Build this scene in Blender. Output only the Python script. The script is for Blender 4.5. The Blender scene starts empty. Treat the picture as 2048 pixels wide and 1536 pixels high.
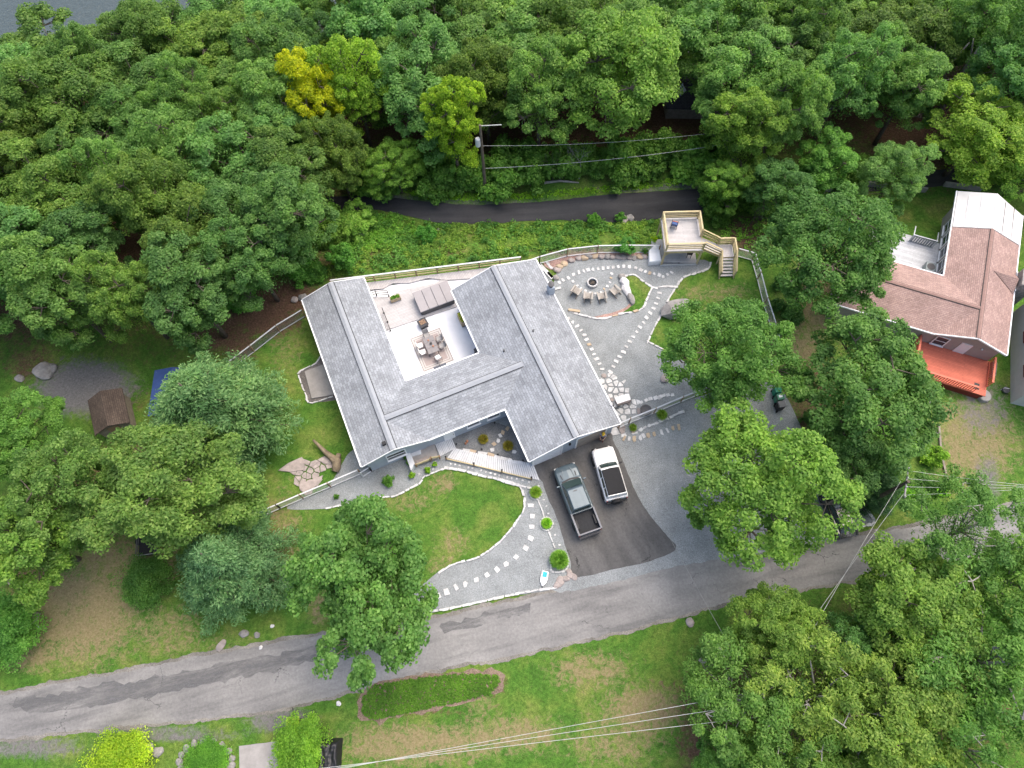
import bpy, bmesh, math, random
import numpy as np
from mathutils import Matrix, Vector, noise
from mathutils.geometry import tessellate_polygon
random.seed(7)
rng = np.random.default_rng(11)
R = math.radians
scene = bpy.context.scene
col = scene.collection

# ------------------------------------------------------------------ camera
F_PX, CAM_H = 1420.0, 57.0
TILT, ROLL = R(23.1), R(-1.5)
camd = bpy.data.cameras.new("camera")
camd.sensor_width = 36.0
camd.lens = F_PX / 2048.0 * 36.0
camd.clip_end = 2000.0
cam = bpy.data.objects.new("camera", camd)
CM = Matrix.Rotation(TILT, 3, 'X') @ Matrix.Rotation(ROLL, 3, 'Z')
cam.matrix_world = Matrix.Translation((0, 0, CAM_H)) @ CM.to_4x4()
col.objects.link(cam)
scene.camera = cam

# ------------------------------------------------------------------ sky, sun, exposure
SUN_EL, SUN_AZ = R(63), R(48)      # azimuth clockwise from +Y: light comes from the upper right of the picture
world = bpy.data.worlds.new("World")
scene.world = world
world.use_nodes = True
wn, wl = world.node_tree.nodes, world.node_tree.links
wn.clear()
sky = wn.new("ShaderNodeTexSky"); sky.sky_type = 'NISHITA'; sky.sun_disc = False
sky.sun_elevation = SUN_EL; sky.sun_rotation = SUN_AZ
sky.air_density = 1.0; sky.dust_density = 5.0; sky.ozone_density = 0.6
bg = wn.new("ShaderNodeBackground"); bg.inputs[1].default_value = 0.15
wo = wn.new("ShaderNodeOutputWorld")
wl.new(sky.outputs[0], bg.inputs[0]); wl.new(bg.outputs[0], wo.inputs[0])
sd = bpy.data.lights.new("sun", 'SUN'); sd.energy = 0.75; sd.angle = R(70); sd.color = (1.0, 0.97, 0.92)
so = bpy.data.objects.new("sun", sd); col.objects.link(so)
sdir = Vector((math.sin(SUN_AZ) * math.cos(SUN_EL), math.cos(SUN_AZ) * math.cos(SUN_EL), math.sin(SUN_EL)))
so.rotation_euler = sdir.to_track_quat('Z', 'Y').to_euler()
so.location = sdir * 120
scene.view_settings.view_transform = 'Standard'
scene.view_settings.look = 'None'
scene.view_settings.gamma = 1.0
scene.view_settings.exposure = 1.2
scene.view_settings.use_curve_mapping = False
scene.cycles.max_bounces = 8
scene.cycles.diffuse_bounces = 5
scene.cycles.transmission_bounces = 6
scene.cycles.transparent_max_bounces = 8

# ------------------------------------------------------------------ measuring helpers (photo survey -> metres)
CMn = np.array(CM)
def g(x, y):
    """ground height: level yard, bank down to the back road, then falling to the lake"""
    def s(t): t = np.clip(t, 0, 1); return t * t * (3 - 2 * t)
    return -1.5 * s((y - 37.8) / 4.2) - 6.5 * s((y - 47.0) / 30.0)
def P(u, v, z=0.0):
    d = CMn @ np.array([u - 1024.0, 768.0 - v, -F_PX]); t = (z - CAM_H) / d[2]
    return Vector((d[0] * t, d[1] * t, z))
def PG(u, v, dz=0.0):
    z = 0.0
    for _ in range(14):
        p = P(u, v, z); z = float(g(p.x, p.y))
    return Vector((p.x, p.y, z + dz))
def proj(xyz):
    c = (np.asarray(xyz) - np.array([0, 0, CAM_H])) @ CMn
    return 1024 + F_PX * c[:, 0] / -c[:, 2], 768 - F_PX * c[:, 1] / -c[:, 2]
def zz(ox, oy, s, pts): return [(ox + x * s, oy + y * s) for x, y in pts]

# ------------------------------------------------------------------ materials
def nodes(m):
    m.use_nodes = True; nt = m.node_tree; nt.nodes.clear(); return nt, nt.nodes, nt.links
def L(nt, a, b): nt.links.new(a, b)
def ramp(N, stops, interp='LINEAR'):
    r = N.new("ShaderNodeValToRGB"); r.color_ramp.interpolation = interp
    e = r.color_ramp.elements
    while len(e) < len(stops): e.new(0.5)
    for k, (p, c) in enumerate(stops): e[k].position = p; e[k].color = (*c, 1)
    return r
def noise_n(N, nt, co, scale, detail=4, rough=0.6, dist=0.0):
    n = N.new("ShaderNodeTexNoise"); n.inputs['Scale'].default_value = scale; n.inputs['Detail'].default_value = detail
    n.inputs['Roughness'].default_value = rough; n.inputs['Distortion'].default_value = dist
    if co is not None: nt.links.new(co, n.inputs['Vector'])
    return n
def mixc(N, nt, fac, a, b, mode='MIX'):
    m = N.new("ShaderNodeMix"); m.data_type = 'RGBA'; m.blend_type = mode
    for s, v in ((m.inputs['Factor'], fac), (m.inputs['A'], a), (m.inputs['B'], b)):
        if s.name == 'Factor' or not isinstance(v, tuple):
            if isinstance(v, (int, float)): s.default_value = v
            else: nt.links.new(v, s)
        else: s.default_value = (*v, 1)
    return m
def mix_out(m): return m.outputs['Result']
MATS = {}
def mat(name, c, c2=None, scale=3.0, rough=0.8, metal=0.0, bump=0.0, bscale=None, coord='Object', spec=0.3, stretch=None, detail=5):
    if name in MATS: return MATS[name]
    m = bpy.data.materials.new(name); nt, N, _ = nodes(m)
    b = N.new("ShaderNodeBsdfPrincipled"); o = N.new("ShaderNodeOutputMaterial"); L(nt, b.outputs[0], o.inputs[0])
    b.inputs['Roughness'].default_value = rough; b.inputs['Metallic'].default_value = metal
    b.inputs['Specular IOR Level'].default_value = spec
    tc = N.new("ShaderNodeTexCoord"); co = tc.outputs[coord] if coord != 'World' else N.new("ShaderNodeNewGeometry").outputs['Position']
    if stretch:
        mp = N.new("ShaderNodeMapping"); mp.inputs['Scale'].default_value = stretch; L(nt, co, mp.inputs[0]); co = mp.outputs[0]
    if c2 is None: c2 = tuple(x * 0.78 for x in c)
    n = noise_n(N, nt, co, scale, detail, 0.65)
    rp = ramp(N, [(0.32, c2), (0.68, c)]); L(nt, n.outputs[0], rp.inputs[0]); L(nt, rp.outputs[0], b.inputs['Base Color'])
    if bump:
        n2 = noise_n(N, nt, co, bscale or scale * 6, 3, 0.6)
        bp = N.new("ShaderNodeBump"); bp.inputs['Strength'].default_value = bump; bp.inputs['Distance'].default_value = 0.05
        L(nt, n2.outputs[0], bp.inputs['Height']); L(nt, bp.outputs[0], b.inputs['Normal'])
    MATS[name] = m; return m

def leaf_mat(name, dark, mid, light, transl=0.3, extra=None):
    m = bpy.data.materials.new(name); nt, N, _ = nodes(m)
    geo = N.new("ShaderNodeNewGeometry"); oi = N.new("ShaderNodeObjectInfo")
    st = [(0.0, dark), (0.45, mid), (0.86, light)]
    if extra: st.append((0.985, extra))
    rp = ramp(N, st); L(nt, geo.outputs['Random Per Island'], rp.inputs[0])
    tc = N.new("ShaderNodeTexCoord")
    nz = noise_n(N, nt, tc.outputs['Object'], 0.55, 2, 0.5)
    rp2 = ramp(N, [(0.3, (0.66, 0.72, 0.7)), (0.7, (1.3, 1.22, 1.0))]); L(nt, nz.outputs[0], rp2.inputs[0])
    m1 = mixc(N, nt, 1.0, rp.outputs[0], rp2.outputs[0], 'MULTIPLY')
    m2 = mixc(N, nt, 1.0, mix_out(m1), oi.outputs['Color'], 'MULTIPLY')
    d = N.new("ShaderNodeBsdfPrincipled"); d.inputs['Roughness'].default_value = 0.5; d.inputs['Specular IOR Level'].default_value = 0.18
    L(nt, mix_out(m2), d.inputs['Base Color'])
    t = N.new("ShaderNodeBsdfTranslucent")
    m3 = mixc(N, nt, 1.0, mix_out(m2), (1.15, 1.25, 0.65), 'MULTIPLY'); L(nt, mix_out(m3), t.inputs[0])
    ms = N.new("ShaderNodeMixShader"); ms.inputs[0].default_value = transl
    L(nt, d.outputs[0], ms.inputs[1]); L(nt, t.outputs[0], ms.inputs[2])
    o = N.new("ShaderNodeOutputMaterial"); L(nt, ms.outputs[0], o.inputs[0])
    MATS[name] = m; return m

def ground_mat():
    m = bpy.data.materials.new("lawn_and_soil"); nt, N, _ = nodes(m)
    geo = N.new("ShaderNodeNewGeometry"); co = geo.outputs['Position']
    at = N.new("ShaderNodeAttribute"); at.attribute_name = "soil"
    sp = N.new("ShaderNodeSeparateColor"); L(nt, at.outputs['Color'], sp.inputs[0])
    n1 = noise_n(N, nt, co, 0.32, 6, 0.62, 0.6); n2 = noise_n(N, nt, co, 2.6, 6, 0.75); n3 = noise_n(N, nt, co, 14, 4, 0.8)
    grass = ramp(N, [(0.28, (0.042, 0.118, 0.018)), (0.45, (0.07, 0.16, 0.025)), (0.58, (0.115, 0.185, 0.036)), (0.74, (0.19, 0.205, 0.066))])
    L(nt, n1.outputs[0], grass.inputs[0])
    v = ramp(N, [(0.25, (0.45, 0.5, 0.5)), (0.5, (0.95, 0.95, 0.9)), (0.75, (1.45, 1.35, 1.3))]); L(nt, n2.outputs[0], v.inputs[0])
    gr = mixc(N, nt, 1.0, grass.outputs[0], v.outputs[0], 'MULTIPLY')
    v3 = ramp(N, [(0.3, (0.5, 0.55, 0.5)), (0.7, (1.5, 1.42, 1.45))]); L(nt, n3.outputs[0], v3.inputs[0])
    gr = mixc(N, nt, 1.0, mix_out(gr), v3.outputs[0], 'MULTIPLY')
    n5 = noise_n(N, nt, co, 5.5, 5, 0.85, 0.4)
    v5 = ramp(N, [(0.32, (0.6, 0.64, 0.6)), (0.5, (1.0, 1.0, 1.0)), (0.68, (1.45, 1.36, 1.4))]); L(nt, n5.outputs[0], v5.inputs[0])
    gr = mixc(N, nt, 1.0, mix_out(gr), v5.outputs[0], 'MULTIPLY')
    def masked(base, chan, colr, amp):
        # region weight broken up by noise
        nb = noise_n(N, nt, co, 1.9, 10, 0.86, 0.8)
        a = N.new("ShaderNodeMath"); a.operation = 'MULTIPLY_ADD'; L(nt, nb.outputs[0], a.inputs[0]); a.inputs[1].default_value = amp; a.inputs[2].default_value = -amp * 0.5
        s = N.new("ShaderNodeMath"); s.operation = 'ADD'; L(nt, sp.outputs[chan], s.inputs[0]); L(nt, a.outputs[0], s.inputs[1])
        rr = N.new("ShaderNodeMapRange"); rr.inputs[1].default_value = 0.32; rr.inputs[2].default_value = 0.72; L(nt, s.outputs[0], rr.inputs[0])
        return mixc(N, nt, rr.outputs[0], mix_out(base), colr)
    straw = ramp(N, [(0.3, (0.13, 0.115, 0.05)), (0.55, (0.25, 0.2, 0.105)), (0.75, (0.36, 0.29, 0.17))]); L(nt, n5.outputs[0], straw.inputs[0])
    litter = ramp(N, [(0.3, (0.045, 0.034, 0.02)), (0.5, (0.115, 0.065, 0.042)), (0.72, (0.24, 0.15, 0.105))]); L(nt, n5.outputs[0], litter.inputs[0])
    grit = ramp(N, [(0.3, (0.09, 0.085, 0.08)), (0.7, (0.22, 0.21, 0.20))]); L(nt, n5.outputs[0], grit.inputs[0])
    c = masked(gr, 'Red', straw.outputs[0], 3.4)
    c = masked(c, 'Green', litter.outputs[0], 2.6)
    c = masked(c, 'Blue', grit.outputs[0], 2.2)
    b = N.new("ShaderNodeBsdfPrincipled"); b.inputs['Roughness'].default_value = 0.95; b.inputs['Specular IOR Level'].default_value = 0.1
    L(nt, mix_out(c), b.inputs['Base Color'])
    bp = N.new("ShaderNodeBump"); bp.inputs['Strength'].default_value = 0.7; bp.inputs['Distance'].default_value = 0.08
    L(nt, n3.outputs[0], bp.inputs['Height']); L(nt, bp.outputs[0], b.inputs['Normal'])
    o = N.new("ShaderNodeOutputMaterial"); L(nt, b.outputs[0], o.inputs[0]); return m

def gravel_mat(name, a, b_, c, patch=0.35):
    m = bpy.data.materials.new(name); nt, N, _ = nodes(m)
    geo = N.new("ShaderNodeNewGeometry"); co = geo.outputs['Position']
    vo = N.new("ShaderNodeTexVoronoi"); vo.inputs['Scale'].default_value = 22; L(nt, co, vo.inputs['Vector'])
    n = noise_n(N, nt, co, 0.5, 5, 0.6); n2 = noise_n(N, nt, co, 9, 3, 0.8)
    rp = ramp(N, [(0.0, a), (0.5, b_), (1.0, c)]); L(nt, vo.outputs['Color'], rp.inputs[0])
    v = ramp(N, [(0.3, (1 - patch,) * 3), (0.7, (1 + patch * 0.5,) * 3)]); L(nt, n.outputs[0], v.inputs[0])
    mm = mixc(N, nt, 1.0, rp.outputs[0], v.outputs[0], 'MULTIPLY')
    v2 = ramp(N, [(0.3, (0.8, 0.8, 0.8)), (0.7, (1.15, 1.15, 1.15))]); L(nt, n2.outputs[0], v2.inputs[0])
    mm = mixc(N, nt, 1.0, mix_out(mm), v2.outputs[0], 'MULTIPLY')
    b = N.new("ShaderNodeBsdfPrincipled"); b.inputs['Roughness'].default_value = 0.92; b.inputs['Specular IOR Level'].default_value = 0.2
    L(nt, mix_out(mm), b.inputs['Base Color'])
    bp = N.new("ShaderNodeBump"); bp.inputs['Strength'].default_value = 0.6; bp.inputs['Distance'].default_value = 0.03
    L(nt, vo.outputs['Distance'], bp.inputs['Height']); L(nt, bp.outputs[0], b.inputs['Normal'])
    o = N.new("ShaderNodeOutputMaterial"); L(nt, b.outputs[0], o.inputs[0]); MATS[name] = m; return m

def asphalt_mat(name, base, dark, light, ang, crack=True, streak=1.0, cw=0.008):
    m = bpy.data.materials.new(name); nt, N, _ = nodes(m)
    geo = N.new("ShaderNodeNewGeometry"); co = geo.outputs['Position']
    mp = N.new("ShaderNodeMapping"); mp.vector_type = 'TEXTURE'; mp.inputs['Rotation'].default_value = (0, 0, ang); mp.inputs['Scale'].default_value = (7, 1, 1); L(nt, co, mp.inputs[0])
    n1 = noise_n(N, nt, mp.outputs[0], 0.75, 6, 0.62, 0.3)
    rp = ramp(N, [(0.34, dark), (0.5, base), (0.72, light)]); L(nt, n1.outputs[0], rp.inputs[0])
    n2 = noise_n(N, nt, co, 5, 6, 0.8)
    v = ramp(N, [(0.28, (1 - 0.3 * streak,) * 3), (0.7, (1 + 0.15 * streak,) * 3)]); L(nt, n2.outputs[0], v.inputs[0])
    mm = mixc(N, nt, 1.0, rp.outputs[0], v.outputs[0], 'MULTIPLY')
    n4 = noise_n(N, nt, co, 0.22, 4, 0.6)
    v4 = ramp(N, [(0.35, (0.85, 0.84, 0.83)), (0.65, (1.15, 1.13, 1.1))]); L(nt, n4.outputs[0], v4.inputs[0])
    mm = mixc(N, nt, 1.0, mix_out(mm), v4.outputs[0], 'MULTIPLY')
    if crack:
        wn_ = noise_n(N, nt, co, 0.8, 4, 0.7)
        ad = N.new("ShaderNodeVectorMath"); ad.operation = 'MULTIPLY_ADD'; L(nt, wn_.outputs['Color'], ad.inputs[0]); ad.inputs[1].default_value = (1.6, 1.6, 0); L(nt, co, ad.inputs[2])
        vo = N.new("ShaderNodeTexVoronoi"); vo.feature = 'DISTANCE_TO_EDGE'; vo.inputs['Scale'].default_value = 0.34; L(nt, ad.outputs[0], vo.inputs['Vector'])
        ck = N.new("ShaderNodeMapRange"); ck.inputs[1].default_value = 0.002; ck.inputs[2].default_value = cw; L(nt, vo.outputs['Distance'], ck.inputs[0])
        nm = noise_n(N, nt, co, 0.35, 3, 0.6); gt = N.new("ShaderNodeMapRange"); gt.inputs[1].default_value = 0.55; gt.inputs[2].default_value = 0.62; L(nt, nm.outputs[0], gt.inputs[0])
        mx = N.new("ShaderNodeMath"); mx.operation = 'MAXIMUM'; L(nt, ck.outputs[0], mx.inputs[0]); 
        iv = N.new("ShaderNodeMath"); iv.operation = 'SUBTRACT'; iv.inputs[0].default_value = 1.0; L(nt, gt.outputs[0], iv.inputs[1]); L(nt, iv.outputs[0], mx.inputs[1])
        mm = mixc(N, nt, mx.outputs[0], tuple(x * 0.45 for x in dark), mix_out(mm))
    b = N.new("ShaderNodeBsdfPrincipled"); b.inputs['Roughness'].default_value = 0.85; b.inputs['Specular IOR Level'].default_value = 0.25
    L(nt, mix_out(mm), b.inputs['Base Color'])
    bp = N.new("ShaderNodeBump"); bp.inputs['Strength'].default_value = 0.3; bp.inputs['Distance'].default_value = 0.02
    n3 = noise_n(N, nt, co, 40, 2, 0.7); L(nt, n3.outputs[0], bp.inputs['Height']); L(nt, bp.outputs[0], b.inputs['Normal'])
    o = N.new("ShaderNodeOutputMaterial"); L(nt, b.outputs[0], o.inputs[0]); MATS[name] = m; return m

def shingle_mat(name, a, b_, mortar, stain=0.25, row=0.15, w=0.33):
    m = bpy.data.materials.new(name); nt, N, _ = nodes(m)
    uv = N.new("ShaderNodeUVMap"); uv.uv_map = "UVMap"
    br = N.new("ShaderNodeTexBrick"); L(nt, uv.outputs[0], br.inputs['Vector'])
    br.inputs['Color1'].default_value = (*a, 1); br.inputs['Color2'].default_value = (*b_, 1); br.inputs['Mortar'].default_value = (*mortar, 1)
    br.inputs['Scale'].default_value = 1.0; br.inputs['Mortar Size'].default_value = 0.012; br.inputs['Brick Width'].default_value = w; br.inputs['Row Height'].default_value = row
    br.inputs['Bias'].default_value = 0.0; br.offset = 0.37
    n = noise_n(N, nt, uv.outputs[0], 9, 3, 0.7)
    v = ramp(N, [(0.3, (0.82, 0.83, 0.85)), (0.7, (1.18, 1.18, 1.17))]); L(nt, n.outputs[0], v.inputs[0])
    mm = mixc(N, nt, 1.0, br.outputs['Color'], v.outputs[0], 'MULTIPLY')
    mp = N.new("ShaderNodeMapping"); mp.inputs['Scale'].default_value = (1.0, 0.8, 1); L(nt, uv.outputs[0], mp.inputs[0])
    n2 = noise_n(N, nt, mp.outputs[0], 0.55, 5, 0.6)
    v2 = ramp(N, [(0.32, (1 - stain,) * 3), (0.62, (1.06,) * 3)]); L(nt, n2.outputs[0], v2.inputs[0])
    mm = mixc(N, nt, 1.0, mix_out(mm), v2.outputs[0], 'MULTIPLY')
    b = N.new("ShaderNodeBsdfPrincipled"); b.inputs['Roughness'].default_value = 0.85; b.inputs['Specular IOR Level'].default_value = 0.25
    L(nt, mix_out(mm), b.inputs['Base Color'])
    bp = N.new("ShaderNodeBump"); bp.inputs['Strength'].default_value = 0.5; bp.inputs['Distance'].default_value = 0.02
    L(nt, br.outputs['Fac'], bp.inputs['Height']); bp.invert = True; L(nt, bp.outputs[0], b.inputs['Normal'])
    o = N.new("ShaderNodeOutputMaterial"); L(nt, b.outputs[0], o.inputs[0]); MATS[name] = m; return m

def board_mat(name, a, b_, gap, width, axis=0, rough=0.75):
    """wood or composite boards; gap lines run across `axis` of the object"""
    m = bpy.data.materials.new(name); nt, N, _ = nodes(m)
    tc = N.new("ShaderNodeTexCoord"); mp = N.new("ShaderNodeMapping"); L(nt, tc.outputs['Object'], mp.inputs[0])
    if axis == 0: mp.inputs['Rotation'].default_value = (0, 0, R(90))
    br = N.new("ShaderNodeTexBrick"); L(nt, mp.outputs[0], br.inputs['Vector'])
    br.inputs['Color1'].default_value = (*a, 1); br.inputs['Color2'].default_value = (*b_, 1); br.inputs['Mortar'].default_value = (*gap, 1)
    br.inputs['Scale'].default_value = 1; br.inputs['Mortar Size'].default_value = 0.008; br.inputs['Brick Width'].default_value = 3.7; br.inputs['Row Height'].default_value = width
    n = noise_n(N, nt, tc.outputs['Object'], 2.5, 5, 0.7)
    v = ramp(N, [(0.3, (0.88,) * 3), (0.7, (1.08,) * 3)]); L(nt, n.outputs[0], v.inputs[0])
    mm = mixc(N, nt, 1.0, br.outputs['Color'], v.outputs[0], 'MULTIPLY')
    b = N.new("ShaderNodeBsdfPrincipled"); b.inputs['Roughness'].default_value = rough; b.inputs['Specular IOR Level'].default_value = 0.3
    L(nt, mix_out(mm), b.inputs['Base Color'])
    o = N.new("ShaderNodeOutputMaterial"); L(nt, b.outputs[0], o.inputs[0]); MATS[name] = m; return m

def glass_mat(name, c, rough=0.05):
    m = bpy.data.materials.new(name); nt, N, _ = nodes(m)
    b = N.new("ShaderNodeBsdfPrincipled"); b.inputs['Base Color'].default_value = (*c, 1); b.inputs['Roughness'].default_value = rough; b.inputs['Specular IOR Level'].default_value = 0.7
    o = N.new("ShaderNodeOutputMaterial"); L(nt, b.outputs[0], o.inputs[0]); MATS[name] = m; return m
def paint_mat(name, c, rough=0.25, coat=0.6, metal=0.0):
    m = bpy.data.materials.new(name); nt, N, _ = nodes(m)
    b = N.new("ShaderNodeBsdfPrincipled"); b.inputs['Base Color'].default_value = (*c, 1); b.inputs['Roughness'].default_value = rough
    b.inputs['Coat Weight'].default_value = coat; b.inputs['Coat Roughness'].default_value = 0.06; b.inputs['Metallic'].default_value = metal
    tc = N.new("ShaderNodeTexCoord"); n = noise_n(N, nt, tc.outputs['Object'], 2.0, 4, 0.6)
    rp = ramp(N, [(0.3, tuple(x * 0.9 for x in c)), (0.7, c)]); L(nt, n.outputs[0], rp.inputs[0]); L(nt, rp.outputs[0], b.inputs['Base Color'])
    o = N.new("ShaderNodeOutputMaterial"); L(nt, b.outputs[0], o.inputs[0]); MATS[name] = m; return m

M_GROUND = ground_mat()
M_GRAVEL = gravel_mat("pale_gravel", (0.19, 0.205, 0.205), (0.255, 0.27, 0.27), (0.34, 0.355, 0.355), 0.22)
M_GRAVEL_D = gravel_mat("dull_gravel", (0.12, 0.125, 0.125), (0.175, 0.18, 0.18), (0.25, 0.255, 0.25), 0.35)
M_BROWNGRIT = gravel_mat("brown_grit", (0.1, 0.09, 0.085), (0.16, 0.145, 0.135), (0.24, 0.22, 0.2), 0.4)
M_REDMULCH = gravel_mat("red_lava_mulch", (0.2, 0.12, 0.095), (0.36, 0.23, 0.19), (0.5, 0.35, 0.3), 0.35)
M_ROAD = asphalt_mat("worn_asphalt", (0.225, 0.221, 0.215), (0.15, 0.149, 0.147), (0.26, 0.256, 0.249), R(12))
M_DRIVE = asphalt_mat("driveway_asphalt", (0.112, 0.11, 0.108), (0.085, 0.084, 0.083), (0.145, 0.142, 0.139), R(-65))
M_BACKROAD = asphalt_mat("new_asphalt", (0.045, 0.045, 0.048), (0.032, 0.032, 0.034), (0.066, 0.065, 0.066), R(3), crack=False, streak=0.6)
M_SHINGLE = shingle_mat("grey_shingle", (0.322, 0.337, 0.35), (0.232, 0.243, 0.255), (0.145, 0.153, 0.163), 0.2, row=0.22, w=0.4)
M_SHINGLE_R = shingle_mat("red_brown_shingle", (0.4, 0.275, 0.235), (0.31, 0.205, 0.175), (0.2, 0.13, 0.115), 0.2)
M_SHINGLE_D = shingle_mat("charcoal_shingle", (0.075, 0.07, 0.075), (0.055, 0.052, 0.056), (0.03, 0.03, 0.03), 0.2)
M_SHINGLE_B = shingle_mat("brown_shed_shingle", (0.1, 0.075, 0.06), (0.07, 0.052, 0.042), (0.035, 0.028, 0.022), 0.35)
M_CAP = mat("ridge_cap_grey", (0.31, 0.325, 0.34), (0.27, 0.283, 0.3), 4, 0.8)
M_WHITE = mat("white_trim", (0.8, 0.8, 0.8), (0.74, 0.74, 0.74), 3, 0.5)
M_SIDING = mat("blue_grey_siding", (0.4, 0.44, 0.49), (0.35, 0.39, 0.44), 1.5, 0.6)
M_WFLOOR = mat("white_deck_coating", (0.74, 0.74, 0.745), (0.66, 0.66, 0.67), 0.9, 0.55)
M_CONC = mat("concrete", (0.34, 0.32, 0.3), (0.25, 0.235, 0.22), 1.4, 0.9, bump=0.2)
M_STONE_W = mat("pale_flagstone", (0.66, 0.65, 0.63), (0.4, 0.39, 0.375), 2.4, 0.85, bump=0.3, coord='World')
M_STONE_T = mat("tan_flagstone", (0.5, 0.39, 0.26), (0.36, 0.28, 0.2), 3, 0.85, bump=0.3, coord='World')
M_STONE_P = mat("pink_grey_stone", (0.4, 0.34, 0.31), (0.23, 0.2, 0.185), 2.2, 0.9, bump=0.5, coord='World')
M_BOULDER = mat("grey_boulder", (0.33, 0.31, 0.29), (0.17, 0.16, 0.15), 1.6, 0.9, bump=0.6, bscale=7)
M_BOULDER_W = mat("white_quartz_boulder", (0.72, 0.7, 0.68), (0.5, 0.48, 0.46), 2.2, 0.85, bump=0.5, bscale=8)
M_BARK = mat("bark", (0.16, 0.13, 0.1), (0.075, 0.06, 0.048), 4, 0.95, bump=0.5)
M_BARK_P = mat("pale_bark", (0.36, 0.34, 0.31), (0.2, 0.18, 0.16), 3, 0.9, bump=0.4)
M_WOOD_N = mat("new_lumber", (0.56, 0.47, 0.28), (0.46, 0.37, 0.2), 2.5, 0.75, stretch=(1, 1, 0.3))
M_WOOD_W = mat("weathered_wood", (0.3, 0.255, 0.21), (0.19, 0.16, 0.13), 3, 0.85)
M_WOOD_P = mat("post_wood", (0.34, 0.23, 0.14), (0.24, 0.16, 0.1), 3, 0.85)
M_WOOD_G = mat("silvered_timber", (0.32, 0.31, 0.3), (0.2, 0.19, 0.18), 2, 0.9)
M_WHITEB = mat("white_painted_board", (0.63, 0.635, 0.64), (0.5, 0.505, 0.51), 1.8, 0.6, coord='World')
M_COMP = board_mat("taupe_composite_deck", (0.49, 0.47, 0.46), (0.43, 0.412, 0.405), (0.23, 0.215, 0.21), 0.14, axis=1)
M_COMP2 = board_mat("taupe_composite_deck_turned", (0.53, 0.5, 0.485), (0.47, 0.44, 0.43), (0.25, 0.225, 0.215), 0.14, axis=0)
M_WIRE = mat("galvanised_wire", (0.4, 0.42, 0.41), None, 3, 0.5, metal=0.6)
M_BLACK = mat("black_metal", (0.02, 0.02, 0.022), None, 3, 0.45)
M_DKGREY = mat("dark_grey_resin", (0.11, 0.105, 0.105), (0.085, 0.08, 0.08), 3, 0.6)
M_TAUPE = mat("taupe_vinyl", (0.33, 0.305, 0.303), (0.29, 0.27, 0.268), 1.2, 0.5)
M_RUBBER = mat("tyre_rubber", (0.018, 0.018, 0.019), None, 3, 0.8)
M_GLASS = glass_mat("vehicle_glass", (0.03, 0.05, 0.045))
M_WINGLASS = glass_mat("window_glass", (0.04, 0.05, 0.06))
M_CABLE = mat("pale_cable", (0.5, 0.5, 0.48), None, 3, 0.6)
M_CABLE_D = mat("grey_cable", (0.26, 0.26, 0.25), None, 3, 0.6)

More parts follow.
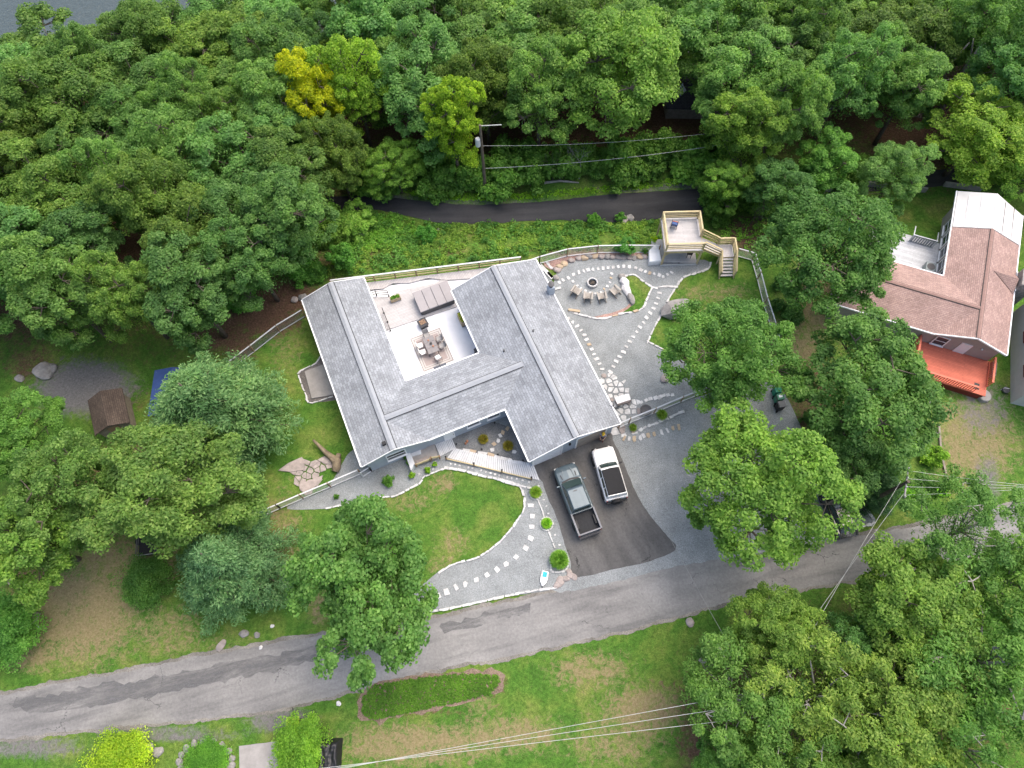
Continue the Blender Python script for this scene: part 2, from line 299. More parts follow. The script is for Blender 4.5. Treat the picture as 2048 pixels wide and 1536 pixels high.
# ------------------------------------------------------------------ mesh helpers
class MB:
    def __init__(s): s.v = []; s.f = []; s.uv = {}
    def add(s, vs, fs):
        k = len(s.v); s.v += [tuple(p) for p in vs]; s.f += [tuple(i + k for i in f) for f in fs]; return s
    def box(s, c, d, rz=0.0, taper=1.0):
        ca, sa = math.cos(rz), math.sin(rz); vs = []
        for z, t in ((-1, 1.0), (1, taper)):
            for x, y in ((-1, -1), (1, -1), (1, 1), (-1, 1)):
                X, Y = x * d[0] / 2 * t, y * d[1] / 2 * t
                vs.append((c[0] + X * ca - Y * sa, c[1] + X * sa + Y * ca, c[2] + z * d[2] / 2))
        return s.add(vs, [(3, 2, 1, 0), (4, 5, 6, 7), (0, 1, 5, 4), (1, 2, 6, 5), (2, 3, 7, 6), (3, 0, 4, 7)])
    def beam(s, a, b, w, h=None):
        a, b = Vector(a), Vector(b); h = h or w; d = (b - a)
        if d.length < 1e-6: return s
        d.normalize(); up = Vector((0, 0, 1)) if abs(d.z) < 0.95 else Vector((0, 1, 0))
        sx = d.cross(up).normalized() * (w / 2); sy = sx.cross(d).normalized() * (h / 2)
        vs = [p + i * sx + j * sy for p in (a, b) for i, j in ((-1, -1), (1, -1), (1, 1), (-1, 1))]
        return s.add(vs, [(3, 2, 1, 0), (4, 5, 6, 7), (0, 1, 5, 4), (1, 2, 6, 5), (2, 3, 7, 6), (3, 0, 4, 7)])
    def tube(s, pts, rad, n=7, cap=True):
        pts = [Vector(p) for p in pts]; rad = rad if isinstance(rad, (list, tuple)) else [rad] * len(pts)
        k0 = len(s.v); ref = None
        for i, p in enumerate(pts):
            d = (pts[min(i + 1, len(pts) - 1)] - pts[max(i - 1, 0)]).normalized()
            if ref is None: ref = d.orthogonal().normalized()
            a = (ref - d * ref.dot(d)); a = a.normalized() if a.length > 1e-5 else d.orthogonal().normalized(); ref = a; b = d.cross(a)
            for j in range(n):
                t = 2 * math.pi * j / n; s.v.append(tuple(p + (a * math.cos(t) + b * math.sin(t)) * rad[i]))
        for i in range(len(pts) - 1):
            for j in range(n):
                q = k0 + i * n; s.f.append((q + j, q + (j + 1) % n, q + n + (j + 1) % n, q + n + j))
        if cap:
            s.f.append(tuple(k0 + j for j in range(n))[::-1]); e = k0 + (len(pts) - 1) * n; s.f.append(tuple(e + j for j in range(n)))
        return s
    def lathe(s, c, prof, n=20):
        k0 = len(s.v)
        for r_, z in prof:
            for j in range(n):
                t = 2 * math.pi * j / n; s.v.append((c[0] + r_ * math.cos(t), c[1] + r_ * math.sin(t), c[2] + z))
        for i in range(len(prof) - 1):
            for j in range(n):
                q = k0 + i * n; s.f.append((q + j, q + (j + 1) % n, q + n + (j + 1) % n, q + n + j))
        s.f.append(tuple(k0 + j for j in range(n))[::-1]); e = k0 + (len(prof) - 1) * n; s.f.append(tuple(e + j for j in range(n)))
        return s
    def prism(s, poly, z0, z1, bev=0.0):
        poly = [tuple(p[:2]) for p in poly]
        a = sum(poly[i][0] * poly[(i + 1) % len(poly)][1] - poly[(i + 1) % len(poly)][0] * poly[i][1] for i in range(len(poly)))
        if a < 0: poly = poly[::-1]
        n = len(poly); cx = sum(p[0] for p in poly) / n; cy = sum(p[1] for p in poly) / n
        rings = [[(x, y, z0) for x, y in poly]]
        if bev:
            rings.append([(x, y, z1 - bev) for x, y in poly])
            k = []
            for x, y in poly:
                dl = math.hypot(x - cx, y - cy) or 1; t = max(0, 1 - bev / dl); k.append((cx + (x - cx) * t, cy + (y - cy) * t, z1))
            rings.append(k)
        else: rings.append([(x, y, z1) for x, y in poly])
        k0 = len(s.v)
        for r_ in rings: s.v += r_
        for i in range(len(rings) - 1):
            for j in range(n):
                q = k0 + i * n; s.f.append((q + j, q + (j + 1) % n, q + n + (j + 1) % n, q + n + j))
        top = [Vector(p) for p in rings[-1]]; e = k0 + (len(rings) - 1) * n
        for t in tessellate_polygon([top]):
            A, B, C = (top[i] for i in t); up = (B - A).cross(C - A).z > 0
            s.f.append(tuple(e + i for i in (t if up else t[::-1])))
        return s
    def loft(s, secs, cap=True):
        n = len(secs[0]); k0 = len(s.v)
        for q in secs: s.v += [tuple(p) for p in q]
        for i in range(len(secs) - 1):
            for j in range(n):
                q = k0 + i * n; s.f.append((q + j, q + (j + 1) % n, q + n + (j + 1) % n, q + n + j))
        if cap: s.f.append(tuple(k0 + j for j in range(n))[::-1]); e = k0 + (len(secs) - 1) * n; s.f.append(tuple(e + j for j in range(n)))
        return s
    def quad(s, a, b, c, d, uv=None):
        k = len(s.v); s.v += [tuple(a), tuple(b), tuple(c), tuple(d)]; s.f.append((k, k + 1, k + 2, k + 3)); return s
    def mesh(s, name, smooth=False):
        me = bpy.data.meshes.new(name); me.from_pydata(s.v, [], s.f); me.update()
        if smooth: me.polygons.foreach_set('use_smooth', [True] * len(me.polygons))
        return me
    def build(s, name, m, parent=None, smooth=False, bevel=0.0, **kw):
        return link(name, s.mesh(name, smooth), m, parent, bevel, **kw)
def fix_normals(me):
    bm = bmesh.new(); bm.from_mesh(me); bmesh.ops.recalc_face_normals(bm, faces=bm.faces); bm.to_mesh(me); bm.free()
def link(name, me, m, parent=None, bevel=0.0, fix=True, loc=None, rz=None, scale=None):
    if fix and len(me.polygons) < 60000: fix_normals(me)
    if m is not None and not me.materials: me.materials.append(m)
    o = bpy.data.objects.new(name, me); col.objects.link(o)
    if parent: o.parent = parent
    if loc is not None: o.location = loc
    if rz is not None: o.rotation_euler = (0, 0, rz)
    if scale is not None: o.scale = scale
    if bevel:
        b = o.modifiers.new("bevel", 'BEVEL'); b.width = bevel; b.segments = 2; b.limit_method = 'ANGLE'; b.angle_limit = R(40)
    return o
def tag(o, label=None, cat=None, group=None, kind=None):
    if label: o['label'] = label
    if cat: o['category'] = cat
    if group: o['group'] = group
    if kind: o['kind'] = kind
    return o
def thing(name, label, cat, loc=(0, 0, 0), rz=0.0, group=None):
    o = bpy.data.objects.new(name, None); col.objects.link(o); o.location = loc; o.rotation_euler = (0, 0, rz); o.empty_display_size = 0.3
    return tag(o, label, cat, group)
def copy_tree(o, parent=None):
    c = o.copy(); col.objects.link(c); c.parent = parent
    for ch in [k for k in bpy.data.objects if k.parent == o]: copy_tree(ch, c)
    return c
def hl_frame(origin, ang):
    ca, sa = math.cos(ang), math.sin(ang)
    return lambda u, v, z=0.0: Vector((origin[0] + u * ca - v * sa, origin[1] + u * sa + v * ca, z))

def densify(pts, step, closed=True, smooth=True):
    pts = [Vector(p).to_2d() for p in pts]; n = len(pts); out = []
    for i in range(n if closed else n - 1):
        p1, p2 = pts[i], pts[(i + 1) % n]
        p0 = pts[i - 1] if (closed or i > 0) else p1; p3 = pts[(i + 2) % n] if (closed or i + 2 < n) else p2
        k = max(1, int((p2 - p1).length / step))
        for j in range(k):
            t = j / k
            if smooth: q = 0.5 * ((2 * p1) + (p2 - p0) * t + (2 * p0 - 5 * p1 + 4 * p2 - p3) * t * t + (3 * p1 - p0 - 3 * p2 + p3) * t ** 3)
            else: q = p1.lerp(p2, t)
            out.append(q)
    if not closed: out.append(pts[-1])
    return out
def sheet(name, px, z, m, jag=0.06, step=0.35, smooth=True, ground=False):
    pts = densify([PG(u, v) for u, v in px], step, True, smooth)
    q = []
    for p in pts:
        n = noise.noise_vector(Vector((p.x * 1.7, p.y * 1.7, 3.1))) + 0.6 * noise.noise_vector(Vector((p.x * 5, p.y * 5, 1.1)))
        q.append(Vector((p.x + n.x * jag, p.y + n.y * jag, 0)))
    me = bpy.data.meshes.new(name)
    tri = tessellate_polygon([q])
    vs = [(p.x, p.y, z) for p in q]; me.from_pydata(vs, [], [t if (q[t[1]] - q[t[0]]).cross(q[t[2]] - q[t[0]]).z > 0 else t[::-1] for t in tri]); me.update()
    o = link(name, me, m, fix=False); tag(o, kind='structure'); return o
def strip(name, left_px, right_px, dz, m, jag=0.05, step=0.6, across=10):
    A = densify([PG(u, v) for u, v in left_px], step, False); B = densify([PG(u, v) for u, v in right_px], step, False)
    n = max(len(A), len(B))
    def res(S):
        out = []
        for i in range(n):
            t = i / (n - 1) * (len(S) - 1); k = min(int(t), len(S) - 2); out.append(S[k].lerp(S[k + 1], t - k))
        return out
    A, B = res(A), res(B); mb = MB(); vs = []; fs = []
    for i in range(n):
        ja, jb = (jag * (noise.noise(Vector((q.x * .9, q.y * .9, zo))) + .5 * noise.noise(Vector((q.x * 3.1, q.y * 3.1, zo))) + .3 * noise.noise(Vector((q.x * 8, q.y * 8, zo)))) for q, zo in ((A[i], 0), (B[i], 5)))
        d = (B[i] - A[i]).normalized(); a = A[i] + d * ja; b = B[i] + d * jb
        for j in range(across + 1):
            p = a.lerp(b, j / across); vs.append((p.x, p.y, float(g(p.x, p.y)) + dz))
    for i in range(n - 1):
        for j in range(across):
            k = i * (across + 1) + j; fs.append((k, k + 1, k + across + 2, k + across + 1))
    me = bpy.data.meshes.new(name); me.from_pydata(vs, [], fs); me.update(); fix_normals(me)
    if me.polygons[0].normal.z < 0: me.flip_normals()
    o = link(name, me, m, fix=False); tag(o, kind='structure'); return o
# ------------------------------------------------------------------ ground, lake
def build_ground():
    xs = np.concatenate([[-700, -400, -220, -140, -100, -80], np.arange(-66, 66.1, 0.6), [80, 100, 140, 220, 400, 700]])
    ys = np.concatenate([[-700, -400, -200, -100, -60, -40, -25], np.arange(-16, 86.1, 0.6), [95, 110, 140]])
    X, Y = np.meshgrid(xs, ys); Z = g(X, Y)
    Z = Z - np.where((np.abs(X) > 0), 0, 0)
    nx, ny = len(xs), len(ys)
    V = np.stack([X.ravel(), Y.ravel(), Z.ravel()], 1)
    i = np.arange((ny - 1) * (nx - 1)); r_, c_ = i // (nx - 1), i % (nx - 1); k = r_ * nx + c_
    Fq = np.stack([k, k + 1, k + nx + 1, k + nx], 1)
    me = bpy.data.meshes.new("ground"); me.from_pydata(V.tolist(), [], Fq.tolist()); me.update()
    u, v = proj(V); front = V[:, 1] > -45
    S = np.zeros((len(V), 4), np.float32); S[:, 3] = 1
    def blob(ch, cu, cv, ru, rv, w):
        d = np.sqrt(((u - cu) / ru) ** 2 + ((v - cv) / rv) ** 2)
        S[:, ch] = np.maximum(S[:, ch], w * np.clip(1.5 - d, 0, 1) * front)
    for b in [(160, 1225, 130, 110, .8), (250, 1130, 120, 60, .65), (330, 1260, 100, 60, .5), (60, 1310, 60, 35, .7), (560, 1080, 60, 110, .5), (830, 1490, 170, 45, .72), (1010, 1470, 120, 40, .66),
              (1290, 1420, 90, 50, .75), (1180, 1340, 90, 40, .6), (1640, 600, 70, 90, .72), (1600, 720, 60, 90, .7), (1950, 880, 90, 110, .68), (1430, 585, 90, 22, .45), (1420, 640, 60, 40, .4),
              (570, 690, 40, 60, .4), (885, 965, 30, 25, .6), (905, 1085, 40, 30, .5), (820, 1000, 60, 30, .42), (880, 1130, 30, 20, .5), (640, 1210, 30, 40, .6), (1230, 1480, 120, 60, .5), (1560, 840, 40, 60, .7), (420, 1290, 100, 30, .35), (960, 1405, 30, 40, .5)]: blob(0, *b)
    for b in [(330, 320, 400, 340, .85), (60, 560, 130, 140, .8), (1000, 170, 1300, 150, .9), (1900, 250, 240, 120, .85), (1500, 470, 70, 40, .75), (1620, 440, 120, 50, .62), (530, 635, 80, 42, .85), (570, 598, 80, 40, .85), (440, 660, 60, 50, .8), (480, 690, 40, 40, .75), (660, 520, 60, 12, .6),
              (760, 510, 60, 16, .55), (900, 500, 50, 14, .5), (1700, 1420, 330, 200, .72), (1390, 1480, 40, 60, .7), (1375, 1400, 25, 40, .6), (70, 1120, 90, 80, .6), (260, 990, 220, 120, .6), (1650, 830, 90, 120, .62), (1160, 505, 120, 9, .7),
              (60, 730, 60, 40, .6), (250, 800, 60, 40, .45), (650, 760, 20, 30, .5), (1920, 1050, 60, 20, .3), (820, 1355, 130, 10, .55), (860, 1432, 150, 10, .55), (728, 1405, 14, 40, .6), (990, 1370, 26, 30, .55)]: blob(1, *b)
    for b in [(170, 775, 100, 55, .95), (560, 1438, 70, 30, .75), (330, 1468, 160, 14, .75), (60, 1495, 110, 24, .7), (1965, 820, 60, 60, .55), (1975, 960, 30, 60, .62), (1000, 405, 420, 9, .5), (1400, 372, 90, 8, .8), (1250, 378, 90, 6, .7), (780, 392, 60, 6, .7)]: blob(2, *b)
    a = me.color_attributes.new("soil", 'FLOAT_COLOR', 'POINT'); a.data.foreach_set('color', S.ravel())
    me.polygons.foreach_set('use_smooth', [True] * len(me.polygons))
    o = link("ground", me, M_GROUND, fix=False); tag(o, kind='structure')
build_ground()

def lake_mat():
    m = bpy.data.materials.new("lake_water"); nt, N, _ = nodes(m)
    b = N.new("ShaderNodeBsdfPrincipled"); b.inputs['Base Color'].default_value = (0.05, 0.065, 0.06, 1); b.inputs['Roughness'].default_value = 0.12; b.inputs['Specular IOR Level'].default_value = 0.6
    geo = N.new("ShaderNodeNewGeometry"); n = noise_n(N, nt, geo.outputs['Position'], 1.4, 4, 0.6, 0.4)
    bp = N.new("ShaderNodeBump"); bp.inputs['Strength'].default_value = 0.5; bp.inputs['Distance'].default_value = 0.25; L(nt, n.outputs[0], bp.inputs['Height']); L(nt, bp.outputs[0], b.inputs['Normal'])
    o = N.new("ShaderNodeOutputMaterial"); L(nt, b.outputs[0], o.inputs[0]); return m
lk = MB(); lk.quad((-900, 60, -7.1), (900, 60, -7.1), (900, 1500, -7.1), (-900, 1500, -7.1))
tag(lk.build("lake", lake_mat(), fix=False), kind='structure')

# ------------------------------------------------------------------ roads, drive, gravel
ROAD_UP = [(-260, 1440), (0, 1389), (230, 1346), (440, 1306), (660, 1268), (865, 1237), (1120, 1181), (1380, 1124), (1640, 1084), (1860, 1047), (2048, 1003), (2300, 940)]
ROAD_LO = [(-260, 1545), (0, 1480), (300, 1447), (520, 1424), (620, 1404), (700, 1381), (860, 1341), (1000, 1316), (1180, 1276), (1340, 1236), (1450, 1206), (1600, 1178), (1790, 1143), (2048, 1092), (2300, 1040)]
strip("road_shoulder", [(u, v - 7) for u, v in ROAD_UP], [(u, v + 7) for u, v in ROAD_LO], 0.010, gravel_mat("shoulder_grit", (.15, .14, .12), (.22, .205, .18), (.29, .27, .24), .45), jag=0.22, step=0.15)
strip("front_road", ROAD_UP, ROAD_LO, 0.016, M_ROAD, jag=0.16, step=0.15)
BR_UP = [(480, 455), (600, 402), (735, 393), (860, 404), (940, 410), (1010, 408), (1100, 402), (1200, 391), (1300, 384), (1410, 377), (1600, 356), (1750, 346), (1900, 338), (2200, 310)]
BR_LO = [(500, 490), (620, 430), (735, 420), (800, 429), (870, 445), (950, 448), (1050, 443), (1130, 441), (1200, 446), (1290, 441), (1390, 430), (1500, 412), (1650, 392), (1850, 375), (2200, 350)]
strip("back_road", BR_UP, BR_LO, 0.05, M_BACKROAD, jag=0.1, step=0.5)
sheet("roadside_grit", [(1130, 1130), (1300, 1090), (1372, 1080), (1400, 1060), (1640, 1040), (1640, 1086), (1380, 1128), (1120, 1184)], 0.022, M_GRAVEL, 0.12)

DRV_L = [(1066, 918), (1085, 965), (1095, 995), (1108, 1022), (1118, 1050), (1130, 1090), (1140, 1120), (1151, 1154)]
DRV_R = [(1352, 1098), (1336, 1074), (1312, 1046), (1286, 1011), (1263, 965), (1245, 920), (1226, 880), (1212, 850)]
drive = sheet("driveway", DRV_L + [(1230, 1138), (1300, 1122)] + DRV_R, 0.028, M_DRIVE, 0.05, 0.3)
park = sheet("parking_gravel", DRV_R[::-1] + [(1500, 1078), (1660, 1062), (1748, 1046), (1722, 1006), (1650, 930), (1605, 860), (1562, 780), (1500, 765), (1365, 803), (1240, 842)], 0.020, M_GRAVEL, 0.05)
yard = sheet("front_gravel", [(575, 1018), (656, 1017), (705, 1006), (762, 995), (790, 992), (820, 977), (840, 966), (847, 955), (892, 936), (942, 946), (992, 957), (1037, 970), (1049, 1000), (1045, 1022), (1022, 1057), (995, 1087), (955, 1115), (910, 1127), (880, 1142), (845, 1170), (820, 1200), (843, 1226), (900, 1218), (1000, 1196), (1112, 1178), (1152, 1160)]
            + DRV_L[::-1] + [(1040, 860), (1020, 810), (860, 860), (760, 890), (705, 900), (672, 950), (650, 980), (600, 1000)], 0.024, M_GRAVEL, 0.04)
Z2 = lambda p: zz(1000, 480, .25, p)
patio = sheet("patio_gravel", Z2([(960, 1470), (1360, 1310), (1600, 1180), (1500, 1000), (1370, 915), (1270, 860), (1182, 815), (1235, 700), (1290, 600), (1340, 490), (1405, 385), (1470, 302), (1580, 265), (1665, 230), (1685, 182), (1640, 160), (1180, 150), (1040, 152), (880, 147), (700, 152), (570, 172), (490, 212), (450, 272), (430, 340), (350, 230), (300, 190), (300, 300), (600, 1100)]), 0.026, M_GRAVEL, 0.03)
isl = sheet("lawn_island", Z2([(1010, 290), (1080, 285), (1140, 330), (1215, 380), (1180, 460), (1145, 540), (1070, 575), (960, 592), (900, 600), (1000, 545), (1055, 490), (1020, 380)]), 0.05, M_GROUND, 0.02)
sheet("mulch_strip", Z2([(740, 622), (800, 628), (960, 590), (1060, 520), (1052, 480), (1010, 540), (900, 580), (800, 605)]), 0.056, M_REDMULCH, 0.05)
sheet("mulch_bed", Z2([(345, 190), (440, 150), (560, 120), (780, 100), (1000, 98), (1180, 106), (1170, 140), (1040, 152), (880, 147), (700, 150), (570, 172), (490, 212), (450, 240), (400, 240)]), 0.05, M_REDMULCH, 0.06)
Z3 = lambda p: zz(660, 760, .25, p)
sheet("side_patio_grit", [(597, 747), (612, 738), (632, 728), (645, 706), (700, 690), (720, 780), (622, 806), (612, 790), (603, 768)], 0.02, M_BROWNGRIT, 0.03)
sheet("entry_grit", zz(780, 840, .1465, [(820, 240), (1240, 20), (1700, 150), (1900, 560), (1650, 560), (900, 380)]), 0.034, M_GRAVEL_D, 0.03)
sheet("neighbour_path", [(478, 1492), (556, 1482), (560, 1560), (480, 1570)], 0.02, M_CONC, 0.03, smooth=False)
sheet("lower_bed_soil", [(716, 1425), (722, 1390), (745, 1366), (830, 1352), (930, 1341), (1000, 1342), (1010, 1365), (985, 1392), (900, 1412), (745, 1444)], 0.012, gravel_mat("bark_litter", (.12, .085, .06), (.2, .145, .105), (.3, .23, .17), .4), 0.35)

# ------------------------------------------------------------------ loose stones set in the gravel
def slab_mesh(n, a, b, seed):
    r_ = random.Random(seed); pts = []
    for i in range(n):
        t = 2 * math.pi * (i + .5 + r_.uniform(-.13, .13)) / n + (0 if n == 4 else r_.uniform(0, .3)); k = 1 / max(abs(math.cos(t)), abs(math.sin(t))) * r_.uniform(.82, 1.0)
        pts.append((a / 2 * k * math.cos(t), b / 2 * k * math.sin(t)))
    return MB().prism(pts, 0, 0.06, 0.012).mesh("stone_slab")
SLABS = [slab_mesh(random.choice((4, 4, 4, 5)), 1, 1, i) for i in range(14)]
SLAB_T = [slab_mesh(random.choice((4, 4, 5)), 1, 1, 50 + i) for i in range(5)]
for s_ in SLABS: fix_normals(s_); s_.materials.append(M_STONE_W)
for s_ in SLAB_T: fix_normals(s_); s_.materials.append(M_STONE_T)
def stone(name, p, a, b, rz, parent, z=0.02, tan=0.12, h=1.0):
    me = random.choice(SLAB_T if random.random() < tan else SLABS)
    o = bpy.data.objects.new(name, me); col.objects.link(o); o.parent = parent
    o.location = (p.x, p.y, z); o.rotation_euler = (random.uniform(-.03, .03), random.uniform(-.03, .03), rz); o.scale = (a, b, h); return o
def stone_path(px, parent, step=0.5, a=0.24, b=0.5, interp=True, tan=0.05):
    pts = [PG(u, v).to_2d() for u, v in px]
    q = densify([p.to_3d() for p in pts], 0.05, False) if interp else None
    if interp:
        out = []; acc = step; last = q[0]
        for p in q:
            acc += (p - last).length; last = p
            if acc >= step: out.append(p); acc = 0
    else: out = pts
    for i, p in enumerate(out):
        d = out[min(i + 1, len(out) - 1)] - out[max(i - 1, 0)]; t = math.atan2(d.y, d.x)
        stone("stepping_stone", p, a * random.uniform(.8, 1.35), b * random.uniform(.75, 1.1), t + random.uniform(-.25, .25), parent, tan=tan)
def edging(px, parent, step=0.42, w=0.16, h=1.6, tan=0.08, z=0.015, closed=False):
    q = densify([PG(u, v) for u, v in px], 0.04, closed); acc = step; last = q[0]; nxt = step
    for i, p in enumerate(q):
        acc += (p - last).length; last = p
        if acc >= nxt:
            ln = random.uniform(.7, 1.35) * step; d = q[min(i + 6, len(q) - 1)] - q[max(i - 6, 0)]
            stone("edging_stone", p, ln * 1.2, w * random.uniform(.75, 1.35), math.atan2(d.y, d.x) + random.uniform(-.1, .1), parent, z=z, tan=tan, h=h * random.uniform(.7, 1.3)); acc = 0; nxt = ln
stone_path(Z2([(545, 632), (575, 655), (605, 680), (655, 735), (690, 790), (720, 850), (750, 920), (790, 985), (825, 1062)]), patio)
stone_path(Z2([(1275, 425), (1265, 465), (1245, 515), (1210, 572), (1150, 655), (1090, 740), (1020, 835), (970, 920), (910, 1000), (872, 1078)]), patio, step=.56)
ZF = lambda p: zz(1060, 480, .13672, p)
stone_path(ZF([(430, 630), (480, 590), (560, 555), (635, 510), (715, 480), (785, 460), (850, 440), (920, 435), (995, 430), (1070, 418), (1140, 410), (1215, 408), (1290, 400), (1370, 390), (1450, 400), (1545, 410), (1615, 445), (1690, 465), (1750, 490), (1815, 500), (1885, 520), (1945, 540), (2010, 510), (2070, 480)]), patio, interp=False, a=.3, b=.46, tan=.12)
stone_path(ZF([(625, 612), (690, 672), (745, 710), (810, 748), (875, 775), (950, 790), (1035, 768), (1085, 722), (1130, 680), (1170, 625), (1185, 560), (1195, 500)]), patio, interp=False, a=.24, b=.32)
stone_path(zz(1000, 820, .25, [(245, 765), (255, 850), (250, 935), (245, 1028), (205, 1105), (130, 1178), (50, 1230)]) + [(994, 1139), (974, 1150), (953, 1160), (931, 1168), (912, 1175), (893, 1184), (877, 1192), (864, 1199)], yard, interp=False, a=.36, b=.52, tan=0)
ZS = lambda p: zz(1200, 740, .10742, p)
stone_path(ZS([(440, 1220), (445, 1280), (540, 1290), (635, 1290), (745, 1270), (810, 1235), (895, 1225), (1005, 1200), (1145, 1165), (1250, 1125), (1355, 1090), (1465, 1070)]), park, interp=False, a=.26, b=.58, tan=.3)
stone_path(ZS([(770, 610), (860, 570), (940, 540), (1030, 520), (1105, 510), (1180, 480), (1265, 470), (1345, 465)]), patio, interp=False, a=.36, b=.42)
stone_path(zz(780, 840, .1465, [(590, 670), (400, 740), (830, 600), (890, 610), (950, 625), (1070, 650), (1125, 660), (1245, 690), (1310, 712), (1370, 728), (1435, 742), (1490, 760), (1600, 785), (1660, 795), (1730, 808), (1810, 830), (1895, 850), (2030, 900)]), yard, interp=False, a=.16, b=.2, tan=0)
stone_path(zz(1000, 820, .25, [(370, 770), (385, 830), (440, 1000), (475, 1080), (300, 610), (350, 720)]), yard, interp=False, a=.12, b=.22, tan=0)
# edging lines
edging(Z3([(-10, 1025), (180, 985), (410, 940), (520, 930), (640, 870), (720, 825), (750, 780), (850, 735), (930, 707)]), yard, tan=0)
edging(Z3([(930, 707), (1040, 722), (1130, 745), (1230, 772), (1330, 792), (1430, 820), (1510, 842)]), yard, w=.26, tan=0)
edging(Z3([(1510, 842), (1550, 920), (1555, 990), (1540, 1055), (1450, 1190), (1340, 1310), (1180, 1420), (1000, 1470), (890, 1530)]), yard, w=.17, tan=0)
edging([(843, 1225), (900, 1217), (1000, 1195), (1060, 1183), (1112, 1176)], yard, w=.2, tan=0)
edging(zz(1000, 820, .25, [(60, 580), (150, 605), (260, 630)]), yard, w=.22, tan=0)
edging(zz(1000, 820, .25, [(300, 715), (330, 790), (355, 860)]), yard, w=.1, tan=0)
edging(zz(1000, 820, .25, [(385, 960), (410, 1030), (445, 1125)]), yard, w=.14, tan=0)
edging(Z2([(1182, 815), (1235, 700), (1290, 600), (1320, 540)]), patio, w=.15)
edging(Z2([(1182, 815), (1270, 860), (1380, 920)]), patio, w=.16)
edging(Z2([(1340, 490), (1405, 385), (1470, 302), (1580, 265), (1665, 230), (1685, 185)]), patio, w=.2)
edging(Z2([(1010, 288), (1080, 285), (1140, 330), (1215, 380), (1260, 384), (1310, 375), (1400, 378)]), patio, w=.2)
edging(Z2([(1215, 385), (1180, 460), (1145, 540), (1070, 575), (960, 594), (900, 612), (830, 630), (760, 628), (690, 612), (640, 600), (560, 572)]), patio, w=.19)
edging(Z2([(380, 190), (410, 225), (450, 240)]), patio, w=.24)
edging([(645, 708), (632, 727), (612, 737), (598, 747), (603, 768), (612, 790), (622, 806), (670, 792)], isl, w=.14, tan=0)
edging([(1624, 1064), (1680, 1060), (1725, 1052), (1746, 1046), (1738, 1025), (1722, 1008)], park, w=.24, tan=0)
edging(ZS([(600, 1130), (620, 1190), (680, 1165), (760, 1120), (860, 1060), (950, 1030), (1060, 990), (1180, 930), (1320, 880), (1450, 820), (1620, 760)]), park, w=.26, tan=.1)
edging(zz(780, 840, .1465, [(1040, 415), (1140, 435), (1240, 455), (1360, 480), (1480, 510), (1600, 545), (1800, 590)]), yard, w=.3, tan=.15)
# planting rings: white stones round the ornamental grasses by the drive
edging(zz(1040, 1080, .078125, [(940, 290), (1100, 310), (1210, 430), (1230, 600), (1200, 730), (1100, 800), (960, 830), (810, 800), (790, 640), (770, 480), (830, 350)]), yard, step=.26, w=.16, tan=0, closed=True)
edging([(1093 + 13 * math.cos(t), 1048 + 13 * math.sin(t)) for t in np.linspace(0, 6.28, 13)[:-1]], yard, step=.22, w=.1, tan=0, closed=True)
edging([(1071 + 12 * math.cos(t), 987 + 12 * math.sin(t)) for t in np.linspace(0.3, 3.0, 8)], yard, step=.22, w=.1, tan=0)
# crazy paving by the side door
def crazy_paving(px, parent, cell, shrink, name, mats, z=0.02, seed=3):
    poly = [PG(u, v).to_2d() for u, v in px]; r_ = random.Random(seed)
    xs = [p.x for p in poly]; ys = [p.y for p in poly]
    def inside(p):
        c = False
        for i in range(len(poly)):
            a, b = poly[i], poly[i - 1]
            if (a.y > p.y) != (b.y > p.y) and p.x < (b.x - a.x) * (p.y - a.y) / (b.y - a.y) + a.x: c = not c
        return c
    S = []
    for i in range(int((max(xs) - min(xs)) / cell) + 2):
        for j in range(int((max(ys) - min(ys)) / cell) + 2):
            S.append(Vector((min(xs) + (i + r_.uniform(-.42, .42)) * cell, min(ys) + (j + r_.uniform(-.42, .42)) * cell)))
    for s in S:
        if not inside(s): continue
        c = [s + Vector(d) * cell for d in ((-1, -1), (1, -1), (1, 1), (-1, 1))]
        for q in S:
            if q is s or (q - s).length > 2.6 * cell: continue
            mid = (q + s) / 2; nrm = q - s; o = []
            for k in range(len(c)):
                a, b = c[k - 1], c[k]; da, db = (a - mid).dot(nrm), (b - mid).dot(nrm)
                if da <= 0: o.append(a)
                if (da < 0) != (db < 0): o.append(a.lerp(b, da / (da - db)))
            # order: walk edges
            c2 = []
            for k in range(len(c)):
                a, b = c[k], c[(k + 1) % len(c)]; da, db = (a - mid).dot(nrm), (b - mid).dot(nrm)
                if da <= 0: c2.append(a)
                if (da < 0) != (db < 0): c2.append(a.lerp(b, da / (da - db)))
            c = c2
            if len(c) < 3: break
        if len(c) < 3: continue
        ar = abs(sum(c[k - 1].x * c[k].y - c[k].x * c[k - 1].y for k in range(len(c)))) / 2
        if ar < 0.02: continue
        k = shrink * r_.uniform(.9, 1.05); pts = [(s.x + (p.x - s.x) * k, s.y + (p.y - s.y) * k) for p in c]
        MB().prism(pts, z, z + 0.05 + r_.uniform(0, .02), 0.015).build(name, r_.choice(mats), parent)
crazy_paving(Z2([(770, 1075), (870, 1070), (960, 1105), (1010, 1160), (1065, 1240), (1112, 1300), (1135, 1365), (1080, 1405), (965, 1465), (880, 1310)]), patio, 0.5, 0.8, "flagstone", [M_STONE_W, M_STONE_W, M_STONE_W, M_STONE_W, M_STONE_W, M_STONE_P])
crazy_paving(Z2([(860, 1478), (960, 1440), (1010, 1500), (985, 1560), (930, 1590), (900, 1530)]), park, 0.62, 0.86, "flagstone", [M_STONE_W, M_STONE_P], seed=8)
ZT = lambda p: zz(550, 860, .15137, p)
crazy_paving(ZT([(220, 560), (400, 385), (700, 400), (760, 470), (650, 590), (600, 700), (480, 800), (330, 880), (230, 760)]), yard, 0.55, 0.9, "rubble_flag", [M_STONE_P], seed=5)
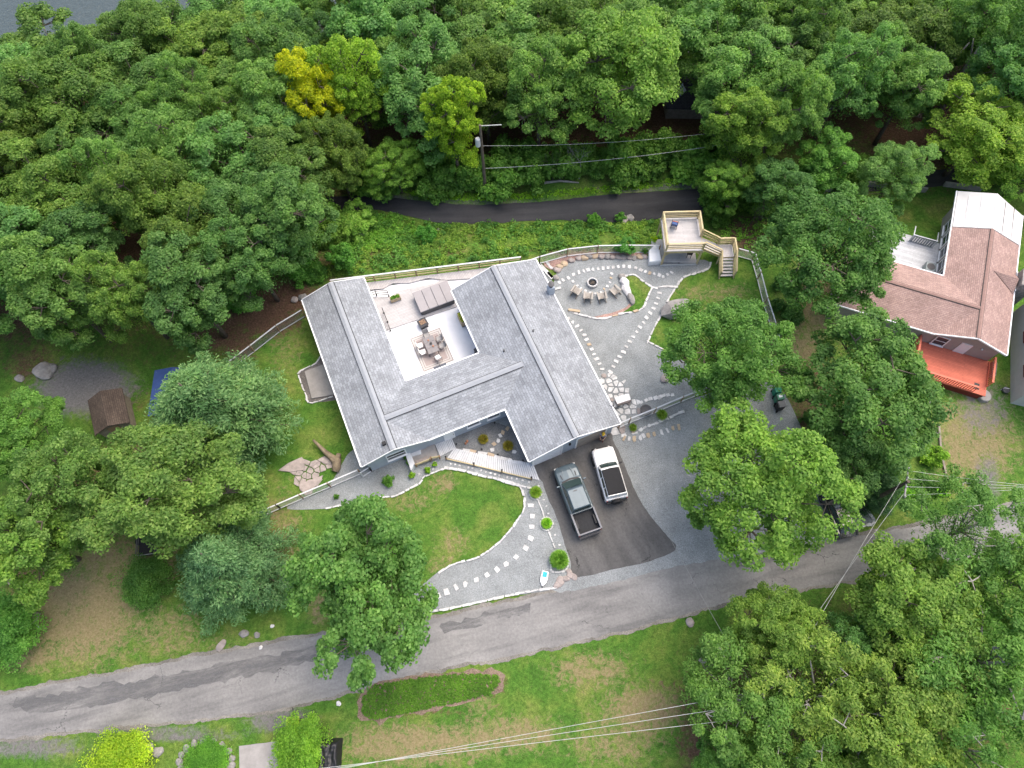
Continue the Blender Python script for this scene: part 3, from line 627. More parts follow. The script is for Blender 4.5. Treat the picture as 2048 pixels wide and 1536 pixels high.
for pts in ([(45, 540), (180, 440), (360, 360), (385, 400), (400, 530), (210, 560)], [(320, 720), (480, 660), (640, 600), (600, 700), (480, 800), (380, 830), (330, 790)], [(560, 400), (660, 345), (760, 420), (750, 470), (640, 440)]):
    MB().prism([PG(u, v) for u, v in ZT(pts)], 0.03, 0.13, 0.03).build("stone_slab", M_STONE_P, yard)
def patch_mat(name, c, c2, ang):
    m = bpy.data.materials.new(name); nt, N, _ = nodes(m); co = N.new("ShaderNodeNewGeometry").outputs['Position']
    mp = N.new("ShaderNodeMapping"); mp.vector_type = 'TEXTURE'; mp.inputs['Rotation'].default_value = (0, 0, ang); mp.inputs['Scale'].default_value = (5, 1, 1); L(nt, co, mp.inputs[0])
    n = noise_n(N, nt, mp.outputs[0], 1.1, 8, .78, .4); n2 = noise_n(N, nt, co, 7, 4, .8)
    rp = ramp(N, [(.3, c2), (.7, c)]); L(nt, n2.outputs[0], rp.inputs[0]); b = N.new("ShaderNodeBsdfPrincipled"); b.inputs['Roughness'].default_value = .85; L(nt, rp.outputs[0], b.inputs['Base Color'])
    t = N.new("ShaderNodeBsdfTransparent"); f = N.new("ShaderNodeMapRange"); f.inputs[1].default_value = .36; f.inputs[2].default_value = .72; L(nt, n.outputs[0], f.inputs[0])
    ms = N.new("ShaderNodeMixShader"); L(nt, f.outputs[0], ms.inputs[0]); L(nt, t.outputs[0], ms.inputs[1]); L(nt, b.outputs[0], ms.inputs[2]); o = N.new("ShaderNodeOutputMaterial"); L(nt, ms.outputs[0], o.inputs[0]); return m
M_TAR = patch_mat("worn_tar_wear", (.155, .154, .154), (.11, .11, .112), R(12))
sheet("road_wear", [(20, 1405), (150, 1378), (300, 1356), (450, 1326), (600, 1300), (700, 1280), (700, 1302), (560, 1338), (400, 1372), (250, 1402), (90, 1425)], 0.021, M_TAR, .3)
sheet("road_wear", [(880, 1252), (960, 1232), (1060, 1208), (1060, 1222), (960, 1250), (890, 1266)], 0.021, M_TAR, .3)
# ------------------------------------------------------------------ roofs with shingle coordinates
def roof_plane(name, poly, along, m, parent, thick=0.12, drop=0.0):
    """poly: corner points of the top face; along: eave direction; shingle courses follow it"""
    poly = [Vector(p) for p in poly]; along = Vector(along).normalized()
    n = (poly[1] - poly[0]).cross(poly[2] - poly[0]).normalized()
    if n.z < 0: poly = poly[::-1]; n = -n
    up = n.cross(along).normalized(); k = len(poly)
    low = [p - Vector((0, 0, thick)) for p in poly]
    vs = poly + low; fs = [tuple(range(k)), tuple(range(2 * k - 1, k - 1, -1))] + [(i, i + k, (i + 1) % k + k, (i + 1) % k) for i in range(k)]
    me = bpy.data.meshes.new(name); me.from_pydata(vs, [], fs); me.update()
    uv = me.uv_layers.new(name="UVMap")
    for lp in me.loops:
        p = me.vertices[lp.vertex_index].co; uv.data[lp.index].uv = (p.dot(along), p.dot(up))
    return link(name, me, m, parent, fix=False)
def ridge_cap(a, b, w, slope, parent, m=M_CAP):
    a, b = Vector(a), Vector(b); d = (b - a).normalized(); s = Vector((d.y, -d.x, 0)) * (w / 2); dz = Vector((0, 0, -slope * w / 2))
    up = Vector((0, 0, .07)); mb = MB()
    vs = [a + up, b + up, a + s + dz + up, b + s + dz + up, a - s + dz + up, b - s + dz + up]
    vs += [v - Vector((0, 0, .05)) for v in vs]
    mb.add(vs, [(0, 2, 3, 1), (0, 1, 5, 4), (2, 8, 9, 3), (4, 5, 11, 10), (0, 4, 10, 6), (0, 6, 8, 2), (1, 3, 9, 7), (1, 7, 11, 5), (6, 10, 11, 7), (6, 7, 9, 8)])
    o = mb.build("ridge_cap", m, parent)
    v = MB()
    for sg in (1, -1):
        e = a + sg * s * 1.12 + dz * 1.12 + Vector((0, 0, .03)); f = b + sg * s * 1.12 + dz * 1.12 + Vector((0, 0, .03)); v.beam(e, f, .05, .035)
    v.build("vent_slot", M_BLACK, o); return o
def wall_prism(name, sec, a, b, axis, m, parent):
    """extrude a gable cross-section (list of (s,z)) along axis 'v' or 'u' from a to b"""
    mk = (lambda s, t, z: (s, t, z)) if axis == 'v' else (lambda s, t, z: (t, s, z))
    return MB().loft([[mk(s, a, z) for s, z in sec], [mk(s, b, z) for s, z in sec]]).build(name, m, parent)
def window(parent, c, w, h, nrm, fm=M_WHITE, gm=M_WINGLASS, sill=True):
    """c: centre on the wall face; nrm: outward axis angle; returns window part with pane and sill"""
    ca, sa = math.cos(nrm), math.sin(nrm); n = Vector((ca, sa, 0)); t = Vector((-sa, ca, 0)); c = Vector(c); f = MB(); z = Vector((0, 0, 1))
    for s in (-1, 1):
        f.beam(c + t * s * w / 2 - z * h / 2 + n * .02, c + t * s * w / 2 + z * h / 2 + n * .02, .09, .06)
        f.beam(c - t * w / 2 + z * s * h / 2 + n * .022, c + t * w / 2 + z * s * h / 2 + n * .022, .06, .09)
    f.beam(c - t * w / 2 + n * .02, c + t * w / 2 + n * .02, .05, .05)
    o = f.build("window", fm, parent)
    MB().beam(c - t * w / 2 + n * .004, c + t * w / 2 + n * .004, .02, h).build("pane", gm, o)
    if sill: MB().beam(c - t * (w / 2 + .08) - z * (h / 2 + .05) + n * .06, c + t * (w / 2 + .08) - z * (h / 2 + .05) + n * .06, .14, .05).build("sill", fm, o)
    return o

# ------------------------------------------------------------------ main house
HO, HA = (-12.09, 16.35), R(21.75)
HL = hl_frame(HO, HA)
def hloc(p):
    d = Vector((p.x - HO[0], p.y - HO[1])); ca, sa = math.cos(HA), math.sin(HA)
    return d.x * ca + d.y * sa, -d.x * sa + d.y * ca
house = thing("house", "large U-shaped house with grey shingle roofs round a white courtyard", "house", (*HO, 0), HA)
E_, PT = 2.80, 0.35
rL, rR = E_ + 2.83 * PT, E_ + 4.035 * PT
V3 = lambda *a: Vector(a)
roofL = roof_plane("roof_slope", [(0, 0, E_), (0, 16.5, E_), (2.83, 16.5, rL), (2.83, 0, rL)], (0, 1, 0), M_SHINGLE, house)
roof_plane("roof_slope", [(2.83, 16.5, rL), (2.83, 2.75, rL), (5.65, 5.5, E_), (5.65, 16.5, E_)], (0, 1, 0), M_SHINGLE, house)
roof_plane("roof_slope", [(2.83, 2.75, rL), (2.83, 0, rL), (5.65, 0, E_)], (0, 1, 0), M_SHINGLE, house)
um = 12.37 + (rL - E_) / PT
roof_plane("roof_slope", [(2.83, 2.75, rL), (um, 2.75, rL), (12.37, 5.5, E_), (5.65, 5.5, E_)], (1, 0, 0), M_SHINGLE, house)
roof_plane("roof_slope", [(2.83, 2.75, rL), (5.65, 0, E_), (12.37, 0, E_), (um, 2.75, rL)], (1, 0, 0), M_SHINGLE, house)
roof_plane("roof_slope", [(12.37, -4.87, E_), (16.405, -4.87, rR), (16.405, 12.15, rR), (12.37, 12.15, E_)], (0, 1, 0), M_SHINGLE, house)
roof_plane("roof_slope", [(16.405, -4.87, rR), (20.44, -4.87, E_), (20.44, 12.15, E_), (16.405, 12.15, rR)], (0, 1, 0), M_SHINGLE, house)
ridge_cap((2.83, 0, rL), (2.83, 16.5, rL), .5, PT, house)
ridge_cap((3.1, 2.75, rL), (um - .1, 2.75, rL), .46, PT, house)
ridge_cap((16.405, -4.87, rR), (16.405, 12.15, rR), .5, PT, house)
# white fascia and gutters along eaves and rakes
def trim(pts, w=.1, h=.16, dz=-.06, name="fascia"):
    for a, b in zip(pts[:-1], pts[1:]): MB().beam(V3(*a) + V3(0, 0, dz), V3(*b) + V3(0, 0, dz), w, h).build(name, M_WHITE, house)
o_ = .055
trim([(-o_, 0, E_), (-o_, 16.5, E_)]); trim([(5.65 + o_, 5.5 + o_, E_), (5.65 + o_, 16.5, E_)]); trim([(5.75, 5.5 + o_, E_), (12.37 - o_, 5.5 + o_, E_)])
trim([(12.37 - o_, 5.62, E_), (12.37 - o_, 12.15, E_)]); trim([(5.65, -o_, E_), (12.37, -o_, E_)]); trim([(12.37 - o_, -4.87, E_), (12.37 - o_, -.12, E_)])
trim([(20.44 + o_, -4.87, E_), (20.44 + o_, 12.15, E_)])
for v_, s_ in ((-.04, 1), (16.54, -1)): trim([(0, v_, E_), (2.83, v_, rL), (5.65, v_, E_)], .06, .14, name="rake_board")
for v_ in (-4.91, 12.19): trim([(12.37, v_, E_), (16.405, v_, rR), (20.44, v_, E_)], .06, .14, name="rake_board")
k = .13
wall_prism("wall", [(.35, 0), (.35, E_ - k + .08), (2.83, rL - k - .03), (5.3, E_ - k + .08), (5.3, 0)], .3, 16.2, 'v', M_SIDING, house)
wall_prism("wall", [(.35, 0), (.35, E_ - k + .08), (2.75, rL - k - .03), (5.15, E_ - k + .08), (5.15, 0)], 5.0, 15.0, 'u', M_SIDING, house)
wall_prism("wall", [(12.72, 0), (12.72, E_ - k + .08), (16.405, rR - k - .03), (20.09, E_ - k + .08), (20.09, 0)], -4.55, 11.85, 'v', M_SIDING, house)
for u_ in (5.305, 12.715):
    for v_ in (7.5, 10.2): window(house, (u_, v_, 1.5), 1.3, 1.1, 0 if u_ < 8 else math.pi)
for u_ in (9.6, 11.4): window(house, (u_, .345, 1.55), 1.1, 1.1, -math.pi / 2)
for v_ in (3, 8, 13): window(house, (.345, v_, 1.5), 1.2, 1.1, math.pi)
for v_ in (-2, 3.5, 8.2): window(house, (20.095, v_, 1.5), 1.2, 1.1, 0)
window(house, (2.8, .295, 1.5), 1.6, 1.2, -math.pi / 2)
# front door, garage doors
d_ = MB().box((7.4, .33, 1.05), (.95, .06, 2.05)).build("door", M_WHITE, house); MB().box((7.75, .27, 1.0), (.05, .08, .12)).build("handle", M_BLACK, d_)
M_GDOOR = mat("garage_door_white", (0.74, 0.74, 0.75), (0.68, 0.68, 0.7), 2, .5); M_GDOOR_T = mat("garage_door_tan", (0.34, 0.29, 0.24), (0.28, 0.24, 0.2), 2, .6)
for c_, w_, m_ in ((14.15, 2.35, M_GDOOR), (18.1, 2.5, M_GDOOR_T)):
    gd = MB().box((c_, -4.56, 1.12), (w_ + .04, .04, 2.24)).build("garage_door", m_, house)
    for i in range(4): MB().box((c_, -4.59, .29 + i * .555), (w_, .04, .51)).build("panel", m_, gd, bevel=.01)
    for s_ in (-1, 1): MB().box((c_ + s_ * (w_ / 2 + .1), -4.575, 1.17), (.14, .08, 2.34)).build("door_trim", M_WHITE, gd)
    MB().box((c_, -4.575, 2.31), (w_ + .34, .08, .14)).build("door_trim", M_WHITE, gd)
lp_ = MB().box((16.1, -4.62, 1.95), (.16, .14, .3)).build("wall_lamp", M_BLACK, house)
# roof fittings
for px_, z_ in (((1066, 667), 3.6), ((1008, 703), 3.4)):
    u_, v_ = hloc(P(*px_, z_)); zr = rR - abs(u_ - 16.405) * PT; MB().lathe((u_, v_, zr - .05), [(.09, 0), (.06, .08), (.05, .32), (.06, .33)], 10).build("vent_pipe", M_BLACK, house)
u_, v_ = hloc(P(769, 889, 3.4)); zr = rL - abs(u_ - 2.83) * PT; MB().box((u_, v_, zr + .1), (.34, .34, .22), taper=.8).build("roof_vent", M_BLACK, house)
u_, v_ = hloc(P(1099, 586, 2.8)); MB().box((u_ + .1, v_, 1.9), (.55, .55, 3.9), taper=.96).build("chimney_chase", M_SIDING, house)
ch_ = MB().lathe((u_ + .1, v_, 3.84), [(.16, 0), (.16, .3), (.28, .32), (.28, .42), (.05, .5)], 12).build("chimney_cap", M_DKGREY, house)
# dry ornamental vine trellis hanging at the side-door eave
u_, v_ = hloc(P(1225, 816, 2.8)); vn = MB()
for i in range(26):
    a_ = random.uniform(0, 6.28); p0 = V3(u_ + .1, v_, 2.7); p1 = p0 + V3(math.cos(a_) * .55, math.sin(a_) * .35, random.uniform(-.2, .35)); vn.tube([p0, (p0 + p1) / 2 + V3(0, 0, .1), p1], .012, 4)
vn.build("wrought_bracket", M_BLACK, house)

# ------------------------------------------------------------------ courtyard decks and white floor
court = MB().prism([(5.2, 5.1), (12.8, 5.1), (12.8, 11.95), (5.2, 12.2)], 0.0, .10).build("courtyard_floor", M_WFLOOR, None, loc=(*HO, 0), rz=HA); tag(court, kind='structure')
cd = thing("courtyard_deck", "stepped taupe composite deck between the two house wings", "deck", (*HO, 0), HA)
MB().prism([(5.3, 12.2), (12.75, 11.9), (12.75, 15.2), (11.5, 15.0), (10, 15.3), (8.3, 15.6), (7.3, 15.3), (5.3, 16.1)], .02, .22).build("lower_deck", M_COMP, cd)
cw = MB().prism([(5.2, 15.9), (7.3, 15.1), (8.3, 15.3), (10, 15.0), (11.5, 14.6), (12.6, 12.4), (15.5, 12.2), (15.0, 14.2), (12.9, 15.2), (9, 16.2), (5.2, 17.0)], .02, .12).build("curved_white_pad", M_WFLOOR, cd)
MB().prism([(2.6, 16.6), (5.2, 16.9), (7.0, 16.35), (8.0, 16.55), (9.4, 15.95), (11.2, 15.75), (12.6, 14.9), (14.6, 14.2), (19.6, 12.25), (19.7, 13.75), (2.75, 18.4)], .03, .28).build("back_walk", M_COMP2, cd)
# post-and-rail along the outer edge
dr = thing("deck_railing", "pale timber post and double rail fence along the rear deck edge", "railing", (*HO, 0), HA)
a_, b_ = V3(2.78, 18.5, 0), V3(19.75, 13.85, 0)
nseg = 9
for i in range(nseg + 1): 
    p = a_.lerp(b_, i / nseg); MB().box((p.x, p.y, .62), (.1, .1, 1.24)).build("post", M_WOOD_P, dr)
for i in range(nseg):
    p, q = a_.lerp(b_, i / nseg), a_.lerp(b_, (i + 1) / nseg)
    for z_ in (.45, .85, 1.22): MB().beam(p + V3(0, 0, z_), q + V3(0, 0, z_), .14 if z_ > 1 else .05, .05 if z_ > 1 else .12).build("rail", M_WHITEB if z_ > 1 else M_WOOD_N, dr)
# swim spa with folding cover
spa = thing("swim_spa", "large swim spa under a taupe four-panel cover on the courtyard deck", "spa", HL(10.92, 13.3, .22), HA)
def rrect(w, d, r, n=5):
    o = []
    for cx, cy, a0 in ((w / 2 - r, d / 2 - r, 0), (-w / 2 + r, d / 2 - r, 90), (-w / 2 + r, -d / 2 + r, 180), (w / 2 - r, -d / 2 + r, 270)):
        for i in range(n): t = R(a0 + 90 * i / (n - 1)); o.append((cx + r * math.cos(t), cy + r * math.sin(t)))
    return o
MB().prism(rrect(3.3, 2.1, .25), 0, .66).build("shell", M_DKGREY, spa)
for i in range(4):
    w_ = 3.4 / 4; x_ = -1.7 + w_ * (i + .5); MB().box((x_, 0, .73 + (.02 if i in (1, 2) else 0)), (w_ - .025, 2.2, .13)).build("cover_panel", M_TAUPE, spa, bevel=.03)
# outdoor rug, dining set
def rug_mat():
    m = bpy.data.materials.new("bordered_rug"); nt, N, _ = nodes(m)
    tc = N.new("ShaderNodeTexCoord"); br = N.new("ShaderNodeSeparateXYZ"); L(nt, tc.outputs['Generated'], br.inputs[0])
    def edge(s):
        a = N.new("ShaderNodeMath"); a.operation = 'SUBTRACT'; L(nt, s, a.inputs[0]); a.inputs[1].default_value = .5
        b = N.new("ShaderNodeMath"); b.operation = 'ABSOLUTE'; L(nt, a.outputs[0], b.inputs[0]); return b.outputs[0]
    sx = N.new("ShaderNodeMath"); sx.operation = 'MULTIPLY_ADD'; L(nt, edge(br.outputs[0]), sx.inputs[0]); sx.inputs[1].default_value = 2.85; sx.inputs[2].default_value = .33
    sy = N.new("ShaderNodeMath"); sy.operation = 'MULTIPLY'; L(nt, edge(br.outputs[1]), sy.inputs[0]); sy.inputs[1].default_value = 3.55
    mx = N.new("ShaderNodeMath"); mx.operation = 'MAXIMUM'; L(nt, sx.outputs[0], mx.inputs[0]); L(nt, sy.outputs[0], mx.inputs[1])
    dv = N.new("ShaderNodeMath"); dv.operation = 'DIVIDE'; L(nt, mx.outputs[0], dv.inputs[0]); dv.inputs[1].default_value = 1.8
    rp = ramp(N, [(0, (.36, .3, .28)), (.73, (.38, .32, .3)), (.76, (.5, .47, .44)), (.81, (.27, .23, .21)), (.84, (.5, .47, .44)), (.93, (.25, .215, .195)), (.965, (.46, .43, .4))], 'CONSTANT'); L(nt, dv.outputs[0], rp.inputs[0])
    n = noise_n(N, nt, tc.outputs['Object'], 30, 3, .7); v = ramp(N, [(.3, (.85,) * 3), (.7, (1.1,) * 3)]); L(nt, n.outputs[0], v.inputs[0])
    mm = mixc(N, nt, 1.0, rp.outputs[0], v.outputs[0], 'MULTIPLY')
    b = N.new("ShaderNodeBsdfPrincipled"); b.inputs['Roughness'].default_value = .95; L(nt, mix_out(mm), b.inputs['Base Color'])
    o = N.new("ShaderNodeOutputMaterial"); L(nt, b.outputs[0], o.inputs[0]); return m
rug = MB().box((0, 0, .008), (2.85, 3.55, .016)).build("area_rug", rug_mat(), None, loc=HL(8.92, 8.78, .10), rz=HA)
tag(rug, "bordered beige outdoor rug under the dining table", "rug")
tbl = thing("dining_table", "grey rectangular patio dining table on the beige rug", "table", HL(8.95, 8.9, .118), HA)
for i in range(3): MB().box((0, -.56 + i * .56, .72), (.98, .545, .04)).build("table_top", M_DKGREY if False else mat("grey_table_top", (.24, .22, .215), (.2, .185, .18), 4, .5), tbl, bevel=.01)
for sx in (-1, 1):
    for sy in (-1, 1): MB().box((sx * .42, sy * .72, .35), (.07, .07, .7)).build("leg", M_DKGREY, tbl)
M_SLING = mat("grey_sling", (.36, .345, .33), None, 6, .7); M_CUSH = mat("white_cushion", (.78, .76, .73), (.7, .67, .64), 5, .8)
def patio_chair(cushion):
    o = thing("patio_chair", "", "chair")
    MB().box((0, 0, .42), (.5, .48, .05)).build("seat", M_CUSH if cushion else M_SLING, o, bevel=.02)
    MB().beam((0, -.25, .44), (0, -.36, .95), .48, .04).build("backrest", M_CUSH if cushion else M_SLING, o)
    for sx in (-1, 1):
        MB().tube([(sx * .25, .22, 0), (sx * .25, .22, .62), (sx * .25, -.28, .64)], .018, 6).build("arm_frame", M_DKGREY, o)
        MB().tube([(sx * .25, -.28, 0), (sx * .25, -.28, .5), (sx * .25, -.37, .97)], .018, 6).build("leg", M_DKGREY, o)
    return o
CH = [((8.95, 10.05), 180, False, "grey sling patio chair at the table end facing the fire table"), ((8.1, 9.35), -90, True, "white cushioned patio chair by the table, fire-table end of the cushioned pair"), ((8.1, 8.65), -90, True, "white cushioned patio chair by the table, screen end of the cushioned pair"),
      ((9.85, 9.3), 90, False, "grey patio chair on the shaded-wall side of the table, by the fire-table end"), ((9.85, 8.55), 90, False, "grey patio chair on the shaded-wall side of the table, by the screen end"), ((9.1, 7.62), 10, True, "white cushioned patio chair pulled out beside the wall screen")]
for (u_, v_), a_, cu, lb in CH:
    c_ = patio_chair(cu); c_.location = HL(u_, v_, .118); c_.rotation_euler = (0, 0, HA + R(a_)); c_['label'] = lb; c_['group'] = "patio dining chairs"
for (u_, v_), rr_, m_, lb, nm in (((9.0, 8.95), .11, M_BLACK, "small dark lantern in the middle of the dining table", "table_lantern"), ((8.9, 9.35), .07, mat("terracotta", (.45, .2, .11), None, 4, .8), "small terracotta pot on the table, fire-table side of the lantern", "clay_pot"), ((9.1, 8.65), .08, mat("terracotta", (.45, .2, .11)), "orange clay pot on the table, screen side of the lantern", "clay_pot")):
    tag(MB().lathe((0, 0, 0), [(rr_ * .7, 0), (rr_, rr_ * 1.2), (rr_ * .9, rr_ * 1.3), (rr_ * .6, rr_ * 1.3)], 12).build(nm, m_, None, loc=HL(u_, v_, .86), smooth=False), lb, "lantern" if m_ is M_BLACK else "pot")
# fire table with glass stones
ft = thing("fire_table", "dark square fire table topped with tan stones in the courtyard", "fire pit", HL(9.08, 11.35, .10), HA + R(8))
MB().box((0, 0, .24), (.72, .72, .48), taper=.92).build("base", mat("charcoal_stone", (.06, .06, .065), None, 3, .7), ft, bevel=.02)
MB().box((0, 0, .5), (.84, .84, .06)).build("top", mat("charcoal_stone", (.06, .06, .065)), ft, bevel=.01)
for i in range(5):
    for j in range(4): MB().lathe((-.22 + i * .11 + random.uniform(-.02, .02), -.12 + j * .12, .52), [(.04, 0), (.055, .03), (.03, .07)], 7).build("fire_stone", mat("tan_stone", (.5, .33, .2), (.36, .22, .14), 6, .8), ft)
# planters, railings, screen on the walls
def planter(name, label, loc, rz, n, w, d, h, bm, seed):
    o = thing(name, label, "planter", loc, rz)
    MB().box((0, 0, h / 2 + .12), (w, d, h)).build("box", bm, o)
    for sx in (-1, 1): MB().box((sx * (w / 2 - .05), 0, .06), (.07, d * .9, .12)).build("foot", M_BLACK, o)
    return o
pl1 = planter("planter_trough", "wooden trough planter with leafy herbs on the courtyard deck", HL(7.66, 14.75, .22), HA, 4, .95, .42, .4, mat("tan_plank", (.5, .4, .26), (.4, .3, .19), 3, .8), 1)
pl2 = planter("wall_planter", "narrow wooden planter of dry blooms against the shaded courtyard wall", HL(12.38, 10.3, .10), HA + R(90), 4, 1.1, .35, .75, mat("tan_plank", (.5, .4, .26)), 2)
PLANTERS = [(pl1, .85, .35, .55, (.06, .1, .02)), (pl2, 1.0, .3, .88, (.3, .22, .08))]
cab = thing("storage_cabinet", "small dark cabinet in the inner courtyard corner", "cabinet", HL(12.42, 6.45, .10), HA); MB().box((0, 0, .55), (.4, .7, 1.1)).build("body", M_BLACK, cab, bevel=.01); MB().box((0, 0, 1.12), (.44, .74, .04)).build("top", M_DKGREY, cab)
scr = thing("patio_heater_table", "dark grey two-leaf folding side table by the courtyard eave", "table", HL(8.95, 6.42, .10), HA)
for sx in (-1, 1): MB().box((sx * .3, 0, .9), (.57, .5, .03)).build("leaf_top", mat("slate_top", (.09, .1, .12), None, 3, .35), scr)
for sx in (-1, 1): MB().beam((sx * .5, -.2, 0), (sx * .5, .2, .88), .03).build("leg", M_BLACK, scr); 
MB().beam((0, -.26, .95), (0, .45, 1.15), .035).build("handle", M_BLACK, scr)
def black_rail(name, label, pts):
    o = thing(name, label, "railing", HL(0, 0, 0), HA)
    for p in pts: MB().box((p[0], p[1], .22 + .5), (.06, .06, 1.0)).build("post", M_BLACK, o); MB().box((p[0], p[1], .24), (.14, .14, .04)).build("foot_plate", M_BLACK, o)
    for p, q in zip(pts[:-1], pts[1:]):
        for z_ in (.5, .86, 1.2): MB().beam((p[0], p[1], z_), (q[0], q[1], z_), .04, .04).build("rail", M_BLACK, o)
black_rail("deck_handrail", "black metal handrail bending round the planter end of the courtyard deck", [(5.55, 15.95), (6.2, 15.95), (7.2, 15.4)])
black_rail("deck_handrail", "straight black metal handrail along the wing wall side of the courtyard deck", [(6.2, 13.9), (6.2, 12.9), (6.15, 11.95)])

# ------------------------------------------------------------------ side patio slab, entry porch, boardwalk
sl_ = [P(u, v, 0) for u, v in ((610, 744), (652, 728), (720, 760), (700, 785), (624, 798))]
tag(MB().prism(sl_, .03, .14, .02).build("patio_slab", M_CONC), "grey concrete slab beside the left wing wall, edged with pale stones", "slab")
ZP = lambda p: zz(780, 840, .1465, p)
porch = thing("entry_porch", "stone entry porch with white steps, planting wall and low timber rails", "porch")
def pp(pts, z=0.0): return [P(u, v, z) for u, v in ZP(pts)]
MB().prism(pp([(330, 640), (660, 530), (610, 330), (250, 350), (300, 500)]), .03, .3, .03).build("platform", M_CONC, porch)
MB().prism(pp([(200, 440), (260, 400), (345, 610), (290, 700)], .5), .0, .75, .03).build("planter_wall", M_WHITEB, porch)
MB().prism(pp([(255, 355), (405, 315), (425, 385), (285, 420)], .4), .3, .62, .02).build("step", M_WHITEB, porch)
MB().prism(pp([(285, 440), (415, 395), (428, 470), (300, 505)], .3), .3, .44, .02).build("step", M_WHITEB, porch)
MB().prism(pp([(350, 560), (510, 490), (535, 560), (370, 620)], .3), .3, .36, .02).build("paver", M_STONE_P, porch)
for q in ([(360, 630), (555, 555)], [(565, 535), (680, 520)]):
    a_, b_ = pp(q, .3)
    for p_ in (a_, b_): MB().box((p_.x, p_.y, .55), (.12, .12, .7)).build("post", M_WOOD_P, porch)
    for z_ in (.55, .8): MB().beam((a_.x, a_.y, z_), (b_.x, b_.y, z_), .05, .12).build("rail", M_WOOD_N, porch)
bw = thing("boardwalk", "white plank boardwalk curving from the driveway to the front porch", "boardwalk")
def planks(e0, e1, n, z=.06):
    A = densify([p for p in pp(e0)], .02, False, False); B = densify([p for p in pp(e1)], .02, False, False)
    at = lambda S, t: S[min(len(S) - 1, int(t * (len(S) - 1)))]
    for i in range(n):
        q = [at(A, i / n), at(A, (i + .8) / n), at(B, (i + .8) / n), at(B, i / n)]
        MB().prism([(p.x, p.y) for p in q], z, z + .06 + random.uniform(-.008, .008)).build("board", M_WHITEB, bw)
planks([(615, 330), (850, 245)], [(690, 500), (905, 385)], 11)
planks([(880, 390), (1200, 460), (1560, 535), (1960, 600)], [(785, 520), (1150, 610), (1530, 705), (2048, 830)], 40)
for a_, b_ in (((775, 540), (1150, 625)), ((1150, 625), (1530, 718)), ((1530, 718), (1930, 815))):
    p, q = pp([a_])[0], pp([b_])[0]; MB().beam((p.x, p.y, .22), (q.x, q.y, .22), .08, .14).build("kerb_rail", M_WOOD_N, bw)
for a_ in ((772, 540), (1150, 628), (1530, 720), (1930, 818)):
    p = pp([a_])[0]; o = MB().box((p.x, p.y, .42), (.11, .11, .84)).build("post", M_WOOD_P, bw); MB().box((p.x, p.y, .87), (.14, .14, .06), taper=.5).build("post_cap", M_BLACK, o)
for a_ in ((910, 350), (1255, 420), (1475, 490), (1815, 572), (1430, 60)):
    p = pp([a_])[0]; o = thing("solar_lamp", "small black solar stake light beside the entry gravel", "garden light", (p.x, p.y, .03), 0, "solar stake lights along the boardwalk")
    MB().tube([(0, 0, 0), (0, 0, .3)], .015, 6).build("stake", M_BLACK, o); MB().lathe((0, 0, .3), [(.05, 0), (.07, .08), (.09, .1), (.02, .15)], 10).build("lamp_head", M_BLACK, o)
for a_ in ((1510, 215), (1480, 290), (1605, 120), (1540, 170), (1700, 435), (1420, 330), (1400, 410)):
    p = pp([a_])[0]; stone("stepping_stone", p, .4, .34, random.uniform(0, 3), yard, z=.036, tan=.5)

# ------------------------------------------------------------------ wire fences
def fence(name, label, px, h=1.25, z0=0.0, group=None, gap=0.1, post_m=M_WOOD_P):
    pts = [PG(u, v) for u, v in px]; o = thing(name, label, "fence", pts[0], 0, group); org = pts[0]
    W = MB(); rail_k = []
    posts = []
    for a, b in zip(pts[:-1], pts[1:]):
        n = max(1, round((b - a).length / 2.4))
        for i in range(n): posts.append(a.lerp(b, i / n))
    posts.append(pts[-1])
    for p in posts: MB().box((p.x - org.x, p.y - org.y, p.z - org.z + h / 2 + .02), (.09, .09, h + .1)).build("post", post_m, o)
    for a, b in zip(posts[:-1], posts[1:]):
        A, B = a - org, b - org
        MB().beam(A + V3(0, 0, h), B + V3(0, 0, h), .1, .05).build("top_rail", M_WHITEB, o)
        MB().beam(A + V3(0, 0, .1), B + V3(0, 0, .1), .07, .05).build("bottom_rail", M_WHITEB, o)
        ln = (B - A).length; n = int(ln / gap)
        for i in range(1, n): p = A.lerp(B, i / n); W.beam(p + V3(0, 0, .1), p + V3(0, 0, h), .008)
        for j in range(1, int(h / gap)): W.beam(A + V3(0, 0, .1 + j * gap), B + V3(0, 0, .1 + j * gap), .008)
    W.build("wire_mesh", M_WIRE, o); return o
fence("wire_fence", "white railed wire fence bounding the side lawn against the leaf-littered wood", [(611, 633), (560, 664), (509, 704), (468, 735), (470.4, 765), (482, 860), (497, 960), (516, 1037), (561, 1017)])
fence("wire_fence", "white railed wire fence crossing the front gravel to the house corner", [(561, 1017), (607, 997), (662, 974), (722, 948)])
fence("wire_fence", "white railed wire fence behind the fire pit patio and mulch bed", [(1079, 528), (1134, 513), (1194, 506.5), (1254, 505.5), (1316, 506)])
fence("wire_fence", "white railed wire fence from the lookout stairs down the side of the back lawn", [(1470, 512), (1503, 521), (1514, 559), (1527, 610), (1543, 660), (1560, 722)])
fence("wire_fence", "white railed wire fence between the flagstone patio and the parking gravel", [(1237, 856), (1257, 847), (1307, 827), (1361, 804), (1480, 758), (1560, 722)])
fence("wire_fence", "short white railed wire fence joining the deck railing to the patio fence", [(1046, 540), (1079, 528)])
gt = thing("garden_gate", "white framed wire gate standing open at the front house corner", "gate", P(745, 944, 0))
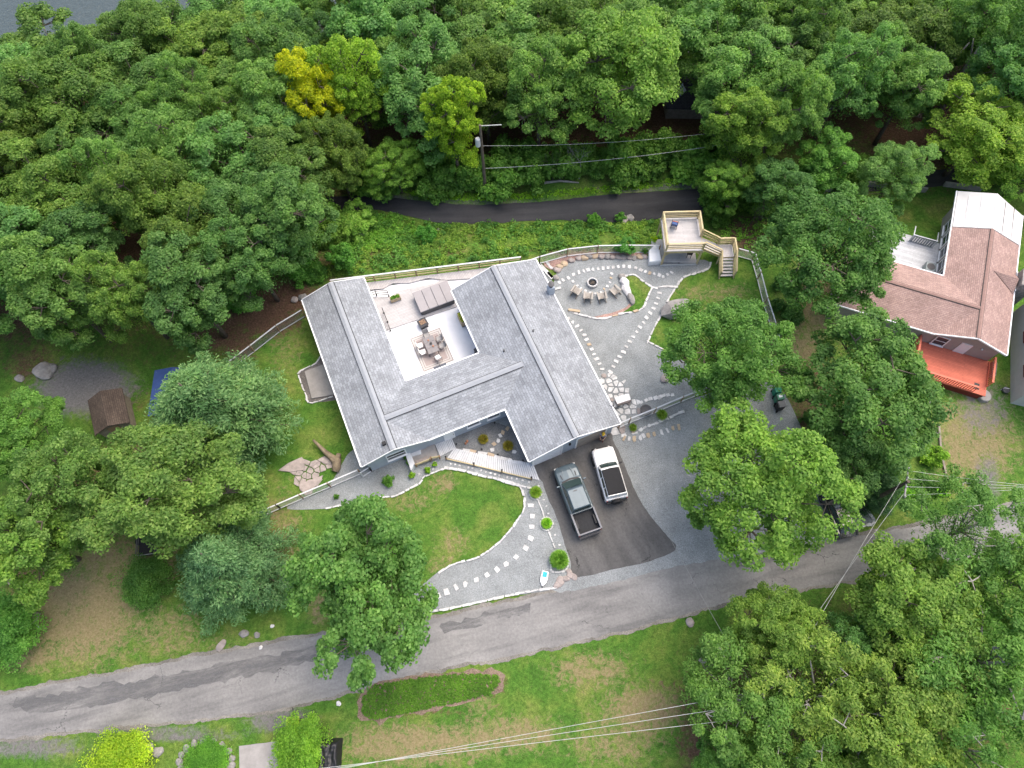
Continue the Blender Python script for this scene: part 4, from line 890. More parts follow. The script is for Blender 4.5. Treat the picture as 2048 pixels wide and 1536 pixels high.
for a_, b_ in (((-.05, .05), (.35, .7)), ((-.05, .05), (-.75, -.4))):
    A, B = V3(*a_, 0), V3(*b_, 0)
    for z_ in (.12, 1.2): MB().beam(A + V3(0, 0, z_), B + V3(0, 0, z_), .08, .06).build("gate_rail", M_WHITEB, gt)
    for q in (A, B): MB().box((q.x, q.y, .65), (.08, .08, 1.25)).build("stile", M_WHITEB, gt)

# ------------------------------------------------------------------ lookout platform with stairs
lt = thing("lookout_deck", "raised timber lookout platform on posts with side stairs, above the back road", "deck", (14.2, 36.0, 0))
X0, X1, Y0, Y1, ZD = 0.05, 3.35, 0.0, 3.45, 2.45
MB().prism([(X0 - .1, Y0 - .1), (X1 + .05, Y0 - .1), (X1 + .05, Y1 + .1), (X0 - .1, Y1 + .1)], ZD - .04, ZD).build("upper_floor", M_COMP, lt)
MB().prism([(-.75, .35), (3.35, .0), (3.4, 2.6), (-.6, 2.8)], .03, .2).build("lower_floor", M_COMP, lt)
MB().box((1.65, -.06, .115), (3.4, .04, .17)).build("skirt_board", M_WHITEB, lt)
for x in (X0, X1):
    for y in (Y0, Y1):
        zb = float(g(14.2 + x, 36 + y)); MB().box((x, y, (ZD + 1.05 + zb) / 2), (.14, .14, ZD + 1.05 - zb)).build("post", M_WOOD_N, lt)
for y in (Y0 - .09, Y1 + .09): MB().box(((X0 + X1) / 2, y, ZD - .17), (X1 - X0 + .3, .05, .24)).build("rim_joist", M_WOOD_N, lt)
for x in (X0 - .09, X1 + .09): MB().box((x, (Y0 + Y1) / 2, ZD - .17), (.05, Y1 - Y0 + .1, .24)).build("rim_joist", M_WOOD_N, lt)
for i in range(1, 6): MB().box((X0 + (X1 - X0) * i / 6, (Y0 + Y1) / 2, ZD - .16), (.05, Y1 - Y0, .2)).build("joist", M_WOOD_N, lt)
for x, s in ((X0, 1), (X1, -1)):
    for y, t in ((Y0, 1), (Y1, -1)): MB().beam((x, y, ZD - .8), (x + s * .65, y, ZD - .15), .09).build("brace", M_WOOD_N, lt)
def guard(a, b, h=1.05, n=3, posts=True):
    a, b = V3(*a), V3(*b)
    MB().beam(a + V3(0, 0, h), b + V3(0, 0, h), .14, .045).build("top_rail", M_WOOD_N, lt)
    for i in range(1, n + 1): MB().beam(a + V3(0, 0, h * i / (n + 1)), b + V3(0, 0, h * i / (n + 1)), .045, .12).build("rail", M_WOOD_N, lt)
    if posts:
        for p in (a, b): MB().box((p.x, p.y, p.z + h / 2 - .1), (.1, .1, h + .1)).build("rail_post", M_WOOD_N, lt)
guard((X0, Y0, ZD), (X1, Y0, ZD), n=3); guard((X0, Y0, ZD), (X0, Y1, ZD)); guard((X0, Y1, ZD), (X1, Y1, ZD)); guard((X1, 1.45, ZD), (X1, Y1, ZD))
# upper flight to the right, landing, lower flight to the lawn
LZ = 1.15
for i in range(6):
    t = (i + .5) / 6; MB().box((X1 + .12 + t * 1.75, .75, ZD - (i + 1) * (ZD - LZ) / 7), (.3, 1.15, .045)).build("tread", M_COMP, lt)
for y in (.15, 1.35): MB().beam((X1 + .05, y, ZD - .15), (X1 + 1.95, y, LZ - .12), .05, .26).build("stringer", M_WOOD_N, lt)
LX0, LX1, LY0, LY1 = 5.25, 6.6, .0, 1.35
MB().prism([(LX0, LY0), (LX1, LY0), (LX1, LY1), (LX0, LY1)], LZ - .04, LZ).build("landing", M_COMP2, lt)
for x in (LX0, LX1):
    for y in (LY0, LY1): MB().box((x, y, (LZ + 1) / 2), (.11, .11, LZ + 1.0)).build("landing_post", M_WOOD_N, lt)
for y in (LY0, LY1): MB().box(((LX0 + LX1) / 2, y, LZ - .14), (1.35, .05, .2)).build("rim_joist", M_WOOD_N, lt)
for i in range(6): MB().box(((LX0 + LX1) / 2, LY0 - .13 - i * .24, LZ - (i + 1) * LZ / 7), (1.2, .25, .045)).build("tread", M_COMP, lt)
for x in (LX0 + .02, LX1 - .02): MB().beam((x, LY0, LZ - .1), (x, LY0 - 1.6, 0.02), .05, .26).build("stringer", M_WOOD_N, lt)
guard((X1 + .1, 1.4, ZD), (LX0, 1.4, LZ), n=2); guard((X1 + .1, .1, ZD), (LX0, .1, LZ), n=2)
guard((LX0, LY1, LZ), (LX1, LY1, LZ)); guard((LX1, LY1, LZ), (LX1, LY0, LZ))
for x in (LX0, LX1): guard((x, LY0, LZ), (x, LY0 - 1.55, .15), n=2)
tag(MB().prism([(0, .25), (1.15, .35), (1.1, 2.0), (.6, 2.05), (.1, 1.55)], 0, .62, .08).build("storage_chest", M_WHITE, None, loc=(13.05, 35.75, .03), bevel=.02), "white storage chest with stepped lid beside the lower lookout floor", "chest")
lw = thing("lawn_chair", "blue folding chair with orange trim on the lookout platform", "chair", (15.25, 38.55, ZD), R(160))
M_BLUEF = mat("blue_canvas", (.07, .12, .27), None, 5, .8); M_ORG = mat("orange_canvas", (.55, .14, .05), None, 5, .8)
MB().beam((0, -.25, .42), (0, .2, .38), .5, .04).build("seat", M_BLUEF, lw); MB().beam((0, .2, .4), (0, .42, .95), .5, .04).build("backrest", M_BLUEF, lw); MB().beam((-.26, -.28, .43), (.26, -.28, .43), .06, .06).build("front_trim", M_ORG, lw)
for sx in (-1, 1):
    MB().tube([(sx * .27, -.3, 0), (sx * .27, .25, .6), (sx * .27, .42, .97)], .02, 6).build("frame", M_BLACK, lw); MB().tube([(sx * .27, .3, 0), (sx * .27, -.28, .6)], .02, 6).build("leg", M_BLACK, lw)
gr = thing("barbecue_grill", "black barbecue grill under the lookout platform", "grill", (16.9, 37.0, .2), R(80))
MB().box((0, 0, .75), (1.0, .5, .25)).build("firebox", M_BLACK, gr, bevel=.03); MB().loft([[(-.5, y, z) for y, z in ((-.25, .88), (.25, .88), (.2, 1.1), (-.2, 1.1))], [(.5, y, z) for y, z in ((-.25, .88), (.25, .88), (.2, 1.1), (-.2, 1.1))]]).build("lid", M_BLACK, gr)
for sx in (-1, 1):
    for sy in (-1, 1): MB().box((sx * .42, sy * .18, .32), (.05, .05, .64)).build("leg", M_DKGREY, gr)
# ------------------------------------------------------------------ fire pit patio
def rock_mesh(seed, sub=2, rough=.28, flat=.7):
    bm = bmesh.new(); bmesh.ops.create_icosphere(bm, subdivisions=sub, radius=1.0)
    for v in bm.verts:
        n = noise.noise(v.co * 1.3 + Vector((seed * 7.1, seed, 2))) + .5 * noise.noise(v.co * 3.1 + Vector((seed, 5, seed * 3.3)))
        v.co *= 1 + rough * n
        v.co.z *= flat
        for ax in (Vector((.6, .5, .62)), Vector((-.7, .3, .64)), Vector((.1, -.8, .6)), Vector((.2, .1, 1)), Vector((-.9, -.4, .1)), Vector((.95, -.2, .1))):
            d = v.co.dot(ax.normalized()) - (.72 + .12 * math.sin(seed * 3 + ax.x * 9)) * (flat if ax.z > .9 else 1)
            if d > 0: v.co -= ax.normalized() * d * .85
    me = bpy.data.meshes.new("rock"); bm.to_mesh(me); bm.free(); return me
ROCKS = [rock_mesh(i + 1) for i in range(8)]
def rock(name, label, p, s, rz, m, cat="rock", group=None, sink=.3, i=None, parent=None):
    me = (ROCKS[i] if i is not None else random.choice(ROCKS)).copy(); me.materials.clear()
    o = link(name, me, m, parent, fix=False, loc=(p.x, p.y, p.z + s[2] * (1 - sink) * .7), rz=rz, scale=s)
    if label: tag(o, label, cat, group)
    return o
fp = thing("fire_pit", "round stone ring fire pit with black ash bed amid the patio chairs", "fire pit", PG(*ZF([(910, 645)])[0]))
for i in range(14):
    t = 2 * math.pi * i / 14
    for k_ in range(2): MB().box((.44 * math.cos(t + k_ * .22), .44 * math.sin(t + k_ * .22), .12 + k_ * .17), (.14, .19, .16), t + k_ * .22, .92).build("ring_block", M_STONE_W, fp, bevel=.02)
MB().lathe((0, 0, .03), [(.38, 0), (.38, .16), (.1, .2)], 18).build("ash_bed", mat("ash", (.05, .05, .052), (.02, .02, .02), 9, .95, bump=.6), fp)
for a_ in (.4, 1.9, 3.6): MB().tube([(.22 * math.cos(a_), .22 * math.sin(a_), .24), (-.2 * math.cos(a_ + .3), -.2 * math.sin(a_ + .3), .28)], .04, 7).build("charred_log", M_BARK, fp)
M_ADI = mat("greyed_adirondack", (.45, .41, .36), (.32, .29, .25), 4, .85)
def adirondack():
    o = thing("adirondack_chair", "", "chair")
    for i in range(5): MB().beam((-.3, .28 - i * .115, .38 - i * .035), (.3, .28 - i * .115, .38 - i * .035), .1, .025).build("seat_slat", M_ADI, o)
    for i in range(5):
        x = (-2 + i) * .115; h = .95 - abs(i - 2) * .05; MB().beam((x * .8, -.22, .26), (x * 1.2, -.55, h), .1, .02).build("back_slat", M_ADI, o)
    for s in (-1, 1):
        MB().beam((s * .36, .38, .56), (s * .36, -.42, .56), .14, .025).build("arm", M_ADI, o)
        MB().box((s * .33, .33, .28), (.05, .1, .55)).build("leg", M_ADI, o); MB().beam((s * .3, .34, .36), (s * .3, -.62, .03), .04, .12).build("leg", M_WOOD_W, o)
    return o
for (u_, v_), a_, lb in (((675, 775), -35, "weathered adirondack chair by the fire pit, closest to the house wall"), ((845, 850), -8, "weathered adirondack chair facing the fire pit, second from the house wall"), ((1045, 850), 10, "weathered adirondack chair facing the fire pit, second from the boulder row"), ((1230, 770), 42, "weathered adirondack chair by the fire pit, next to the boulder row")):
    c_ = adirondack(); c_.location = PG(*ZF([(u_, v_)])[0], .026); c_.rotation_euler = (0, 0, R(a_)); c_['label'] = lb; c_['group'] = "adirondack chairs round the fire pit"
for i, ((u_, v_), s_, rz, m_, lb) in enumerate((((1345, 555), (.42, .36, .36), .3, M_BOULDER, "brown seat boulder at the lawn-tip end of the boulder row"), ((1380, 635), (.5, .62, .4), .15, M_BOULDER_W, "square white seat boulder beside the brown end boulder"), ((1415, 740), (.45, .8, .38), .3, M_BOULDER_W, "long white seat boulder in the middle of the boulder row"), ((1470, 865), (.38, .78, .36), .2, M_BOULDER, "grey seat boulder at the mulch end of the boulder row"))):
    rock("seat_boulder", lb, PG(*ZF([(u_, v_)])[0]), s_, rz, m_, "boulder", "boulders along the lawn island", .25, i)
bo = rock("lawn_boulder", "very large grey angular boulder on the back lawn edge", PG(1350, 622), (1.7, .95, 1.0), R(35), M_BOULDER, "boulder", None, .3, 5)
px_ = ZF([(430, 400), (500, 355), (600, 310), (720, 275), (790, 275), (860, 255), (960, 245), (1040, 255), (1130, 255), (1200, 265), (1290, 262), (1370, 255), (1450, 265), (1520, 272), (1600, 258), (1670, 250), (400, 450), (375, 560)])
for i, q in enumerate(px_): rock("bed_rock", "rough tan rock in the row edging the red mulch bed", PG(*q), (random.uniform(.28, .5), random.uniform(.22, .34), random.uniform(.2, .34)), random.uniform(-.4, .4), random.choice((M_STONE_P, M_BOULDER, M_STONE_P, M_STONE_T)), "rock", "rocks edging the red mulch bed")
for (a_, b_, w_) in (((150, 375), (330, 570), .35), ((330, 735), (450, 705), .2), ((60 + 200, 480), (330, 560), .25)):
    p, q = PG(*ZF([a_])[0]), PG(*ZF([b_])[0]); MB().beam((p.x, p.y, .08), (q.x, q.y, .08), w_, .12).build("kerb_stone", M_STONE_W, patio)
p, q = PG(*ZF([(560, 1030)])[0]), PG(*ZF([(730, 1055)])[0]); MB().beam((p.x, p.y, .12), (q.x, q.y, .12), .22, .18).build("kerb_stone", M_STONE_T, patio)
gb = thing("garden_bench", "white topped garden bench on the crazy paving beside the house", "bench", PG(1244, 802, .07), R(17))
MB().box((0, 0, .44), (1.25, .62, .06)).build("seat", M_WHITE, gb, bevel=.02); MB().beam((-.62, -.34, .5), (.62, -.34, .5), .05, .1).build("backrest", M_STONE_P, gb); MB().beam((-.62, -.4, .3), (.62, -.4, .3), .05, .3).build("front_board", M_STONE_P, gb)
for sx in (-1, 1):
    for sy in (-1, 1): MB().box((sx * .52, sy * .22, .21), (.08, .08, .42)).build("leg", M_WHITE, gb)
tag(MB().lathe((0, 0, 0), [(.28, 0), (.44, .25), (.5, .5), (.46, .52), (.4, .45), (.05, .44)], 20).build("planter_pot", M_DKGREY, None, loc=PG(1290, 824, .026), smooth=True), "round dark grey planter pot by the patio fence", "pot")
# bare log sculpture near the stone slabs
lg = thing("driftwood_log", "thick twisted bare log lying by the stone slabs", "log", PG(*ZT([(800, 480)])[0]))
pts = [PG(*q) - lg.location for q in ZT([(528, 162), (600, 230), (680, 310), (760, 375), (830, 430), (825, 500), (800, 560)])]
MB().tube([(p.x, p.y, z_) for p, z_ in zip(pts, (.55, .5, .42, .36, .34, .3, .22))], [.1, .15, .2, .27, .4, .36, .3], 12).build("trunk", mat("mossy_log", (.3, .24, .15), (.13, .1, .07), 3, .9, bump=.7), lg, smooth=True)
q_ = PG(*ZT([(860, 330)])[0]) - lg.location; MB().tube([pts[4] + V3(0, 0, .34), (q_.x, q_.y, .4)], [.3, .18], 10).build("branch_stub", mat("mossy_log", (.3, .24, .15)), lg, smooth=True)

# ------------------------------------------------------------------ vehicles
def wheel(parent, x, y, r=.4, w=.27):
    o = MB(); 
    k0 = [(r * .62, -w / 2), (r * .96, -w / 2), (r, -w * .3), (r, w * .3), (r * .96, w / 2), (r * .62, w / 2)]
    n = 20; vs = []; fs = []
    for rr, yy in k0:
        for j in range(n): t = 2 * math.pi * j / n; vs.append((x + rr * math.cos(t), y + yy, r + rr * math.sin(t)))
    for i in range(len(k0) - 1):
        for j in range(n): q = i * n; fs.append((q + j, q + (j + 1) % n, q + n + (j + 1) % n, q + n + j))
    wl_ = o.add(vs, fs).build("wheel", M_RUBBER, parent)
    MB().add([(x + r * .62 * math.cos(2 * math.pi * j / n), y + sy * w * .42, r + r * .62 * math.sin(2 * math.pi * j / n)) for sy in (-1, 1) for j in range(n)], [tuple(range(n)), tuple(range(2 * n - 1, n - 1, -1))] + [(j, (j + 1) % n, n + (j + 1) % n, n + j) for j in range(n)]).build("rim", M_DKGREY, wl_)
def sec(x, w, zb, zs, zt, wt, cr=.04):
    """closed body section at station x: half-width w at the shoulder zs, top half-width wt at zt"""
    P_ = [(w * .9, zb), (w, zb + .12), (w, zs), (wt + (w - wt) * .25, zt - .03), (wt * .75, zt), (0, zt + cr)]
    return [(x, y, z) for y, z in P_] + [(x, -y, z) for y, z in P_[::-1][1:]]
def head_to(pf, pr):
    d = pf - pr; return math.atan2(d.y, d.x), (pf + pr) / 2
# pickup truck
a_, c_ = head_to(P(1127, 930, .8), P(1181, 1069, .8))
pk = thing("pickup_truck", "blue grey crew cab pickup truck with empty black bed on the driveway", "truck", (c_.x, c_.y, .028), a_)
M_PK = paint_mat("steel_blue_paint", (.075, .108, .128), .38, .35, .25)
MB().loft([sec(2.92, .72, .55, .8, .95, .6), sec(2.8, .9, .42, .92, 1.06, .76), sec(2.4, .98, .38, 1.0, 1.14, .82), sec(1.7, 1.0, .38, 1.04, 1.2, .84), sec(1.55, 1.0, .38, 1.06, 1.24, .88, .02), sec(-1.08, 1.0, .4, 1.08, 1.22, .92, 0)]).build("body", M_PK, pk, smooth=False, bevel=.03)
MB().loft([[(1.5, -.84, 1.22), (1.5, .84, 1.22), (-1.06, .86, 1.22), (-1.06, -.86, 1.22)], [(.72, -.7, 1.84), (.72, .7, 1.84), (-1.0, .72, 1.84), (-1.0, -.72, 1.84)], [(.6, -.62, 1.9), (.6, .62, 1.9), (-.92, .64, 1.9), (-.92, -.64, 1.9)]]).build("cab", M_PK, pk, bevel=.04)
MB().add([(1.44, -.77, 1.29), (1.51, 0, 1.29), (1.44, .77, 1.29), (.8, .68, 1.81), (.84, 0, 1.83), (.8, -.68, 1.81)], [(0, 1, 4, 5), (1, 2, 3, 4)]).build("windshield", M_GLASS, pk)
MB().add([(1.42, -.74, 1.262), (1.54, -.1, 1.262), (1.54, .1, 1.262), (1.42, .74, 1.262), (1.58, .72, 1.255), (1.7, 0, 1.27), (1.58, -.72, 1.255)], [(0, 6, 5, 1), (1, 5, 2), (2, 5, 4, 3)]).build("wiper_cowl", M_BLACK, pk)
for s in (-1, 1):
    for x0, x1 in ((1.2, .3), (.2, -.9)):
        w_ = MB(); yb, yt = .858, .715; xa = min(x0, .9); w_.add([(x0 - .04, s * yb, 1.3), (x1, s * (yb + .005), 1.3), (x1, s * yt, 1.78), (min(x0 - .45, x0) if x0 > .5 else x0, s * yt, 1.78)], [(0, 1, 2, 3)]); w_.build("side_window", M_GLASS, pk)
    mr = MB().box((1.3, s * 1.13, 1.22), (.12, .26, .2)).build("mirror", M_PK, pk, bevel=.03); MB().box((1.28, s * .99, 1.16), (.06, .14, .05)).build("mirror_arm", M_BLACK, mr)
    MB().box((2.82, s * .72, .86), (.14, .36, .2)).build("headlight", mat("lamp_lens", (.6, .6, .58), None, 3, .2), pk, bevel=.03)
    MB().box((-2.9, s * .9, .98), (.06, .12, .3)).build("tail_light", mat("red_lens", (.35, .02, .02), None, 3, .25), pk)
    MB().beam((2.6, s * .34, 1.205), (1.75, s * .44, 1.25), .05, .03).build("hood_crease", M_PK, pk); MB().box((1.95, s * .6, 1.225), (.4, .06, .02), s * .1).build("hood_vent", M_BLACK, pk)
    for x in (-.1, .0): pass
    MB().beam((.55, s * .3, 1.905), (-.88, s * .32, 1.905), .04, .02).build("roof_rib", M_PK, pk)
    MB().box((-2.0, s * .93, .86), (1.82, .14, .86)).build("bed_side", M_PK, pk, bevel=.02); MB().box((-2.0, s * .93, 1.3), (1.8, .13, .03)).build("bed_rail", mat("grey_plastic_trim", (.2, .2, .21), None, 3, .5), pk)
    MB().box((-2.0, s * .76, .93), (.8, .22, .24)).build("wheel_arch", M_BLACK, pk, bevel=.04)
    for x in (1.9, -1.95): wheel(pk, x, s * .88)
    MB().box((.15, s * 1.02, .45), (2.0, .14, .05)).build("side_step", M_BLACK, pk)
MB().box((.45, .05, 1.91), (.07, .3, .025)).build("roof_antenna", M_DKGREY, pk)
MB().box((-2.0, 0, .78), (1.8, 1.72, .06)).build("bed_liner", mat("bed_liner_black", (.024, .025, .028), (.016, .017, .019), 6, .7), pk)
for i in range(7): MB().box((-2.0, -.6 + i * .2, .815), (1.7, .05, .014)).build("liner_rib", mat("bed_liner_black", (.045, .045, .05)), pk)
MB().box((-1.12, 0, .98), (.06, 1.74, .5)).build("bed_front", M_PK, pk); MB().box((-2.87, 0, 1.0), (.1, 1.74, .56)).build("tailgate", M_PK, pk, bevel=.02); MB().box((-2.87, 0, 1.295), (.11, 1.76, .03)).build("tailgate_cap", mat("grey_plastic_trim", (.2, .2, .21)), pk)
MB().box((-2.99, 0, .58), (.2, 1.9, .2)).build("rear_bumper", M_DKGREY, pk, bevel=.03); MB().box((2.93, 0, .6), (.18, 1.6, .24)).build("front_bumper", M_DKGREY, pk, bevel=.05); MB().box((2.9, 0, .88), (.06, 1.05, .22)).build("grille", M_BLACK, pk)
MB().add([(-1.075, -.64, 1.3), (-1.075, .64, 1.3), (-1.02, .62, 1.75), (-1.02, -.62, 1.75)], [(0, 1, 2, 3)]).build("rear_window", M_GLASS, pk)
# off-road SUV
a_, c_ = head_to(P(1204, 897, .9), P(1234, 1000, .9))
sv = thing("off_road_suv", "white boxy off-road SUV with black soft top and rear spare wheel", "car", (c_.x, c_.y, .028), a_)
M_SV = paint_mat("white_paint", (.78, .77, .75), .3, .6)
MB().loft([sec(2.22, .74, .6, .92, 1.04, .64, .02), sec(2.12, .9, .5, .98, 1.12, .76, .02), sec(1.7, .93, .46, 1.04, 1.18, .8, .03), sec(.85, .94, .46, 1.08, 1.22, .84, .02), sec(-2.0, .95, .48, 1.1, 1.24, .9, 0), sec(-2.18, .9, .52, 1.08, 1.2, .86, 0)]).build("body", M_SV, sv, bevel=.04)
MB().loft([[(.78, -.82, 1.22), (.78, .82, 1.22), (-2.08, .86, 1.22), (-2.08, -.86, 1.22)], [(.3, -.74, 1.78), (.3, .74, 1.78), (-2.0, .76, 1.78), (-2.0, -.76, 1.78)]]).build("cabin_frame", M_SV, sv, bevel=.04)
MB().loft([[(.2, -.735, 1.785), (.26, 0, 1.785), (.2, .735, 1.785), (-1.94, .75, 1.785), (-1.94, -.75, 1.785)], [(.1, -.69, 1.86), (.16, 0, 1.87), (.1, .69, 1.86), (-1.86, .7, 1.86), (-1.86, -.7, 1.86)]]).build("soft_top", mat("black_canvas_top", (.012, .012, .014), (.009, .009, .01), 3, .7), sv, bevel=.03)
MB().add([(.8, -.7, 1.3), (.86, 0, 1.3), (.8, .7, 1.3), (.385, .68, 1.72), (.43, 0, 1.73), (.385, -.68, 1.72)], [(0, 1, 4, 5), (1, 2, 3, 4)]).build("windshield", M_GLASS, sv)
for s in (-1, 1):
    for x0, x1 in ((.5, -.3), (-.4, -1.15), (-1.25, -1.9)): MB().add([(x0, s * .855, 1.3), (x1, s * .868, 1.3), (x1, s * .778, 1.7), (x0 - (.22 if x0 > 0 else 0), s * .77, 1.7)], [(0, 1, 2, 3)]).build("side_window", M_GLASS, sv)
    MB().box((.62, s * 1.08, 1.28), (.12, .22, .18)).build("mirror", M_BLACK, sv, bevel=.03); MB().lathe((2.2, s * .55, .9), [(.12, -.0), (.12, .04)], 12).build("headlight", mat("lamp_lens", (.6, .6, .58)), sv)
    MB().box((-2.2, s * .82, .95), (.05, .1, .24)).build("tail_light", mat("red_lens", (.35, .02, .02)), sv)
    for x in (1.42, -1.45): wheel(sv, x, s * .86, .42); MB().box((x, s * .97, .84), (1.05, .1, .12)).build("fender_flare", M_BLACK, sv, bevel=.03)
MB().box((2.3, 0, .62), (.2, 1.7, .2)).build("front_bumper", M_BLACK, sv, bevel=.04); MB().box((-2.27, 0, .6), (.18, 1.75, .2)).build("rear_bumper", M_BLACK, sv, bevel=.04); MB().box((2.235, 0, .92), (.04, 1.0, .2)).build("grille", M_BLACK, sv)
sp_ = MB(); n = 20; sp_.add([(-2.25 - dx, .1 + .4 * math.cos(2 * math.pi * j / n), 1.05 + .4 * math.sin(2 * math.pi * j / n)) for dx in (0, .26) for j in range(n)], [tuple(range(n)), tuple(range(2 * n - 1, n - 1, -1))] + [(j, (j + 1) % n, n + (j + 1) % n, n + j) for j in range(n)]); sp_.build("spare_wheel", M_RUBBER, sv, bevel=.05)
# dark car under the tree
a_, c_ = P(1676, 1024, .6) , 0
cr_ = thing("parked_car", "dark hatchback parked on grey gravel half under the yellow green tree", "car", (a_.x, a_.y, .02), R(100))
M_DC = paint_mat("black_paint", (.016, .017, .02), .25, .8)
MB().loft([sec(2.1, .6, .4, .62, .72, .5), sec(1.9, .82, .3, .74, .84, .66), sec(.95, .9, .26, .86, .96, .72), sec(-1.7, .9, .28, .9, 1.0, .74), sec(-2.1, .78, .36, .84, .92, .66)]).build("body", M_DC, cr_, bevel=.04)
MB().loft([[(.9, -.7, .96), (.9, .7, .96), (-1.75, .7, .98), (-1.75, -.7, .98)], [(.1, -.55, 1.42), (.1, .55, 1.42), (-1.2, .55, 1.42), (-1.2, -.55, 1.42)]]).build("cab", M_DC, cr_, bevel=.05)
MB().add([(.84, -.62, 1.02), (.84, .62, 1.02), (.2, .5, 1.395), (.2, -.5, 1.395)], [(0, 1, 2, 3)]).build("windshield", M_GLASS, cr_)
for s in (-1, 1):
    MB().add([(.6, s * .69, 1.03), (-1.4, s * .69, 1.04), (-1.1, s * .575, 1.37), (.1, s * .575, 1.37)], [(0, 1, 2, 3)]).build("side_window", M_GLASS, cr_)
    MB().box((.7, s * .95, 1.0), (.1, .16, .1)).build("mirror", M_DC, cr_)
    for x in (1.3, -1.3): wheel(cr_, x, s * .78, .32, .2)

# ------------------------------------------------------------------ bins, person, small yard things
def bin_(label, p, rz, m, lidm, open_lid=False, slip=False):
    o = thing("wheelie_bin", label, "bin", p, rz, "wheelie bins by the parking gravel")
    MB().box((0, 0, .5), (.5, .56, .96), taper=1.0).build("body", m, o, bevel=.03)
    if open_lid: MB().box((0, .33, .85), (.56, .07, .5)).build("lid", lidm, o, bevel=.02); MB().box((0, 0, .96), (.42, .48, .06)).build("inner_floor", lidm, o)
    else: MB().box((0, -.01, 1.02), (.58, .64, .07), taper=.92).build("lid", lidm, o, bevel=.02)
    if slip: MB().box((.02, 0, 1.06), (.22, .3, .01)).build("paper_slip", M_WHITE, o)
    MB().beam((-.24, .33, .95), (.24, .33, .95), .04).build("handle", M_BLACK, o)
    for s in (-1, 1): MB().lathe((s * .27, .24, .02), [(.09, 0), (.1, .09), (.09, .18)], 10).build("wheel", M_RUBBER, o)
M_GB = mat("green_bin", (.01, .22, .13), (.01, .17, .1), 3, .45); M_GB2 = mat("dark_green_bin", (.05, .2, .12), None, 3, .45); M_GYB = mat("grey_bin", (.17, .17, .175), None, 3, .5)
bin_("bright green wheelie bin with its lid notched open", PG(1550, 788, .02), R(95), M_GB, M_GB, True)
bin_("green wheelie bin with a white paper on its lid", PG(1553, 802, .02), R(98), M_GB2, M_GB2, slip=True)
bin_("grey wheelie bin beside the two green bins", PG(1556, 817, .02), R(100), M_BLACK, M_GYB)
# person in the garage opening: one skinned body, clothes as children
def skin_obj(name, m, parent, verts, edges, radii, sub=2):
    me = bpy.data.meshes.new(name); me.from_pydata(verts, edges, []); me.update(); me.materials.append(m)
    o = bpy.data.objects.new(name, me); col.objects.link(o); o.parent = parent
    sk = o.modifiers.new("skin", 'SKIN'); sk.use_smooth_shade = True
    for i, r_ in enumerate(radii): me.skin_vertices[0].data[i].radius = r_ if isinstance(r_, tuple) else (r_, r_)
    me.skin_vertices[0].data[0].use_root = True
    o.modifiers.new("sub", 'SUBSURF').render_levels = sub; return o
M_SKIN = mat("skin", (.5, .32, .23), (.46, .29, .21), 4, .6)
pv = [(0, 0, .95), (0, -.01, 1.2), (0, -.02, 1.42), (0, 0, 1.53), (0, .03, 1.63), (0, .03, 1.74),
      (.1, 0, .88), (.11, .04, .5), (.11, -.02, .09), (.11, .12, .03), (-.1, 0, .88), (-.12, .1, .5), (-.12, .06, .09), (-.12, .2, .03),
      (.2, -.02, 1.4), (.25, .02, 1.12), (.16, .26, 1.08), (.1, .33, 1.12), (-.2, -.02, 1.4), (-.25, .02, 1.12), (-.16, .26, 1.08), (-.1, .33, 1.12)]
pe = [(0, 1), (1, 2), (2, 3), (3, 4), (4, 5), (0, 6), (6, 7), (7, 8), (8, 9), (0, 10), (10, 11), (11, 12), (12, 13), (2, 14), (14, 15), (15, 16), (16, 17), (2, 18), (18, 19), (19, 20), (20, 21)]
pr = [(.15, .11), (.14, .1), (.15, .1), .05, .085, .075, .085, .06, .04, .035, .085, .06, .04, .035, .06, .045, .035, .03, .06, .045, .035, .03]
for sgn, base in ((1, 17), (-1, 21)):
    for k_ in range(5):
        i0 = len(pv); dx = (-.03 + .015 * k_) if k_ < 4 else sgn * .045; ln = (.05, .06, .06, .045, .03)[k_]
        pv += [(pv[base][0] + dx, pv[base][1] + .02 + ln * .5, pv[base][2] + .01), (pv[base][0] + dx * .8, pv[base][1] + .03 + ln, pv[base][2] - .015)]; pe += [(base, i0), (i0, i0 + 1)]; pr += [.009, .008]
pers = thing("person", "person in grey shirt, dark shorts and yellow cap looking down by the garage", "person", PG(1203, 880, .028), R(160))
skin_obj("body", M_SKIN, pers, pv, pe, pr)
skin_obj("shirt", mat("grey_tee", (.42, .44, .48), None, 6, .85), pers, [(0, 0, .98), (0, -.01, 1.2), (0, -.02, 1.42), (.21, -.02, 1.4), (.25, .01, 1.2), (-.21, -.02, 1.4), (-.25, .01, 1.2)], [(0, 1), (1, 2), (2, 3), (3, 4), (2, 5), (5, 6)], [(.175, .135), (.165, .125), (.17, .12), .085, .07, .085, .07])
skin_obj("shorts", mat("dark_shorts", (.05, .045, .07), None, 6, .85), pers, [(0, 0, .95), (.1, .0, .86), (.115, .04, .58), (-.1, 0, .86), (-.12, .07, .58)], [(0, 1), (1, 2), (0, 3), (3, 4)], [(.17, .13), .115, .095, .115, .095])
skin_obj("shoes", mat("dark_red_shoes", (.12, .02, .03), None, 6, .7), pers, [(.11, -.02, .06), (.11, .14, .05)], [(0, 1)], [.06, .05]); skin_obj("shoes", MATS["dark_red_shoes"], pers, [(-.12, .06, .06), (-.12, .22, .05)], [(0, 1)], [.06, .05])
hd = skin_obj("hair", mat("brown_hair", (.12, .07, .04), None, 6, .8), pers, [(0, .0, 1.66), (0, .0, 1.74)], [(0, 1)], [.1, .09])
